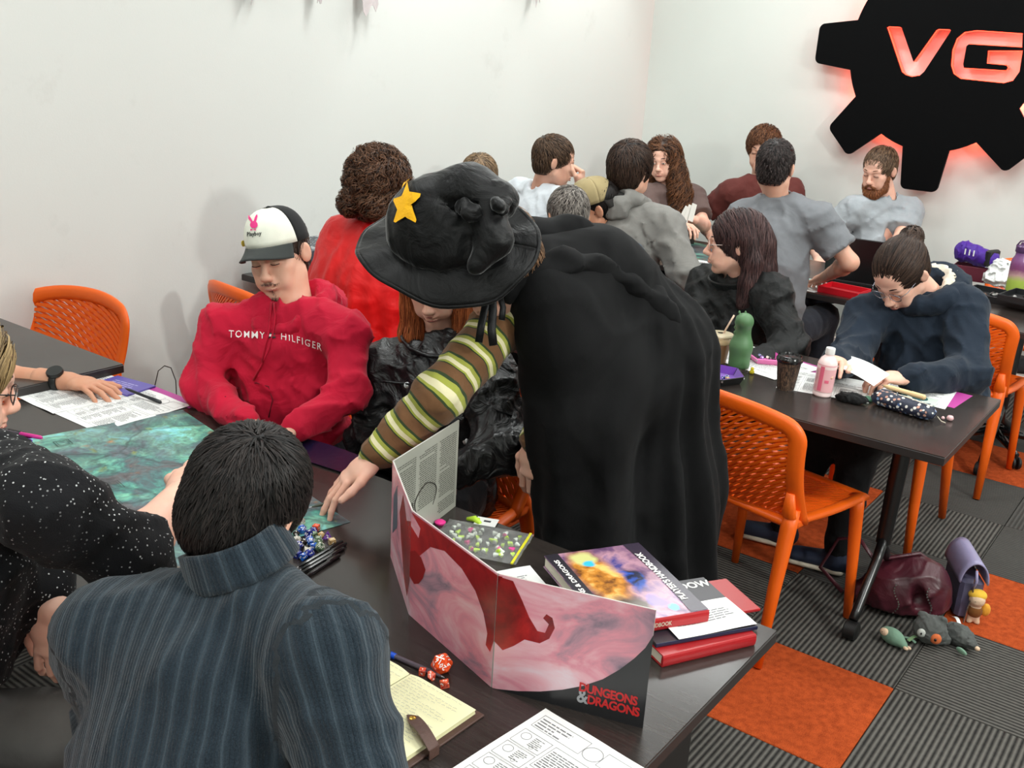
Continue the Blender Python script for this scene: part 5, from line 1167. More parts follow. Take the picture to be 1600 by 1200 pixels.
for q in (-1, 1): f.cone(Wb(q*.066, .02, -.03), Wb(q*.052, .04, -.09), .010, .020, .02); f.cone(Wb(q*.052, .04, -.09), Wb(q*.02, .08, -.115), .02, .024, .02); f.cone(Wb(q*.004, .1055, -.056), Wb(q*.028, .094, -.074), .005, .007, .006)
f.ell(Wb(0, .115, -.070), (.016, .016, .006), i17['Fm'], .004, 'sub'); v, q = f.mesh(); rs = np.random.RandomState(3); sv, sf, tn = strands(f, v[rs.randint(0, len(v), 1500)], lambda p, g: np.tile(-i17['Fm'][2]+i17['Fm'][1]*.2, (len(p), 1)), .018, 3, .0026, .001, 0, 60, .6, 3, .004, .3)
vs, fs = join_np([(v, q), (sv, sf)]); link('beard', np_mesh('beard', vs, fs, H_beard, attrs={'tone': np.concatenate([np.full(len(v), .3), tn])}), p17, i17['base'])
# woman with glasses in the black bomber jacket
M_bom = cloth('black_nylon', rgb(17, 18, 18), weave=900, wr=(10, .7), rough=.55, sheen=.05, wd=.02); N = P(1152, 440, 4.08); H = P(1150, 380, 4.0); pel = N+np.array([.0, .10, -.48]); sL, sR = P(1205, 462, 3.95), P(1105, 448, 4.22); eL, wL = P(1236, 545, 3.88), P(1170, 572, 3.72); eR, wR = P(1084, 520, 4.1), P(1090, 548, 3.95)
p18, i18 = simple('woman with dark hair and clear glasses in a black bomber jacket, looking left', H, (246, -4, 0), N, sL, sR, eL, eR, wL, wR, pel, S_pale, None, 200, top=M_bom, topname='bomber_jacket', female=True, eyes='open', thick=.024, bulk=1.08, fold=.012, brow=H_wine, bust=True, nose=1.03)
glasses(i18, p18, mat('clear_pink_frames', rgb(214, 190, 182), .2))
long_hair(i18, p18, H_wine, [([(-.074, -.05, .03), (-.080, -.065, -.06), (-.085, -.06, -.14), (-.08, -.04, -.22)], [.022, .028, .030, .02]), ([(.078, -.03, .03), (.084, -.05, -.06), (.085, -.05, -.14), (.08, -.03, -.22)], [.022, .026, .03, .02]), ([(0, -.085, 0), (0, -.09, -.1), (0, -.075, -.2)], [.062, .062, .04])], n=4200, ln=.11, seed=18, part=.02, h=.006, hairline=-.004)
Wb = i18['W']; build(MB().tube([tuple(Wb(-.05, -.02, .105)), tuple(Wb(-.07, -.05, .085)), tuple(Wb(-.08, -.075, .06))], .005, 6), 'hair_clip', mat('silver_clip', rgb(190, 190, 194), .3, metal=.9), p18, i18['base'], smooth=True)
knit_collar(i18, p18, M_bom, N+np.array([0, 0, -.01]), np.array([-.2, -.25, 1]), .088, .045, .008, 'jacket_collar', .22)
# woman in the navy sherpa hoodie, looking down
M_nvh = cloth('navy_fleece', rgb(29, 38, 50), weave=600, wr=(10, .5), rough=.95); N = P(1448, 462, 3.78); H = P(1408, 428, 3.68); pel = N+np.array([.06, .14, -.44]); sR, sL = P(1352, 494, 3.82), P(1504, 482, 3.70); eL, wL = P(1515, 586, 3.55), P(1418, 592, 3.38); eR, wR = P(1330, 560, 3.66), P(1305, 566, 3.45)
_seat = seat
def seat(p_, a_, **k_):
    return dict(knL=np.array([-.40, 1.14, .50]), knR=np.array([-.54, 1.15, .50]), anL=np.array([-.40, 1.10, .09]), anR=np.array([-.64, 1.17, .09]))
p19, i19 = simple('woman in a navy sherpa-lined hoodie with tied-back hair, reading a sheet', H, (196, -46, 2), N, sL, sR, eL, eR, wL, wR, pel, S_pale, None, 184, top=M_nvh, topname='hoodie', female=True, eyes='down', thick=.026, bulk=1.14, fold=.010, brow=H_brown, hdL=P(1362, 588, 3.36)-wL, hnL=(-.3, -.1, -1), curlL=(.7, .75, .8, .85), thumbL=.6, hdR=(.1, -.5, .2), bust=True, ch=.010, hres=.004, toe=np.array([-1, -.15, 0]), shoe=mat('navy_slip_on', rgb(24, 34, 56), .7), trousers=cloth('black_leggings', rgb(13, 13, 15)))

seat = _seat
glasses(i19, p19, mat('thin_metal_frames', rgb(150, 150, 160), .25, metal=.8))
def backflow(p, g): Fm = i19['Fm']; b = i19['W'](0, -.10, .06); return nrmr(b-p)+Fm[1]*-.2
hair_cap(i19, p19, H_brown, t=.007, n=3600, seed=19, wd=.0042, ln=.08, h=.005, flow=backflow, jitter=.1, back=-.05, extra=dict(fn=lambda f, W, s: (f.ell(W(0, -.115, .075), (.034, .034, .034), None, .01), f.cone(W(0, -.125, .07), W(.01, -.15, .02), .03, .018, .01))))
hood(i19, p19, M_nvh, 1.1, .036, .05)
f = Fld(N-.25, N+.25, .008)
fw = nrm(np.cross(np.array([0, 0, 1.]), i19['side']))
for i in range(12):
    a = -2.3+i/11*4.6; b = -2.3+(i+1)/11*4.6
    g_ = lambda a: N+i19['side']*math.sin(a)*.078-fw*math.cos(a)*(.075 if math.cos(a) > 0 else .06)+np.array([0, 0, .045+.035*math.cos(a)])
    if i < 11: f.cone(g_(a), g_(b), .024, .024, .01)
f.wrinkle(.007, 30, 3, 2); v, q = f.mesh(); link('sherpa_lining', np_mesh('sherpa_lining', v, q, cloth('cream_sherpa', rgb(206, 196, 180), weave=200)), p19, i19['base'])
# ---------------------------------------------------------------- things on the foreground table
Z0 = HT
def quad_frame(a, b, c, z):
    """matrix with origin at a, x towards b, y towards c (world xy points)"""
    a, b, c = Vector((*a, 0)), Vector((*b, 0)), Vector((*c, 0)); x = (b-a).normalized(); y = Vector((-x.y, x.x, 0)); y = y if y.dot(c-a) > 0 else -y
    return Matrix(((x.x, y.x, 0, a.x), (x.y, y.y, 0, a.y), (0, 0, 1, z), (0, 0, 0, 1))), (b-a).length, (c-a).dot(y)
M_pap = mat('white_paper', rgb(232, 232, 230), .7); M_ink = mat('printed_grey_ink', rgb(120, 120, 122), .8); M_inkd = mat('printed_dark_ink', rgb(60, 60, 64), .8)
def box_outline(mb, x0, y0, x1, y1, w, z):
    for a, b, c, d in ((x0, y0, x1, y0+w), (x0, y1-w, x1, y1), (x0, y0+w, x0+w, y1-w), (x1-w, y0+w, x1, y1-w)): mb.add([(a, b, z), (c, b, z), (c, d, z), (a, d, z)], [(0, 1, 2, 3)])
def ring(mb, x, y, r, w, z, n=14):
    vs = [(x+rr*math.cos(2*math.pi*i/n), y+rr*math.sin(2*math.pi*i/n), z) for rr in (r, r-w) for i in range(n)]; mb.add(vs, [(i, (i+1) % n, n+(i+1) % n, n+i) for i in range(n)])
def textlines(mb, x0, y0, x1, y1, lh, z, rs, w=.38, gap=.3, full=.9):
    y = y1-lh
    while y > y0:
        x = x0; end = x0+(x1-x0)*(full+(1-full)*rs.random()) if rs.random() > .15 else x0+(x1-x0)*rs.random()
        while x < end:
            l = lh*(.8+2.2*rs.random()); l = min(l, end-x); mb.add([(x, y, z), (x+l, y, z), (x+l, y+lh*w, z), (x, y+lh*w, z)], [(0, 1, 2, 3)]); x += l+lh*gap
        y -= lh
def paper(M, W, H, label, style='form', seed=1, z=0, group=None, wave=.002, m=None, thick=.0004):
    rs = random.Random(seed); zz = lambda x, y: wave*(math.sin(x*22+seed)*math.sin(y*17+seed*2))**2
    t = thing('paper_sheet', label, 'paper', M=M, group=group)
    mb = MB(); mb.grid(lambda u, v: (u*W, v*H, thick+zz(u*W, v*H)), 14, 18, thick); build(mb, 'sheet', m or M_pap, t)
    pr = MB(); z_ = 0
    if style == 'form':
        box_outline(pr, .012, H-.05, W*.52, H-.014, .0008, z_); box_outline(pr, W*.68, H-.05, W-.012, H-.014, .0008, z_); ring(pr, W*.60, H-.034, .017, .001, z_, 18); textlines(pr, .016, H-.047, W*.45, H-.018, .007, z_, rs, full=.4)
        y = H-.062
        for k in range(5):
            h_ = .038; box_outline(pr, .012, y-h_, .070, y, .0008, z_); ring(pr, .026, y-.014, .009, .0009, z_); textlines(pr, .040, y-.032, .066, y-.004, .0042, z_, rs, full=.7); ring(pr, .050, y-.030, .004, .0007, z_, 8); y -= h_+.004
        box_outline(pr, .076, H-.125, W-.012, H-.062, .0008, z_); textlines(pr, .08, H-.122, W-.016, H-.07, .0055, z_, rs, full=.6)
        box_outline(pr, .076, .02, W*.62, H-.132, .0008, z_); textlines(pr, .08, .024, W*.60, H-.14, .0058, z_, rs, full=.55)
        box_outline(pr, W*.64, .02, W-.012, H-.132, .0008, z_); textlines(pr, W*.66, .024, W-.016, H-.14, .0058, z_, rs, full=.5)
    elif style == 'text':
        textlines(pr, .014, .016, W/2-.004, H-.02, .0048, z_, rs); textlines(pr, W/2+.004, .016, W-.014, H-.02, .0048, z_, rs)
    elif style == 'page':
        textlines(pr, .02, .03, W-.02, H-.03, .007, z_, rs, full=.7)
    vs2, fs2 = pr.v, pr.f; pr2 = MB(); pr2.add([(x, y, 2*thick+.0003+zz(x, y)) for x, y, _ in vs2], fs2); build(pr2, 'printing', M_ink, t); return t
# teal battle map
def map_mat(name, sc=1.0):
    t = NT(name); co = t.map((sc, sc, sc)); wv = t.node('ShaderNodeMix', data_type='VECTOR'); n0 = t.node('ShaderNodeTexNoise', i_Vector=co, i_Scale=6.0, i_Detail=4.0)
    t.put(wv.inputs[0], .12); t.put(wv.inputs[4], co); t.l.new(n0.outputs['Color'], wv.inputs[5]); w2 = wv.outputs[1]
    n1 = t.node('ShaderNodeTexNoise', i_Vector=w2, i_Scale=7.5, i_Detail=8.0, i_Roughness=.62).outputs['Fac']
    base = t.ramp(n1, [(.30, rgb(50, 46, 54)), (.38, rgb(98, 90, 94)), (.45, rgb(74, 108, 112)), (.51, rgb(82, 148, 136)), (.57, rgb(128, 190, 164)), (.64, rgb(140, 216, 222)), (.75, rgb(205, 236, 232))])
    v = t.node('ShaderNodeTexVoronoi', i_Vector=w2, i_Scale=5.0, feature='DISTANCE_TO_EDGE').outputs['Distance']; c = t.mix(t.ramp(v, [(.0, (.55,)*3), (.03, (0, 0, 0))]), t.mix(t.ramp(t.noise(3.2, 3, t.map((sc, sc, sc), loc=(1, 2, 0)), dist=1), [(.42, (0, 0, 0)), (.60, (.55,)*3)]), base, t.ramp(t.noise(13, 4, w2), [(.35, rgb(52, 50, 58)), (.6, rgb(118, 116, 130))])), rgb(30, 38, 42))
    n2 = t.noise(16, 5, w2); c = t.mix(t.math('MULTIPLY', t.ramp(n2, [(.62, (0, 0, 0)), (.70, (1, 1, 1))]), .8), c, rgb(140, 140, 50))
    n3 = t.noise(11, 3, t.map((sc, sc, sc), loc=(3, 5, 1))); c = t.mix(t.math('MULTIPLY', t.ramp(n3, [(.66, (0, 0, 0)), (.74, (1, 1, 1))]), .8), c, rgb(176, 104, 50))
    fine = t.noise(90, 4, w2); c = t.mix(.35, c, t.ramp(fine, [(.35, rgb(14, 20, 24)), (.65, rgb(180, 220, 210))]), 'OVERLAY'); t.set(col=c, rough=.32, spec=.4); t.bump(t.noise(3, 2), .2, .01); return t.m
M_map = map_mat('teal_cavern_map')
def bmap(a, b, c, z, label):
    M, W, H = quad_frame(a, b, c, z); t = thing('game_map', label, 'map', M=M)
    build(MB().grid(lambda u, v: (u*W, v*H, .0006+.003*max(0, math.sin(u*7+1))**6*(1-v)), 30, 20, .0006), 'map_sheet', M_map, t)
    mb = MB(); rs = random.Random(5)
    for _ in range(7):
        x, y, w_, h_ = rs.uniform(.05, W-.12), rs.uniform(.05, H-.08), rs.uniform(.03, .06), rs.uniform(.02, .04); box_outline(mb, x, y, x+w_, y+h_, .0016, .0042); box_outline(mb, x+.006, y+.006, x+w_-.006, y+h_-.006, .001, .0042)
    build(mb, 'drawn_rooms', mat('map_ink', rgb(34, 48, 50), .5), t, kind='stuff'); return t
bmap((-1.87, -1.19), (-1.02, -1.37), (-1.75, -.70), Z0+.0002, 'large glossy teal and green cavern map on the foreground table')
bmap((-1.45, 1.25), (-1.05, 1.17), (-1.5, .92), Z0+.0002, 'small teal map at the left of the middle table, beside the iced coffee')
bmap((-2.55, 3.12), (-1.72, 3.12), (-2.55, 2.50), Z0+.0002, 'teal map on the rear table before the long-haired woman')
def placed(a, b, c, z, W=None, H=None): M, w, h = quad_frame(a, b, c, z); return M, W or w, H or h
M, W_, H_ = placed((-1.98, -.956), (-1.78, -.956), (-1.98, -.654), Z0+.0005); paper(M, .205, .297, 'printed character sheet under the watch-wearing hand, right one', 'form', 3)
M, W_, H_ = placed((-2.18, -.96), (-1.98, -.962), (-2.18, -.66), Z0+.0012); paper(M, .205, .297, 'printed character sheet under the bare forearm at the far left', 'form', 4)
M, W_, H_ = placed((-2.0, -.66), (-1.765, -.66), (-2.0, -.69), Z0+.0001); t = thing('magenta_folder', 'magenta card folder peeking from beneath the character sheets', 'folder', M=M); build(MB().box((.125, -.008, .0003), (.22, .045, .0006)), 'cover', mat('magenta_card', rgb(172, 56, 140), .5), t)
t = thing('booklet', 'purple and blue booklet beside the raised grey table end', 'booklet', (-2.05, -.70, Z0), .15)
build(MB().box((0, 0, .004), (.16, .11, .006), bev=.001), 'cover', mat('violet_cover', rgb(88, 76, 160), .35), t)
mb = MB(); rs = random.Random(3); textlines(mb, -.05, -.03, .05, .03, .012, .0072, rs); build(mb, 'cover_print', mat('pale_print', rgb(170, 165, 210), .5), t)
# folder at the far edge before the hooded man
t = thing('booklet', 'glossy dark blue folder bent over the far table edge near the red hoodie', 'booklet', (-1.27, -.665, Z0), .10); build(MB().grid(lambda u, v: (-.16+.32*u, -.05+.10*v, .004+.010*math.sin(u*3)*v), 12, 4, .002), 'cover', mat('midnight_gloss', rgb(20, 18, 44), .2), t)
# folding screen of four panels
def pink_sky(name):
    t = NT(name); n = t.noise(5.5, 6, t.map((1, 1, 2.0)), .55, 1.2); c = t.ramp(n, [(.28, rgb(110, 106, 124)), (.38, rgb(186, 140, 156)), (.47, rgb(232, 150, 166)), (.58, rgb(240, 184, 196)), (.70, rgb(240, 214, 224))])
    t.set(col=c, rough=.25, spec=.5); return t.m
M_sky = pink_sky('painted_pink_cloud_print'); t = NT('painted_crimson_print'); t.set(col=t.ramp(t.noise(9, 6, rough=.6, dist=.8), [(.3, rgb(96, 14, 20)), (.5, rgb(152, 24, 30)), (.7, rgb(206, 40, 40))]), rough=.25); M_crim = t.m
M_dgrey = mat('painted_charcoal_print', rgb(38, 38, 40), .28); M_card = mat('card_edge', rgb(190, 186, 180), .6)
t = NT('grey_ruled_print'); t.set(col=t.ramp(t.noise(3, 3), [(.3, rgb(150, 150, 140)), (.7, rgb(176, 176, 166))]), rough=.3); M_inn = t.m
scr = thing('folding_screen', 'folding cardboard game screen painted with a crimson wing over pink clouds', 'screen', (-.45, -1.08, Z0))
FP = [(-.05, -1.08), (-.30, -1.155), (-.558, -1.076), (-.742, -.93), (-.80, -.65)]; SH = .216
for i in range(4):
    a, b = Vector((*FP[i+1], 0)), Vector((*FP[i], 0)); x = (b-a).normalized(); n_ = Vector((x.y, -x.x, 0)); W_ = (b-a).length
    # local frame: x along panel, y up, z towards the players' side
    M = Matrix(((x.x, 0, n_.x, a.x), (x.y, 0, n_.y, a.y), (0, 1, 0, Z0), (0, 0, 0, 1))); Ml = Matrix.Translation(-Vector(scr.location)) @ M
    pn = build(MB().prism([(0.0008, 0), (W_-.0008, 0), (W_-.0008, SH), (.0008, SH)], -.0012, .0012, Ml), 'panel', M_card, scr)
    build(MB().prism([(.001, .0005), (W_-.001, .0005), (W_-.001, SH-.0005), (.001, SH-.0005)], .0013, .0017, Ml), 'outer_print', M_sky, pn)
    build(MB().prism([(.001, .0005), (W_-.001, .0005), (W_-.001, SH-.0005), (.001, SH-.0005)], -.0017, -.0013, Ml), 'inner_print', M_inn, pn)
    def art(pts, m, nm, zz=.0021):
        build(MB().add([Ml @ Vector((p[0]*W_, p[1]*SH, zz)) for p in pts], [tuple(range(len(pts)))]), nm, m, pn)
    if i == 0:
        art([(1, .0), (1, .80), (.96, .68), (.90, .57), (.82, .45), (.72, .33), (.60, .23), (.47, .15), (.33, .085), (.18, .035), (.02, 0)], M_dgrey, 'dark_vignette_art')
        art([(0, .98), (.0, .42), (.06, .36), (.13, .42), (.2, .50), (.30, .50), (.36, .56), (.39, .66), (.37, .74), (.33, .76), (.31, .72), (.35, .68), (.33, .60), (.28, .60), (.22, .70), (.17, .82), (.10, .97)], M_crim, 'wing_art')
        art([(0, .985), (0, .9), (.03, .985)], M_crim, 'wing_art')
    if i == 1:
        art([(0, .60), (0, .985), (.18, .985), (1, .985), (1, .42), (.97, .30), (.92, .33), (.93, .44), (.88, .58), (.78, .72), (.62, .82), (.42, .86), (.25, .80), (.10, .62)], M_crim, 'wing_art')
        art([(0, .62), (0, .38), (.06, .34), (.12, .38), (.17, .46), (.20, .56), (.14, .64), (.06, .66)], mat('painted_scarlet_scales', rgb(150, 22, 24), .25), 'scaled_art', .0024)
        art([(0, .985), (0, .86), (.10, .80), (.12, .90)], M_sky, 'sky_art', .0024)
    if i == 2:
        art([(1, .35), (1, .9), (.8, .80), (.6, .95), (.45, .7), (.55, .5), (.75, .2), (.9, .12)], M_crim, 'wing_art'); art([(.1, .3), (.35, .5), (.3, .9), (.12, .7)], mat('painted_slate_print', rgb(96, 104, 120), .3), 'grey_streak_art')
    if i == 0:
        for txt, yy, sz, x0, m_ in (('DUNGEONS', .215, .0225, .575, mat('logo_red', rgb(206, 38, 40), .4)), ('DRAGONS', .125, .0225, .635, mat('logo_red', rgb(206, 38, 40), .4)), ('&', .135, .036, .568, mat('logo_silver', rgb(170, 172, 176), .4))):
            me = text_mesh(txt, sz, bold=.0008, align='LEFT', spacing=.92); k = {'DUNGEONS': .375, 'DRAGONS': .335, '&': .075}[txt]*W_/max(v.co.x for v in me.vertices)
            build(MB().add([Ml @ Vector((x0*W_+v.co.x*k, yy*SH+v.co.y, .0026 if txt != '&' else .0023)) for v in me.vertices], [tuple(p.vertices) for p in me.polygons]), 'logo_lettering', m_, pn)
    if i == 3:
        mb = MB(); rs = random.Random(8)
        for c0 in (.04, .36, .68): textlines(mb, c0*W_, .06 if c0 > .3 else .015, (c0+.28)*W_, SH-.02, .0050, 0, rs, w=.5)
        build(MB().add([Ml @ Vector((x_, y_, -.0021)) for x_, y_, _ in mb.v], mb.f), 'table_print', mat('fine_print', rgb(92, 92, 84), .6), pn)
        mb = MB(); cx_, cy_ = .52*W_, .07
        mb.tube([Ml @ Vector((cx_+.045*math.cos(a)*(1+.15*math.sin(3*a)), cy_+.045*math.sin(a), -.0022)) for a in np.linspace(-.5, 3.6, 22)], [.0008+.0025*math.sin(i_/21*3.1) for i_ in range(22)], 4, flat=(.3, 1))
        mb.tube([Ml @ Vector((cx_+.05+.01*math.sin(a), cy_-.02+.04*a, -.0022)) for a in np.linspace(0, 1, 8)], .003, 4, flat=(.3, 1)); build(mb, 'ink_drawing', mat('sepia_ink', rgb(60, 56, 50), .6), pn)
# zip bag with neon bits
bg = thing('zip_bag', 'clear zip bag of neon green and pink game pieces behind the folding screen', 'bag', (-.64, -.755, Z0), .35)
t = NT('clear_plastic'); t.set(col=(.95, .97, .95), rough=.16, trans=.75, ior=1.2, alpha=.55); t.bump(t.noise(22, 4, dist=2), .8, .01); M_clr = t.m
bagf = lambda u, v, s_: (-.10+.20*u, -.075+.15*v, .003+(.009*math.sin(math.pi*u)*math.sin(math.pi*v)+.003*math.sin(u*23+v*9)*math.sin(v*19)+.002)*s_)
build(MB().grid(lambda u, v: bagf(u, v, 1), 22, 16), 'film', M_clr, bg, smooth=True)
build(MB().box((.092, 0, .006), (.005, .15, .003)), 'zip_strip', mat('zip_yellow', rgb(214, 206, 40), .4), bg)
M_neon = mat('neon_green', rgb(190, 226, 60), .4); M_npk = mat('neon_pink', rgb(226, 50, 140), .4); rs = random.Random(4); pcs = [MB().lathe([(0, 0), (.006, .001), (.004, .004), (.0025, .007), (0, .008)], 7).mesh('game_piece', m) for m in (M_neon, M_npk, mat('pale_plastic', rgb(214, 220, 210), .4))]
for k in range(60):
    o = bpy.data.objects.new('game_piece', pcs[(0, 2, 2, 0, 2, 1)[k % 6]]); COL.objects.link(o); o.parent = bg; o.location = (rs.uniform(-.08, .08), rs.uniform(-.055, .055), .003); o.rotation_euler = (rs.uniform(-1.4, 1.4), rs.uniform(-1.4, 1.4), rs.uniform(0, 6)); o.scale = (1.0, 1.0, rs.uniform(.8, 2.0))
t = thing('note_card', 'small white card with a black mark near the far table edge', 'card', (-.69, -.672, Z0+.004), .4); build(MB().box((0, 0, 0), (.05, .04, .001)), 'card', M_pap, t); build(MB().box((.002, .002, .0008), (.016, .008, .0004)), 'mark', M_inkd, t)
t = thing('neon_figure', 'neon green plastic piece lying by the white card', 'game piece', (-.712, -.69, Z0), .2); build(MB().tube([(-.018, 0, .006), (0, .004, .009), (.018, -.004, .006)], [.004, .008, .005], 7).tube([(0, .004, .008), (.006, .016, .005)], [.005, .003], 6), 'body', M_neon, t, smooth=True)
t = thing('pink_counter', 'hot pink plastic counter behind the fold of the screen', 'game piece', (-.765, -.745, Z0)); build(MB().lathe([(0, 0), (.012, .001), (.013, .005), (.008, .009), (0, .01)], 12), 'body', M_npk, t, auto=True)

# dice
def poly_die(kind, r):
    import bmesh
    bm = bmesh.new()
    if kind == 20: bmesh.ops.create_icosphere(bm, subdivisions=1, radius=r)
    elif kind == 6: bmesh.ops.create_cube(bm, size=r*1.3)
    elif kind == 8:
        vs = [bm.verts.new(Vector(v)*r) for v in ((1, 0, 0), (-1, 0, 0), (0, 1, 0), (0, -1, 0), (0, 0, 1), (0, 0, -1))]
        for a, b, c in ((0, 2, 4), (2, 1, 4), (1, 3, 4), (3, 0, 4), (2, 0, 5), (1, 2, 5), (3, 1, 5), (0, 3, 5)): bm.faces.new((vs[a], vs[b], vs[c]))
    elif kind == 10:
        top, bot = bm.verts.new((0, 0, r)), bm.verts.new((0, 0, -r)); rg = [bm.verts.new((r*.92*math.cos(k*math.pi/5), r*.92*math.sin(k*math.pi/5), r*.105*(1 if k % 2 else -1))) for k in range(10)]
        for k in range(5): bm.faces.new((top, rg[(2*k-1) % 10], rg[2*k], rg[(2*k+1) % 10])); bm.faces.new((bot, rg[(2*k+2) % 10], rg[(2*k+1) % 10], rg[2*k]))
    elif kind == 12:
        bmesh.ops.create_icosphere(bm, subdivisions=1, radius=r); cs = [f.calc_center_median() for f in bm.faces]; ico = [v.co.copy() for v in bm.verts]; bm.clear()
        for v in cs: bm.verts.new(v.normalized()*r)
        bmesh.ops.convex_hull(bm, input=bm.verts[:]); bmesh.ops.dissolve_limit(bm, angle_limit=.1, verts=bm.verts[:], edges=bm.edges[:])
    elif kind == 4:
        vs = [bm.verts.new(Vector(v)*r*.62) for v in ((1, 1, 1), (1, -1, -1), (-1, 1, -1), (-1, -1, 1))]
        for a, b, c in ((0, 1, 2), (0, 3, 1), (0, 2, 3), (1, 3, 2)): bm.faces.new((vs[a], vs[b], vs[c]))
    bmesh.ops.recalc_face_normals(bm, faces=bm.faces[:]); faces = [(f.calc_center_median().copy(), f.normal.copy()) for f in bm.faces]
    bmesh.ops.bevel(bm, geom=bm.edges[:], offset=r*.06, segments=1, affect='EDGES', profile=.5); me = bpy.data.meshes.new('die'); bm.to_mesh(me); bm.free(); return me, faces
_dies = {}
def die(kind, r, m, m2, loc, rot, label, group=None, nums=None, swirl=None):
    key = (kind, r, m.name)
    if key not in _dies: me, fc = poly_die(kind, r); me.materials.append(m); _dies[key] = (me, fc)
    me, fc = _dies[key]; E_ = Matrix.Rotation(rot[2], 4, 'Z') @ Matrix.Rotation(rot[1], 4, 'Y') @ Matrix.Rotation(rot[0], 4, 'X')
    # settle on the lowest face
    low = min(fc, key=lambda f: (E_.to_3x3() @ f[1]).z); q = (E_.to_3x3() @ low[1]).rotation_difference(Vector((0, 0, -1))).to_matrix().to_4x4(); E_ = q @ E_
    zmin = min((E_ @ v.co).z for v in me.vertices); M_ = Matrix.Translation(Vector(loc)-Vector((0, 0, zmin))) @ E_
    t = thing('die', label, 'die', M=M_, group=group); o = bpy.data.objects.new('die_body', me); COL.objects.link(o); o.parent = t
    ns = nums or [str(k) for k in range(1, len(fc)+1)]; mb = MB()
    for k, (c, n_) in enumerate(fc):
        if (E_.to_3x3() @ n_).z < -.3: continue
        tm_ = text_mesh(ns[k % len(ns)], r*(.62 if kind == 20 else .8), bold=r*.012, res=1); Q = n_.to_track_quat('Z', 'Y').to_matrix() @ Matrix.Rotation(k*1.3, 3, 'Z')
        mb.add([Q @ Vector((v.co.x, v.co.y, 0))+c*1.0+n_*(r*.012) for v in tm_.vertices], [tuple(p.vertices) for p in tm_.polygons])
    build(mb, 'numerals', m2, t); return t
def resin(name, a, b):
    t = NT(name); t.set(col=t.ramp(t.noise(90, 4, dist=2), [(.35, a), (.65, b)]), rough=.12, spec=.6, coat=.3); return t.m
R_or = resin('orange_resin', rgb(214, 58, 14), rgb(240, 92, 34)); R_bl = resin('blue_resin', rgb(14, 36, 130), rgb(36, 116, 214)); R_nb = resin('navy_resin', rgb(12, 18, 70), rgb(34, 52, 160)); R_gr = resin('green_resin', rgb(40, 64, 46), rgb(130, 158, 120)); R_wh = resin('cream_resin', rgb(196, 188, 170), rgb(228, 224, 214)); R_pu = resin('purple_resin', rgb(74, 40, 120), rgb(150, 96, 190)); R_bk = resin('black_resin', rgb(10, 10, 12), rgb(40, 36, 34)); R_go = resin('gold_resin', rgb(150, 112, 60), rgb(222, 188, 130)); R_ro = resin('red_orange_resin', rgb(180, 34, 24), rgb(236, 110, 70)); R_rd = resin('ruby_resin', rgb(130, 12, 30), rgb(210, 40, 60))
M_nw = mat('numeral_white', rgb(235, 232, 225), .5); M_ng = mat('numeral_gold', rgb(200, 170, 90), .4)
die(20, .0205, R_or, M_nw, (-.392, -1.178, Z0), (.4, .9, 2.0), 'large orange twenty-sided die beside the notebook', nums=['2', '18', '5', '10', '12', '15', '4', '20', '7', '13', '1', '9', '16', '3', '19', '6', '11', '8', '14', '17'])
die(10, .0105, R_ro, M_nw, (-.392, -1.205, Z0), (.3, .2, 1), 'small red and orange ten-sided die right beneath the large orange one'); die(8, .0115, R_ro, M_nw, (-.360, -1.208, Z0), (.5, .3, .4), 'small red and orange eight-sided die nearest the screen base'); die(6, .0085, R_ro, M_nw, (-.412, -1.205, Z0), (0, 0, .5), 'small red cube die at the notebook edge')
pile = [(470, 818, 20, R_wh, 'cream'), (494, 826, 6, R_or, 'bright orange'), (472, 830, 20, R_bl, 'sky blue'), (483, 838, 12, R_nb, 'dark blue'), (463, 836, 8, R_bk, 'black'), (476, 850, 10, R_bk, 'black and silver'), (490, 838, 6, R_gr, 'mossy'), (497, 848, 12, R_gr, 'grey-green'), (512, 838, 4, R_pu, 'purple'), (519, 848, 6, R_go, 'gold speckled'), (500, 858, 20, R_gr, 'dark green'), (464, 848, 12, R_wh, 'pinkish cream'), (484, 848, 20, R_bl, 'bright blue'), (490, 856, 10, R_bl, 'azure'), (466, 856, 20, R_nb, 'royal blue'), (480, 862, 8, R_wh, 'white'), (465, 868, 6, R_nb, 'navy with a white three'), (484, 868, 12, R_nb, 'violet blue'), (443, 872, 12, R_bk, 'black and gold'), (489, 832, 10, R_nb, 'ink blue'), (502, 838, 8, R_go, 'amber'), (474, 872, 10, R_bl, 'marbled blue')]
rs = random.Random(11)
for px, py, k, m_, nm in pile:
    p = PZ(px, py+3, Z0); die(k, {20: .0120, 6: .0105, 4: .0135}.get(k, .0115), m_, M_nw if m_ is not R_wh else M_inkd, (p[0], p[1], Z0), (rs.uniform(0, 3), rs.uniform(0, 3), rs.uniform(0, 3)), f'small {nm} polyhedral die in the loose pile near the dark-haired head', 'loose polyhedral dice')
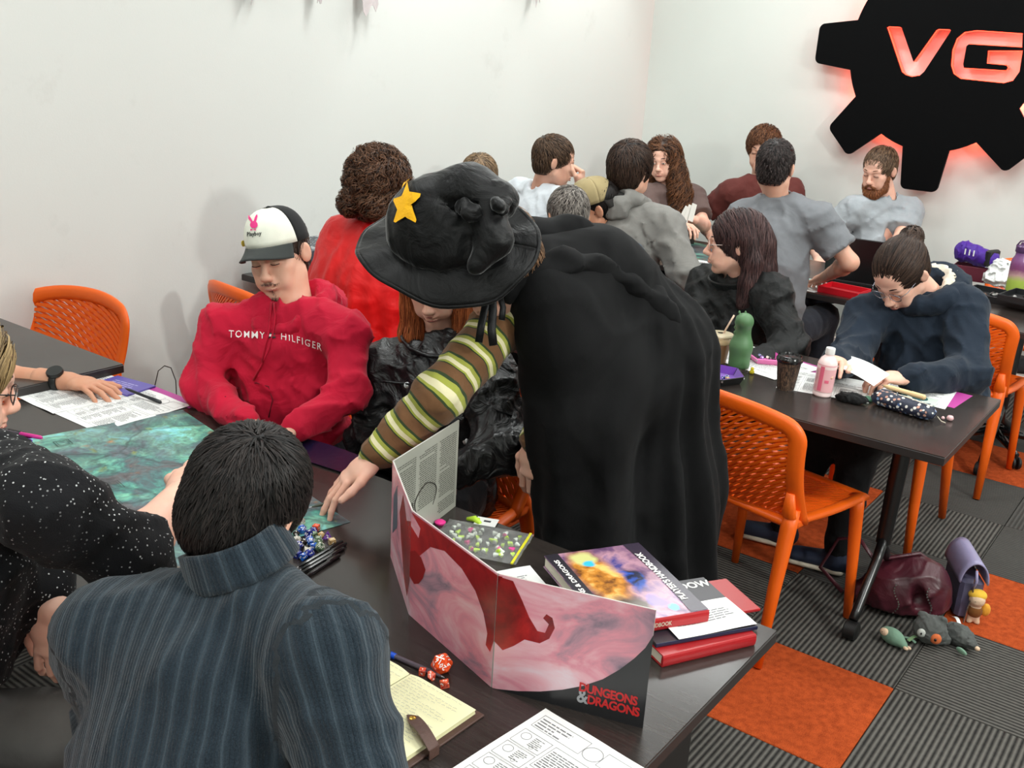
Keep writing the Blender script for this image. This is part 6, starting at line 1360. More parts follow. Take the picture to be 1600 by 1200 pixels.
# pens
def pen(p0, p1, m, label, r=.0045, cap=None, name='pen', tip=None, group=None, clear=False):
    p0, p1 = Vector(p0), Vector(p1); L = (p1-p0).length; q = (p1-p0).to_track_quat('Z', 'Y').to_matrix().to_4x4(); t = thing(name, label, 'pen', M=Matrix.Translation(p0) @ q, group=group)
    build(MB().lathe([(r*.35, 0), (r*.5, .004), (r*.95, .018), (r, .03), (r, L*.66), (r*1.12, L*.665), (r*1.1, L*.97), (r*.6, L)], 10), 'barrel', m, t, auto=True)
    build(MB().box((r*1.6, 0, L*.82), (r*.5, r*.8, L*.26), bev=.0005), 'clip', cap or m, t); build(MB().lathe([(.0006, -.006), (r*.36, .0)], 8), 'tip', tip or M_alu, t)
    if cap: build(MB().lathe([(r*1.15, L*.62), (r*1.3, L*.63), (r*1.25, L*.99), (r*.7, L*1.02)], 10), 'pen_cap', cap, t, auto=True)
    return t
M_bkp = mat('black_gloss_plastic', rgb(14, 14, 15), .18, spec=.6)
for k, (a, b) in enumerate((((466, 886), (535, 846)), ((470, 890), (541, 849)), ((470, 896), (538, 856)), ((476, 902), (531, 867)))):
    pa, pb = PZ(*a, Z0+.005), PZ(*b, Z0+.005); pen(pa, pb, M_bkp, ('black pen, furthest of the four lying by the dice pile', 'black pen, second of the four by the dice pile', 'black pen, third of the four by the dice pile', 'black pen, nearest of the four by the dice pile')[k], group='black pens by the dice')
M_bpl = mat('royal_blue_plastic', rgb(18, 74, 190), .3); M_cpen = mat('smoky_clear_plastic', rgb(110, 100, 110), .12, trans=.5)
pen(PZ(690, 1057, Z0+.005), PZ(576, 1008, Z0+.005), M_cpen, 'clear ballpoint pen with a blue cap above the notebook', cap=M_bpl)
for a, b, m_, c_, lb in (((-20, 668), (64, 684), M_cpen, mat('magenta_plastic', rgb(196, 36, 130), .35), 'gel pen with a magenta end at the left table edge'), ((-25, 676), (48, 689), mat('violet_plastic', rgb(110, 70, 170), .35), mat('violet_plastic', rgb(110, 70, 170), .35), 'violet gel pen at the left table edge'), ((-30, 664), (40, 678), M_bkp, M_bkp, 'black gel pen behind the magenta and violet pens')):
    pen(PZ(*a, Z0+.005), PZ(*b, Z0+.005), m_, lb, cap=c_)
t = thing('cut_out_card', 'white round-cornered card beside the gel pens at left', 'card', (*[float(q) for q in PZ(8, 706, Z0)[:2]], Z0), .3); build(MB().prism([(.05*math.cos(a)*(1+.1*math.sin(3*a)), .035*math.sin(a)) for a in np.linspace(0, 6.28, 22)[:-1]], .0005, .0015), 'card', M_pap, t)
pen(PZ(196, 607, Z0+.022), PZ(252, 629, Z0+.006), mat('dark_pen', rgb(30, 32, 36), .3), 'dark pen held under the fingers of the watch-wearing hand', name='pen')
pen(PZ(487, 792, Z0+.008), PZ(515, 786, Z0+.012), mat('olive_pencil', rgb(62, 70, 56), .4), 'dark green pencil under the wizard fingertips', r=.004, name='pencil')

# open notebook with clasp strap
nb = thing('notebook', 'open leather-bound notebook of handwritten cream pages', 'notebook', (-.424, -1.33, Z0), math.atan2(-.006, .15))
M_crm = mat('cream_pages', rgb(232, 228, 186), .75); M_brl = mat('brown_leather', rgb(78, 54, 46), .5, var=.15, bump=(120, .3)); M_hw = mat('handwriting_ink', rgb(96, 98, 110), .8)
build(MB().box((0, 0, .002), (.318, .222, .004), bev=.0018), 'cover', M_brl, nb)
for s_, lb in ((-1, 'left'), (1, 'right')):
    bk_ = build(MB().grid(lambda u, v: (s_*(.001+.147*u), -.102+.204*v, .005+.004+.005*math.sin(min(1, u*5)*math.pi/2)-.002*u), 16, 3, .0005), 'page', M_crm, nb)
    bl = MB(); 
    for k in range(7): bl.box((s_*.0745, 0, .0046+k*.0009), (.146-.0006*k, .2035, .0006))
    build(bl, 'page_block', M_crm, nb)
    mb = MB(); rs = random.Random(6 if s_ > 0 else 9); y = .092
    while y > (-.06 if s_ > 0 else -.09):
        x = .012
        while x < .128:
            l = rs.uniform(.004, .013); n_ = max(3, int(l/.0012)); pp = [(s_*(x+l*i/n_) if s_ > 0 else -.14+x+l*i/n_, y+rs.uniform(-.0011, .0016), .0156) for i in range(n_+1)]
            if s_ < 0: pp = [(a_+.0, b_, c_) for a_, b_, c_ in pp]
            mb.tube(pp, .00022, 3, cap=False); x += l+.0028
            if rs.random() < .04: break
        y -= .0068
    build(mb, 'handwriting', M_hw, bk_)
st_ = build(MB().grid(lambda u, v: (.082+.085*u, .012-.030*u+.022*(v-.5)*(1.0 if u > .25 else .15+u/.3), .0165+.010*math.sin(min(1, u)*3.0)), 12, 3, .002).box((.168, -.018, .010), (.002, .022, .018)), 'clasp_strap', M_brl, nb)
build(MB().lathe([(.006, 0), (.0055, .002), (.002, .003), (0, .003)], 14, (.100, .006, .0230)), 'brass_stud', mat('brass', rgb(190, 150, 70), .25, metal=1.0), st_, auto=True)
# character sheet in the foreground
M, W_, H_ = placed((-.2285, -1.432), (-.0165, -1.455), (-.21, -1.15), Z0+.0004); M = M @ Matrix.Translation((0, 0, 0)); paper(M, .21, .290, 'printed role-playing character sheet at the bottom edge, in front of the screen', 'form', 12, wave=.003)
# books
def book(loc, rz, W, D, H, cover, spine, label, group=None, tilt=0):
    """spine along +x edge side (local x = width, spine at y=-D/2)"""
    M_ = Matrix.Translation(loc) @ Matrix.Rotation(rz, 4, 'Z') @ Matrix.Rotation(tilt, 4, 'X'); t = thing('book', label, 'book', M=M_, group=group)
    build(MB().box((0, .002, H/2), (W-.006, D-.006, H-.005)), 'page_block', mat('book_pages', rgb(214, 206, 188), .8), t)
    for z in (.00125, H-.00125): build(MB().box((0, 0, z), (W, D, .0025), bev=.0008), 'cover', cover, t)
    build(MB().tube([(-W/2, -D/2, H/2), (W/2, -D/2, H/2)], H/2, 12, flat=(1, .28), up=(0, 0, 1)), 'spine', spine, t, smooth=False); return t
t = NT('fantasy_cover_print'); wn = t.node('ShaderNodeTexNoise', i_Vector=t.co, i_Scale=16.0, i_Detail=5.0).outputs['Color']
wv_ = t.node('ShaderNodeVectorMath', operation='SCALE', i_0=t.node('ShaderNodeVectorMath', operation='SUBTRACT', i_0=wn, i_1=(.5, .5, .5)).outputs[0]); wv_.inputs['Scale'].default_value = .055
wc = t.node('ShaderNodeVectorMath', operation='ADD', i_0=t.co, i_1=wv_.outputs[0]).outputs[0]
c1 = t.ramp(t.noise(14, 5, wc), [(.30, rgb(48, 36, 56)), (.45, rgb(110, 78, 112)), (.58, rgb(178, 134, 150)), (.7, rgb(70, 66, 130))])
def blob(c_, cx_, cy_, sx_, sy_, col, r0=.7, r1=1.1):
    v_ = t.node('ShaderNodeMapping', i_Vector=wc, i_Location=(-cx_/sx_, -cy_/sy_, 0), i_Scale=(1/sx_, 1/sy_, .01)).outputs[0]; d_ = t.node('ShaderNodeVectorMath', operation='LENGTH', i_0=v_).outputs['Value']
    return t.mix(t.ramp(d_, [(r0*.5, (1, 1, 1)), (r1*.5, (0, 0, 0))]) if False else t.math('SUBTRACT', 1.0, t.math('MULTIPLY', t.math('SUBTRACT', d_, r0), 1/(r1-r0), clamp=True), clamp=True), c_, col)
c1 = blob(c1, -.035, .03, .052, .11, t.ramp(t.noise(26, 4, wc), [(.35, rgb(110, 66, 28)), (.5, rgb(196, 128, 46)), (.66, rgb(232, 190, 110))])); c1 = blob(c1, -.035, .105, .030, .028, rgb(200, 200, 130)); c1 = blob(c1, -.030, .085, .016, .018, rgb(60, 180, 226))
c1 = blob(c1, .028, .0, .022, .050, t.ramp(t.noise(40, 3, wc), [(.4, rgb(26, 30, 60)), (.6, rgb(44, 80, 170))])); c1 = blob(c1, .03, -.085, .02, .024, rgb(140, 116, 200)); c1 = blob(c1, .05, -.105, .010, .012, rgb(80, 170, 220)); c1 = blob(c1, -.03, -.09, .05, .04, rgb(74, 58, 44))
t.set(col=c1, rough=.22, spec=.5); M_cov = t.m
M_spr = mat('red_spine', rgb(172, 26, 32), .35); M_dkc = mat('dark_book_cover', rgb(40, 36, 44), .3); M_gold = mat('painted_amber', rgb(206, 140, 46), .3); M_wt = mat('cover_white_ink', rgb(236, 232, 228), .4)
b1 = book((-.1175, -.800, Z0), R(0+2), .205, .20, .024, mat('red_cover', rgb(150, 22, 26), .3), M_spr, 'red hardback at the bottom of the book stack'); b1.rotation_euler = (0, 0, R(62))
b1.location = (-.150, -.772, Z0)
b2 = book((-.155, -.755, Z0+.0245), 0, .215, .19, .008, M_dkc, mat('navy_spine', rgb(20, 28, 60), .35), 'thin dark paperback lying between the two red hardbacks'); b2.rotation_euler = (0, 0, R(58))
me = text_mesh('SHADOW', .030, bold=.0008); build(MB().add([(v.co.x*.9+.045, v.co.y+.070, .0088) for v in me.vertices], [tuple(p.vertices) for p in me.polygons]), 'title_lettering', M_wt, b2)
b2b = book((-.145, -.700, Z0+.0245), 0, .20, .12, .006, mat('red_cover', rgb(150, 22, 26), .3), M_spr, 'thin red booklet behind the dark paperback, at the right of the stack'); b2b.rotation_euler = (0, 0, R(58))
M = Matrix.Translation((-.105, -.860, Z0+.0345)) @ Matrix.Rotation(R(60), 4, 'Z'); paper(M, .17, .10, 'white printed sheet lying on the dark paperback', 'page', 5, wave=.003)
b3 = book((-.268, -.787, Z0+.0345), 0, .215, .275, .026, M_cov, M_spr, 'red-spined handbook with a fantasy battle cover, topmost of the stack'); b3.rotation_euler = (0, 0, R(58))
H3 = .0268
def cov(pts, m, nm, z=H3): build(MB().add([(x, y, z) for x, y in pts], [tuple(range(len(pts)))]), nm, m, b3)
el = lambda cx, cy, rx, ry, n=20, ph=0: [(cx+rx*math.cos(2*math.pi*i/n)*(1+.12*math.sin(3*2*math.pi*i/n+ph)), cy+ry*math.sin(2*math.pi*i/n)) for i in range(n)]
cov([(-.107, .137), (-.107, -.137), (-.078, -.137), (-.078, .137)], M_dkc, 'cover_band'); cov([(.107, .137), (.070, .137), (.078, .0), (.070, -.137), (.107, -.137)], mat('plum_band', rgb(52, 42, 58), .25), 'cover_band', H3+.0001)
def cover_txt(txt, x, y, sz, wid, m, rot=-90):
    me = text_mesh(txt, sz, bold=sz*.03); xs = [v.co.x for v in me.vertices]; k = wid/(max(xs)-min(xs)); c_, s_ = math.cos(R(rot)), math.sin(R(rot))
    build(MB().add([(x+(v.co.x*k)*c_-v.co.y*s_, y+(v.co.x*k)*s_+v.co.y*c_, H3+.0009) for v in me.vertices], [tuple(p.vertices) for p in me.polygons]), 'title_lettering', m, b3)
cover_txt("PLAYER'S HANDBOOK", .083, 0, .020, .19, M_wt, 90); cover_txt('DUNGEONS & DRAGONS', -.093, 0, .014, .22, M_wt, 90)
me = text_mesh("PLAYER'S HANDBOOK", .012, bold=.0003); build(MB().add([(v.co.x*.8-.02, -.1375-.0039, .013+v.co.y) for v in me.vertices], [tuple(p.vertices) for p in me.polygons]), 'spine_lettering', mat('spine_gold', rgb(206, 190, 170), .4), b3)
M = Matrix.Translation((-.462, -.905, Z0+.0006)) @ Matrix.Rotation(R(60), 4, 'Z'); paper(M, .1, .10, 'white paper corner sticking out left of the book stack', 'page', 6)
# ---------------------------------------------------------------- middle table
M_wg = mat('white_gloss', rgb(230, 230, 228), .3)
# iced coffee
t = thing('iced_coffee', 'clear plastic cup of iced coffee with a beige straw', 'cup', (-.885, .925, Z0)); NTc = NT('cup_plastic'); NTc.set(col=(.95, .93, .88), rough=.08, trans=.85, ior=1.2, alpha=.35)
build(MB().lathe([(.030, 0), (.031, .004), (.041, .098), (.044, .100)], 28, cap=False), 'cup_wall', NTc.m, t, smooth=True); build(MB().lathe([(0, .002), (.029, .002), (.0375, .072), (0, .072)], 28, cap=False), 'coffee', mat('milky_coffee', rgb(156, 112, 72), .25), t, auto=True)
build(MB().lathe([(.0376, .073), (.039, .088), (.0, .090)], 28, cap=False), 'ice', mat('creamy_ice', rgb(204, 176, 130), .2), t, smooth=True); build(MB().lathe([(.046, .100), (.047, .103), (.044, .108), (.036, .110), (.012, .110)], 28, cap=False), 'lid', mat('lid_plastic', rgb(214, 200, 170), .15, alpha=.75), t, auto=True)
build(MB().tube([(-.004, 0, .06), (.012, .006, .12), (.034, .016, .178)], .0032, 8), 'straw', mat('beige_straw', rgb(214, 184, 160), .5), t, smooth=True)
# green dinosaur bottle
t = thing('water_bottle', 'matt green bottle shaped like a small dinosaur with a knobbly back', 'bottle', (-.795, .905, Z0)); M_sage = mat('sage_silicone', rgb(78, 116, 76), .5); 
f = Fld((-.07, -.07, -.0), (.07, .07, .25), .003); f.cone((0, 0, .03), (0, 0, .085), .037, .037, .01); f.cone((0, 0, .085), (0, 0, .135), .036, .022, .02); f.cone((0, 0, .13), (.002, -.006, .168), .022, .029, .02); f.ell((.006, -.012, .18), (.026, .03, .024), None, .02); f.cone((.0, .0, .02), (0, 0, .04), .037, .037, .0)
for k in range(6): a = k/5; f.ell((-.018-.006*math.sin(a*3), -.012-.01*a, .205-.09*a), (.0045, .0045, .006), None, .004)
f.plane((0, 0, .008), (0, 0, -1)); v, q = f.mesh(); link('body', np_mesh('body', v, q, M_sage), t); build(MB().lathe([(0, 0), (.034, 0), (.036, .003), (.036, .009), (0, .009)], 24), 'steel_base', mat('brushed_steel', rgb(190, 186, 178), .25, metal=1.0), t, auto=True)
build(MB().lathe([(0, .198), (.004, .199), (.004, .207), (.002, .212), (0, .213)], 8, (.002, -.006, 0)), 'spout_spike', M_sage, t, smooth=True)
t = thing('yellow_charm', 'tiny yellow toy beside the green bottle', 'toy', (-.735, .885, Z0)); build(MB().lathe([(0, 0), (.008, .002), (.009, .010), (.005, .014), (.007, .019), (.004, .024), (0, .025)], 10), 'body', mat('toy_yellow', rgb(214, 196, 40), .4), t, smooth=True)
# hexagonal dice tray
def tray(loc, rz, r, h, mo, mi, label, n=6, sx=1.0):
    t = thing('dice_tray', label, 'tray', loc, rz); P6 = [(r*sx*math.cos(2*math.pi*k/n), r*math.sin(2*math.pi*k/n)) for k in range(n)]; Q = [(x*.86, y*.86) for x, y in P6]
    build(MB().prism(Q, 0, .003), 'base', mo, t); build(MB().prism([(x*.985, y*.985) for x, y in Q], .003, .0036), 'felt_lining', mi, t)
    for k in range(n):
        a, b, c_, d = Q[k], Q[(k+1) % n], P6[(k+1) % n], P6[k]; w_ = build(MB().grid(lambda u, v: ((a[0]*(1-v)+d[0]*v)*(1-u)+(b[0]*(1-v)+c_[0]*v)*u, (a[1]*(1-v)+d[1]*v)*(1-u)+(b[1]*(1-v)+c_[1]*v)*u, .002+h*v), 1, 1, .003), 'side_flap', mo, t)
        build(MB().grid(lambda u, v: ((a[0]*(1-v)+d[0]*v)*(.96-.92*(1-u)) + (b[0]*(1-v)+c_[0]*v)*(1-(.96-.92*(1-u))) - (a[0]+b[0])*.02, (a[1]*(1-v)+d[1]*v)*(.96-.92*(1-u))+(b[1]*(1-v)+c_[1]*v)*(1-(.96-.92*(1-u)))-(a[1]+b[1])*.02, .004+h*.95*v), 1, 1, .0015), 'flap_lining', mi, w_)
        build(MB().lathe([(0, 0), (.004, 0), (.003, .002), (0, .002)], 8, (P6[k][0]*.985, P6[k][1]*.985, h*.8), Vector((0, 0, 1)).rotation_difference(Vector((P6[k][0], P6[k][1], 0))).to_matrix()), 'corner_snap', M_alu, t)
    return t
M_blt = mat('black_leatherette', rgb(20, 20, 21), .5); M_pfelt = mat('purple_velvet', rgb(96, 40, 150), .8, sheen=.3)
tray((-.80, .735, Z0), .12, .098, .026, M_blt, M_pfelt, 'hexagonal black dice tray lined in purple velvet'); rs = random.Random(2)
for k, (dx, dy, m_, nm) in enumerate(((-.05, .01, R_rd, 'ruby'), (-.035, -.012, R_rd, 'ruby'), (-.03, .012, R_rd, 'ruby'), (-.018, -.004, R_rd, 'ruby'), (-.045, -.02, R_pu, 'purple'), (-.01, .012, R_nb, 'navy'), (.035, .012, R_nb, 'navy'), (.045, -.004, R_go, 'amber'), (.028, .0, R_nb, 'navy'))):
    die((20, 12, 8, 10, 6, 12, 20, 6, 8)[k], .010, m_, M_nw, (-.80+dx, .735+dy, Z0+.004), (rs.uniform(0, 3), rs.uniform(0, 3), rs.uniform(0, 3)), f'small {nm} polyhedral die inside the purple-lined hexagonal tray', 'dice in the hexagonal tray')
tray((-.765, 1.075, Z0+.001), -.1, .070, .018, mat('pink_tray', rgb(226, 120, 176), .4), mat('pink_felt', rgb(214, 90, 170), .7), 'small rectangular pink dice tray before the black bomber jacket', 4, 1.35)
for k, (dx, dy, m_) in enumerate(((-.03, .01, R_nb), (-.012, -.008, R_pu), (.012, .010, R_bk), (.03, .0, R_bk), (.0, .014, R_wh))):
    die((20, 12, 8, 6, 10)[k], .0085, m_, M_nw, (-.765+dx, 1.075+dy, Z0+.005), (rs.uniform(0, 3), rs.uniform(0, 3), rs.uniform(0, 3)), 'small dark polyhedral die in the pink dice tray', 'dice in the pink tray')
M, _, _ = quad_frame((-1.05, .99), (-.63, .87), (-1.02, 1.2), Z0+.0006); paper(M, .42, .27, 'wide white sheet under the iced coffee and the pink tray', 'page', 21)
M, _, _ = quad_frame((-.61, .80), (-.36, .86), (-.62, 1.1), Z0+.0004); paper(M, .297, .25, 'white printed sheet behind the pink drink bottle', 'form', 22)
M, _, _ = quad_frame((-.34, .98), (-.115, 1.0), (-.35, 1.2), Z0+.0004); paper(M, .225, .25, 'white sheet under the phone and the floral case', 'page', 23)
t = thing('magenta_folder', 'magenta card sheet at the far corner of the middle table', 'folder', (-.20, 1.14, Z0), R(-4)); build(MB().box((0, 0, .0003), (.22, .19, .0006)), 'card', mat('magenta_card', rgb(172, 56, 140), .5), t)
t = thing('magenta_folder', 'magenta card between the takeaway cup and the pink bottle', 'folder', (-.60, 1.10, Z0), R(-12)); build(MB().box((0, 0, .0003), (.16, .12, .0006)), 'card', mat('magenta_card', rgb(172, 56, 140), .5), t)
# takeaway cup
t = thing('takeaway_cup', 'dark wood-grain patterned takeaway coffee cup with black lid', 'cup', (-.583, .815, Z0)); NB = NT('grain_print_card'); wv = NB.node('ShaderNodeTexNoise', i_Vector=NB.map((60, 60, 5)), i_Scale=2.2, i_Detail=4.0, i_Distortion=1.5).outputs['Fac']
NB.set(col=NB.ramp(wv, [(.44, rgb(34, 26, 22)), (.5, rgb(120, 96, 76)), (.54, rgb(40, 30, 26))]), rough=.6); build(MB().lathe([(0, 0), (.028, 0), (.0285, .002), (.040, .100), (.041, .103)], 32), 'cup_body', NB.m, t, auto=True)
build(MB().lathe([(.0425, .096), (.0435, .098), (.0435, .106), (.041, .110), (.039, .117), (.037, .1175), (.035, .112), (.0, .111)], 32, cap=False), 'lid', M_bkp, t, auto=True)
# pink bottle
t = thing('drink_bottle', 'pink strawberry drink bottle with a white cap and printed sleeve', 'bottle', (-.468, .842, Z0)); t.rotation_euler = (0, R(2), R(20)); M_pk = mat('pink_drink', rgb(232, 176, 180), .25, spec=.5)
build(MB().lathe([(0, 0), (.028, 0), (.031, .004), (.031, .012), (.0295, .016), (.0305, .022), (.031, .09), (.032, .10), (.031, .112), (.024, .128), (.014, .138), (.0135, .148)], 32), 'bottle_body', mat('bottle_white_pink', rgb(238, 214, 212), .22, spec=.5), t, auto=True)
sl = build(MB().lathe([(.0314, .018), (.0316, .108), (.0316, .110)], 32, cap=False), 'sleeve', M_pk, t, smooth=True); build(MB().lathe([(.015, .142), (.0155, .144), (.0155, .160), (.0145, .163), (0, .164)], 20), 'cap', M_wg, t, auto=True)
def on_cyl(mb, x0, z0, x1, z1, r, n=4):
    vs = []; 
    for i in range(n+1): a = (x0+(x1-x0)*i/n)/r; vs += [(r*math.cos(a), r*math.sin(a), z0), (r*math.cos(a), r*math.sin(a), z1)]
    mb.add(vs, [(2*i, 2*i+2, 2*i+3, 2*i+1) for i in range(n)])
mb = MB(); a0 = -2.0*.032; rs = random.Random(5)
for k in range(16): on_cyl(mb, a0-.030+k*.0011, .024, a0-.0304+k*.0011+.0005*rs.random()+.0002, .040, .0322, 1)
for k in range(10): on_cyl(mb, a0-.028, .048+k*.0045, a0-.028+.016*rs.uniform(.6, 1), .0492+k*.0045, .0322, 3)
build(mb, 'sleeve_print', mat('sleeve_dark_print', rgb(120, 90, 96), .5), sl); mb = MB(); on_cyl(mb, a0-.008, .022, a0+.006, .104, .0321); on_cyl(mb, a0+.012, .05, a0+.026, .06, .0322); build(mb, 'sleeve_print', mat('sleeve_rose', rgb(222, 104, 130), .4), sl)
# floral pencil case
t = thing('pencil_case', 'navy floral-print pencil case at the near right of the middle table', 'pencil case', (-.212, .868, Z0), R(-12)); fl_ = NT('floral_print'); vo = fl_.node('ShaderNodeTexVoronoi', i_Vector=fl_.co, i_Scale=75.0); cc = fl_.node('ShaderNodeSeparateColor', i_Color=vo.outputs['Color']).outputs[0]
pal = fl_.ramp(cc, [(0, rgb(226, 222, 214)), (.3, rgb(190, 140, 120)), (.5, rgb(120, 150, 190)), (.7, rgb(216, 214, 206)), (.88, rgb(54, 84, 130))], 'CONSTANT'); fl_.set(col=fl_.mix(fl_.ramp(vo.outputs['Distance'], [(.32, (0, 0, 0)), (.42, (1, 1, 1))]), pal, rgb(28, 34, 54)), rough=.6); fl_.bump(fl_.noise(18, 3, dist=1), .5, .01)
f = Fld((-.13, -.05, -.01), (.13, .05, .07), .004); f.econe((-.072, 0, .026), (.072, 0, .024), (.034, .025), (.032, .023), (0, 1, 0), .01); f.econe((-.085, 0, .026), (.085, 0, .024), (.030, .022), (.028, .020), (0, 1, 0), .01); f.wrinkle(.003, 18, 2, 2); f.plane((0, 0, .001), (0, 0, -1)); v, q = f.mesh(); link('case_body', np_mesh('case_body', v, q, fl_.m), t)
build(MB().tube([(-.09, 0, .048), (0, .0, .052), (.09, 0, .046)], .0022, 6), 'zip', mat('zip_cream', rgb(206, 196, 176), .4), t, smooth=True); build(MB().tube([(.112, 0, .02), (.125, .004, .008), (.138, .006, .006)], .0014, 5), 'zip_cord', mat('zip_cream', rgb(206, 196, 176), .4), t, smooth=True)
t = thing('bead_charm', 'pale pink bead charm hanging off the floral pencil case', 'charm', (-.075, .895, Z0)); build(MB().lathe([(0, 0), (.008, .002), (.011, .009), (.008, .016), (0, .018)], 12), 'bead', mat('rose_bead', rgb(220, 176, 178), .25), t, smooth=True); build(MB().lathe([(0, 0), (.005, .002), (.006, .006), (.003, .010), (0, .011)], 10, (-.02, -.004, 0)), 'small_bead', mat('rose_bead', rgb(220, 176, 178), .25), t, smooth=True)
t = thing('pouch', 'small black velvet pouch beside the pink bottle', 'pouch', (-.368, .838, Z0), R(8)); f = Fld((-.07, -.04, -.01), (.07, .04, .05), .004); f.ell((0, 0, .014), (.052, .026, .017), None, .01); f.wrinkle(.004, 22, 2, 2); f.plane((0, 0, .001), (0, 0, -1)); v, q = f.mesh(); link('body', np_mesh('body', v, q, cloth('pouch_velvet', rgb(14, 14, 15), wr=(30, .5))), t); build(MB().tube([(.045, -.01, .010), (.056, -.022, .004), (.05, -.034, .002)], .001, 5), 'drawstring', M_blt, t)
t = thing('phone', 'phone in a black and pale green patterned case lying on papers', 'phone', (-.222, 1.018, Z0+.002), R(2)); build(MB().box((0, 0, .005), (.150, .072, .009), bev=.003), 'case', mat('sage_white_case', rgb(196, 206, 196), .3), t)
mb = MB()
for px_, w_ in ((-.035, .03), (.02, .05)): mb.add([(px_+w_*.5*math.cos(a), .0+.025*math.sin(a)*(1+.2*math.sin(2*a)), .0099) for a in np.linspace(0, 6.28, 18)[:-1]], [tuple(range(17))])
build(mb, 'case_print', mat('dark_teal_print', rgb(40, 84, 84), .3), t); build(MB().box((-.055, .012, .0105), (.030, .036, .002), bev=.001), 'camera_block', M_bkp, t)
for yy in (.022, .004): build(MB().lathe([(0, 0), (.006, 0), (.005, .0015), (0, .0015)], 12, (-.055, yy, .0115)), 'lens', mat('lens_glass', rgb(30, 32, 40), .05), t)
pen((-.30, .925, Z0+.054), (-.16, .905, Z0+.052), mat('floral_cream_pen', rgb(222, 190, 140), .5), 'chunky cream patterned pen resting on the floral pencil case', r=.008)
t = thing('green_eraser', 'pale green and white squishy lying behind the black pouch', 'eraser', (-.335, .90, Z0), .2); build(MB().lathe([(0, 0), (.016, .001), (.018, .007), (.010, .013), (0, .014)], 14), 'body', mat('mint_rubber', rgb(110, 170, 140), .5), t, smooth=True); build(MB().box((-.045, .01, .003), (.05, .03, .004), bev=.001), 'white_tab', M_wg, t)
# sheet held by the navy-hooded woman
t = thing('held_sheet', 'sheet of paper held up in the hand of the woman in navy', 'paper'); a_, b_, c_, d_ = P(1282, 566, 3.42), P(1310, 552, 3.50), P(1390, 586, 3.32), P(1365, 604, 3.26)
build(MB().grid(lambda u, v: tuple((a_*(1-u)+d_*u)*(1-v)+(b_*(1-u)+c_*u)*v+np.array([0, 0, .012*math.sin(u*3)])), 10, 4, .0006), 'sheet', M_pap, t)
t = thing('leaf_clutter', 'small dark stack of cards by the cloak on the middle table', 'cards', (-.985, .84, Z0), .4)
for k in range(5): build(MB().box((.004*math.sin(k*2), .004*math.cos(k*3), .001+.0012*k), (.088, .063, .0009), rz=.1*k), 'card', mat('olive_card', rgb(84, 92, 78), .4) if k % 2 else mat('ivory_card', rgb(190, 190, 174), .5), t)

# ---------------------------------------------------------------- rear tables
lp = thing('laptop', 'open black laptop in front of the bearded man', 'laptop', (-.98, 2.72, Z0), R(6)); build(MB().box((0, .11, .008), (.34, .23, .016), bev=.003), 'base', M_blt, lp); build(MB().box((0, .11, .0168), (.30, .12, .001)), 'keyboard', mat('keyboard_dark', rgb(30, 30, 32), .6), lp)
build(MB().box((0, 0, 0), (.34, .008, .235), bev=.003, M=None), 'lid', mat('laptop_black', rgb(16, 16, 18), .4), lp); lp.children[-1].location = (0, -.035, .13); lp.children[-1].rotation_euler = (R(17), 0, 0)
build(MB().box((0, .0046, 0), (.32, .001, .205)), 'display', mat('display_dark', rgb(24, 30, 40), .1), [c for c in lp.children if c.name.startswith('lid')][0])
def open_box(name, label, cat, loc, rz, W, D, H, m, mi, th=.004, splay=0.0):
    t = thing(name, label, cat, loc, rz); build(MB().box((0, 0, th/2), (W, D, th)), 'base', m, t)
    for sx, sy in ((1, 0), (-1, 0), (0, 1), (0, -1)): build(MB().box((sx*(W/2-th/2), sy*(D/2-th/2), H/2+.0005), (th if sx else W-2*th-.0004, th if sy else D, H), bev=.0008), 'side', m, t)
    build(MB().box((0, 0, th+.0005), (W-2*th-.001, D-2*th-.001, .001)), 'lining', mi, t); return t
open_box('dice_tray', 'bright red dice tray at the near edge of the rear table', 'tray', (-.965, 2.475, Z0), R(-4), .20, .16, .03, mat('tray_red', rgb(196, 18, 34), .4), mat('tray_red_felt', rgb(150, 16, 28), .8))
M, _, _ = quad_frame((-1.28, 2.40), (-1.08, 2.37), (-1.26, 2.62), Z0+.0004); paper(M, .21, .27, 'white sheet with a teal picture beside the red tray', 'page', 31)
t = thing('picture_card', 'small teal picture card on the white sheet by the red tray', 'card', (-1.20, 2.60, Z0+.004), .1); build(MB().box((0, 0, .0005), (.16, .11, .001)), 'card', M_map, t)
M, _, _ = quad_frame((-1.84, 2.44), (-1.60, 2.42), (-1.82, 2.68), Z0+.0004); paper(M, .24, .20, 'blank white sheet at the front edge of the rear map', 'page', 32)
t = thing('game_screen', 'dark folded game screen standing on the rear table by the grey T-shirt man', 'screen', (-1.62, 3.0, Z0), .2)
for k, (x, rz) in enumerate(((-.09, .35), (.09, -.35))): build(MB().box((x, 0, .075), (.19, .003, .15), rz=rz), 'panel', mat('screen_dark_green', rgb(40, 48, 46), .5), t)
open_box('card_box', 'black wooden box of dice held by the long-haired woman', 'box', (-2.18, 3.02, Z0), R(-8), .20, .14, .05, mat('box_black', rgb(26, 22, 20), .4), mat('box_gold', rgb(150, 118, 70), .5))
for k in range(3):
    t = thing('playing_card', ('pale card fanned in the hand of the long-haired woman, front one', 'pale card fanned in the hand, middle one', 'pale card fanned in the hand, rear one')[k], 'card', tuple(P(1068+k*7, 336-k*2, 5.70)), 0, 'cards in the hand'); t.rotation_euler = (R(60), R(20), R(20+k*12)); build(MB().box((0, 0, 0), (.03, .11, .0012)), 'card', mat('pale_card', rgb(190, 186, 178), .5), t)
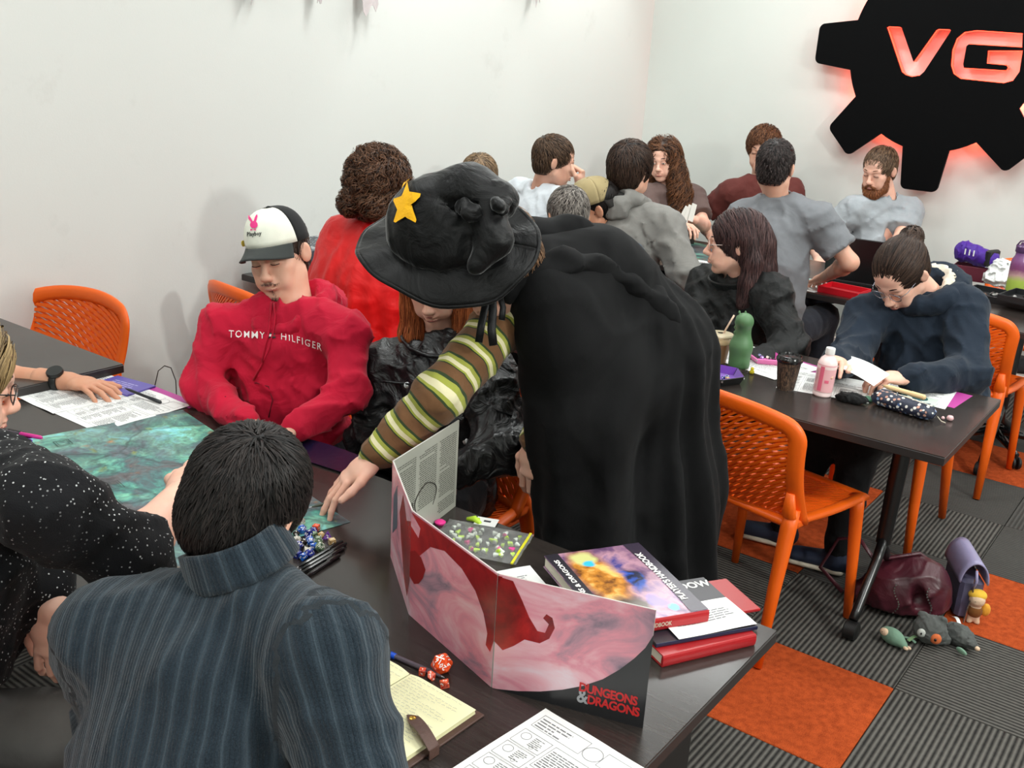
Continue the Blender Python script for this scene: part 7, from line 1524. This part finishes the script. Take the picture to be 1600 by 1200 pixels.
# right side clutter
f = Fld((-.13, -.10, -.01), (.13, .10, .16), .006); f.econe((-.075, 0, .075), (.075, 0, .060), (.055, .05), (.045, .05), (0, 0, 1), .02); f.wrinkle(.006, 9, 3, 2); v, q = f.mesh()
open_box('snack_box', 'clear-sided snack box with maroon print behind the navy hood', 'box', (-.60, 3.42, Z0), R(5), .19, .13, .075, mat('maroon_print', rgb(96, 34, 50), .4), M_pap)
pb = thing('lunch_bag', 'purple zip lunch bag with white stripes lying on the snack box', 'bag', (-.60, 3.42, Z0+.062), R(-20)); link('body', np_mesh('body', v, q, cloth('violet_nylon', rgb(72, 38, 140), wr=(14, .5), rough=.5)), pb)
build(MB().box((.088, 0, .07), (.03, .10, .085), bev=.01), 'dark_flap', M_blt, pb)
for k in range(3): build(MB().box((-.03+k*.025, -.062, .085), (.006, .003, .03), rz=.2), 'white_stripe', M_wg, pb)
f = Fld((-.13, -.10, -.01), (.13, .10, .15), .006); f.ell((0, 0, .04), (.11, .08, .055), None, .02); f.ell((-.02, .01, .09), (.07, .05, .04), None, .03); f.wrinkle(.016, 9, 8, 3); f.plane((0, 0, .001), (0, 0, -1)); v, q = f.mesh()
t = thing('paper_bag', 'crumpled white plastic bag beside the purple lunch bag', 'bag', (-.42, 3.38, Z0), .3); link('body', np_mesh('body', v, q, mat('white_film', rgb(230, 232, 230), .3)), t)
for k, (lx, ly, lz, lb) in enumerate(((-.36, 2.98, Z0, 'black organiser tray full of small dark parts, rear one'), (-.16, 2.86, Z0+.036, 'black organiser tray full of small dark parts, nearer and higher'))):
    tr = open_box('organiser_tray', lb, 'tray', (lx, ly, lz), R(-8), .34, .24, .032, mat('tray_black', rgb(30, 31, 33), .35), mat('tray_dark', rgb(18, 18, 20), .6)); rs = random.Random(k)
    for j in range(26): build(MB().lathe([(0, 0), (.010, .001), (.011, .006), (.006, .012), (0, .013)], 7, (rs.uniform(-.14, .14), rs.uniform(-.09, .09), .006)), 'small_part', (M_blt, mat('tin_part', rgb(150, 148, 146), .3, metal=.8), mat('brown_part', rgb(84, 64, 54), .5))[j % 3], tr)
bt = thing('water_bottle', 'large frosted bottle fading from purple to lime at the right edge', 'bottle', (-.335, 3.13, Z0)); gm = NT('purple_lime_fade'); zz = gm.node('ShaderNodeSeparateXYZ', i_Vector=gm.co).outputs[2]; gn = gm.math('ADD', zz, gm.math('MULTIPLY', gm.noise(18, 3), .05))
gm.set(col=gm.ramp(gm.math('MULTIPLY', gn, 3.2), [(.0, rgb(160, 190, 60)), (.34, rgb(176, 196, 90)), (.44, rgb(190, 150, 150)), (.52, rgb(124, 66, 106)), (.9, rgb(108, 70, 130))]), rough=.25, spec=.5); build(MB().lathe([(0, 0), (.042, 0), (.045, .006), (.045, .16), (.042, .185), (.032, .205), (.031, .222)], 28), 'bottle_body', gm.m, bt, auto=True)
build(MB().lathe([(.034, .222), (.036, .225), (.036, .250), (.030, .256), (.018, .258), (.016, .270), (0, .272)], 24), 'cap', mat('plum_plastic', rgb(84, 56, 96), .3), bt, auto=True); build(MB().tube([(.034, 0, .24), (.05, 0, .262), (.02, 0, .285), (-.02, 0, .275), (-.034, 0, .25)], .004, 8), 'carry_loop', mat('plum_plastic', rgb(84, 56, 96), .3), bt, smooth=True)
# left rear clutter
for k in range(6):
    t = thing('comic_packet', ('silver wrapped card packet on the left table, bottom one', 'silver wrapped card packet, second from the bottom', 'silver wrapped card packet, third from the bottom', 'silver wrapped card packet, third from the top', 'silver wrapped card packet, second from the top', 'silver wrapped card packet, topmost')[k], 'packet', (-2.78+.02*math.sin(k*2), .80+.02*math.cos(k*3), Z0+.026*k), R(-8+5*math.sin(k*4)), 'silver packets on the left table')
    build(MB().box((0, 0, .012), (.30, .22, .022), bev=.004), 'packet_body', (lambda q: q.m)(NT('silver_packet%d' % k).set(col=(.35, .37, .40), rough=.2, metal=.5)), t); mb = MB(); rs = random.Random(k); textlines(mb, -.13, -.09, .13, .09, .02, .0238, rs, w=.5); build(mb, 'packet_print', M_inkd, t)
t = thing('storage_box', 'dark grey card box against the left wall behind the capped man', 'box', (-2.80, .62, Z0), R(4)); build(MB().box((0, 0, .075), (.22, .10, .15), bev=.003), 'box_body', mat('slate_card', rgb(74, 78, 86), .5), t); build(MB().box((0, -.0515, .07), (.10, .001, .07)), 'front_label', mat('navy_label', rgb(30, 34, 60), .5), t)

# ---------------------------------------------------------------- on the floor
def bag_mesh(fn, lo, hi, h=.006): f = Fld(np.array(lo), np.array(hi), h); fn(f); return f.mesh()
M_mar_l = (lambda t: (t.set(col=t.ramp(t.noise(9, 4), [(.3, rgb(58, 20, 30)), (.7, rgb(88, 34, 46))]), rough=.38, spec=.5), t.bump(t.noise(8, 3, dist=1.8), .35, .02), t.m)[-1])(NT('maroon_leather'))
hb = thing('handbag', 'slouchy maroon leather handbag lying on the ribbed carpet', 'handbag', (-.115, .985, 0), R(28))
def fb(f):
    f.econe((-.055, 0, .085), (.055, 0, .09), (.085, .085), (.09, .095), (0, 1, 0), .04); f.ell((.02, 0, .15), (.075, .055, .06), None, .05); f.cone((-.14, .02, .05), (-.05, .0, .10), .04, .06, .04); f.cone((.0, -.095, .15), (.02, -.075, .09), .012, .03, .02, 'sub'); f.wrinkle(.006, 5, 5, 2); f.plane((0, 0, .002), (0, 0, -1))
v, q = bag_mesh(fb, (-.26, -.2, -.01), (.26, .2, .26)); link('bag_body', np_mesh('bag_body', v, q, M_mar_l), hb)
build(MB().tube([(-.10, .05, .14), (-.16, .12, .20), (-.22, .16, .17), (-.27, .14, .06), (-.20, .05, .02)], .009, 8, flat=(.5, 1)), 'strap', M_mar_l, hb, smooth=True); build(MB().tube([(.12, .03, .15), (.02, .02, .215), (-.10, .0, .19), (-.15, -.03, .10)], .007, 8), 'handle', M_mar_l, hb, smooth=True)
for xs, nm in ((-.06, 'left'), (.045, 'right')):
    mb = MB()
    for k in range(12): mb.lathe([(0, 0), (.0035, 0), (.003, .003), (0, .003)], 6, (xs+.012*math.sin(k*.5), -.092-.006*math.sin(k*.26), .04+k*.0095), Matrix.Rotation(R(90), 3, 'X'))
    build(mb, 'zip_teeth', mat('bright_steel', rgb(210, 210, 205), .2, metal=1.0), hb, kind='stuff')
lb = thing('handbag', 'lilac crossbody purse with a rounded flap standing behind the maroon bag', 'handbag', (.022, 1.16, 0), R(118)); M_lil = mat('lilac_leather', rgb(148, 142, 176), .35, bump=(40, .2)); 
build(MB().grid(lambda u, v: (-.10+.20*v, -.045*math.cos(u*math.pi)*1.0, .14+.075*math.sin(u*math.pi)), 16, 8, .006), 'flap', M_lil, lb, smooth=True); build(MB().box((0, 0, .075), (.19, .078, .15), bev=.012), 'bag_body', mat('dusk_leather', rgb(84, 80, 104), .45), lb, auto=True)
build(MB().tube([(-.1, 0, .12), (-.12, 0, .16), (-.10, 0, .19)], .005, 6), 'side_tab', M_lil, lb, smooth=True); build(MB().tube([(-.098, .0, .16), (-.110, .0, .11), (-.12, .01, .06), (-.14, .02, .012)], .003, 5), 'chain_strap', mat('bright_steel', rgb(210, 210, 205), .2, metal=1.0), lb)
M_fgr = cloth('grey_plush', rgb(84, 86, 84), weave=250, rough=1); M_fgn = cloth('mint_plush', rgb(112, 142, 122), weave=250); M_fsk = cloth('beige_plush', rgb(214, 184, 156), weave=300); M_fye = cloth('yellow_plush', rgb(222, 176, 60), weave=300)
def plush(name, label, loc, rz, fn, m, extra, rx=0):
    t = thing(name, label, 'plush toy', loc, rz); f = Fld((-.09, -.09, -.01), (.09, .09, .13), .004); fn(f); f.plane((0, 0, .001), (0, 0, -1)); v, q = f.mesh(); link('body', np_mesh('body', v, q, m), t)
    for nm, m_, c, r in extra:
        g = Fld(np.array(c)-max(r)-.012, np.array(c)+max(r)+.012, .003); g.ell(c, r, None, .002); v, q = g.mesh(); link(nm, np_mesh(nm, v, q, m_), t)
    return t
M_bead = mat('bead_eye', rgb(20, 18, 18), .2)
plush('plush_charm', 'mint green sleeping plush charm on the carpet, leftmost of the toys', (-.085, .745, 0), R(-20), lambda f: (f.ell((0, 0, .028), (.045, .026, .027), None, .01), f.ell((.042, 0, .02), (.016, .013, .012), None, .01)), M_fgn, [('face', M_fsk, (-.018, -.016, .038), (.018, .012, .013)), ('foot', M_fsk, (.058, -.008, .018), (.010, .006, .006)), ('foot', M_fsk, (.056, .012, .012), (.010, .006, .006)), ('eye', M_bead, (-.020, -.027, .042), (.003, .003, .003))])
plush('plush_charm', 'charcoal grey plush bear head with one orange eye patch', (.005, .835, 0), R(10), lambda f: (f.ell((0, 0, .05), (.052, .045, .048), None, .01), f.ell((-.03, 0, .092), (.015, .010, .014), None, .01), f.ell((.03, 0, .092), (.015, .010, .014), None, .01), f.ell((.03, .02, .02), (.04, .03, .022), None, .02), f.wrinkle(.003, 30, 2, 2)), M_fgr, [('eye_patch', cloth('orange_plush', rgb(200, 104, 60), weave=300), (.022, -.038, .042), (.018, .012, .019)), ('eye_patch', mat('pale_disc', rgb(180, 182, 176), .5), (-.022, -.040, .050), (.014, .009, .015)), ('eye', M_bead, (.022, -.051, .044), (.005, .004, .006)), ('eye', M_bead, (-.022, -.050, .052), (.004, .003, .005))])
plush('plush_charm', 'shaggy grey plush body beside the orange carpet tile', (.085, .895, 0), R(-30), lambda f: (f.ell((0, 0, .035), (.055, .035, .033), None, .01), f.ell((.05, .0, .03), (.025, .016, .016), None, .01), f.wrinkle(.004, 30, 4, 2)), M_fgr, [('paw', M_fsk, (.074, 0, .028), (.010, .008, .008)), ('leaf_ribbon', M_fgn, (.06, -.05, .02), (.022, .006, .010))])
plush('plush_doll', 'small yellow-haired plush doll hanging from the lilac purse', (.088, 1.075, 0), R(20), lambda f: (f.ell((0, 0, .045), (.022, .020, .032), None, .01), f.cone((-.01, 0, .02), (-.012, -.004, .002), .010, .010, .01), f.cone((.01, 0, .02), (.014, -.004, .002), .010, .010, .01), f.ell((0, -.004, .088), (.026, .023, .024), None, .008)), M_fsk, [('hair', M_fye, (0, .006, .102), (.030, .026, .020)), ('tunic', cloth('umber_felt', rgb(120, 74, 34)), (0, 0, .045), (.025, .023, .026)), ('pouch', cloth('mustard_felt', rgb(214, 150, 50)), (.034, .006, .052), (.016, .012, .024)), ('eye', M_bead, (-.009, -.026, .090), (.003, .002, .003))])
for k in range(3):
    t = thing('leaf_tag', ('thin green ribbon tag between the plush charms, left', 'thin green ribbon tag by the bear head', 'white paper tag beside the lilac purse')[k], 'tag', ((-.045, .79, .004), (-.03, .80, .01), (.052, 1.0, .02))[k], k*1.1); build(MB().grid(lambda u, v: (-.025+.05*u, -.006+.012*v, .004+.010*math.sin(u*3)), 6, 1, .0012), 'ribbon', (M_fgn, mat('sage_ribbon', rgb(120, 150, 110), .5), M_wg)[k], t)
# office chair far right
oc = thing('office_chair', 'grey swivel office chair on black castors by the right-hand tables', 'chair', (-.27, 2.95, 0), .3); 
for k in range(5):
    a = 2*math.pi*k/5; d_ = (math.cos(a), math.sin(a)); build(MB().tube([(0, 0, .10), (d_[0]*.16, d_[1]*.16, .085), (d_[0]*.28, d_[1]*.28, .07)], [.024, .018, .013], 8), 'base_arm', M_bkp, oc, smooth=True)
    c_ = MB(); 
    for s_ in (-.014, .014): c_.lathe([(0, -.008), (.026, -.008), (.030, -.004), (.030, .004), (.026, .008), (0, .008)], 14, (d_[0]*.28-d_[1]*s_, d_[1]*.28+d_[0]*s_, .031), Matrix.Rotation(a+R(90), 3, 'Z') @ Matrix.Rotation(R(90), 3, 'Y'))
    c_.tube([(d_[0]*.28, d_[1]*.28, .045), (d_[0]*.28, d_[1]*.28, .075)], .008, 6); build(c_, 'castor', M_rub, oc, auto=True)
build(MB().lathe([(0, .08), (.03, .085), (.028, .22), (.018, .23), (.018, .40), (0, .40)], 14), 'gas_column', M_bkp, oc, auto=True)
f = Fld((-.28, -.28, .38), (.28, .28, .52), .01); f.econe((0, -.03, .445), (0, .03, .445), (.20, .04), (.20, .04), (1, 0, 0), .05); v, q = f.mesh(); link('seat', np_mesh('seat', v, q, cloth('charcoal_upholstery', rgb(52, 53, 56))), oc)
# wire holder by the left wall
t = thing('wire_stand', 'thin wire-framed stand by the left wall beneath the chair shadow', 'stand', (-2.88, .02, 0))
for y in (-.05, .05): build(MB().tube([(0, y, .0), (0, y, .38), (0, y*.6, .44), (0, 0, .455)], .0022, 6), 'wire_loop', mat('dark_wire', rgb(70, 62, 56), .4, metal=.6), t, smooth=True)
build(MB().box((0, 0, .30), (.09, .13, .010)), 'shelf', mat('tan_board', rgb(150, 120, 90), .6), t); build(MB().box((0, 0, .005), (.12, .15, .01)), 'foot_plate', M_blk, t)
# mauve strips near the left wall, coloured to stand in for shadows on it
M_shade = cloth('mauve_shadow_cloth', rgb(186, 176, 176), weave=300)  # shadow tone of the wall put into the cloth colour
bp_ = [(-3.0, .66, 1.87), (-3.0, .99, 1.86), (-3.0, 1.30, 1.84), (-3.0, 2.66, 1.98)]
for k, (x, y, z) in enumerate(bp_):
    t = thing('shadow_strip', ('tattered mauve strip standing in for a wall shadow above the red cape, leftmost', 'tattered mauve strip standing in for a wall shadow, second from left', 'tattered mauve strip standing in for a wall shadow, third from left', 'tattered mauve strip standing in for a wall shadow above the man in white')[k], 'shadow strip', (x, y, z), 0, 'painted shadow strips'); w_ = (.11, .05, .10, .05)[k]
    build(MB().grid(lambda u, v: (.012*math.sin(v*6+k), -w_/2+w_*u, -.0+(.45)*v+(.05*abs(math.sin(u*5+k))+.05*u)*(1-v)), 6, 8, .002), 'cloth_strip', M_shade, t); build(MB().tube([(0, 0, .45), (0, 0, 1.20)], .0015, 4), 'cord', M_inkd, t)
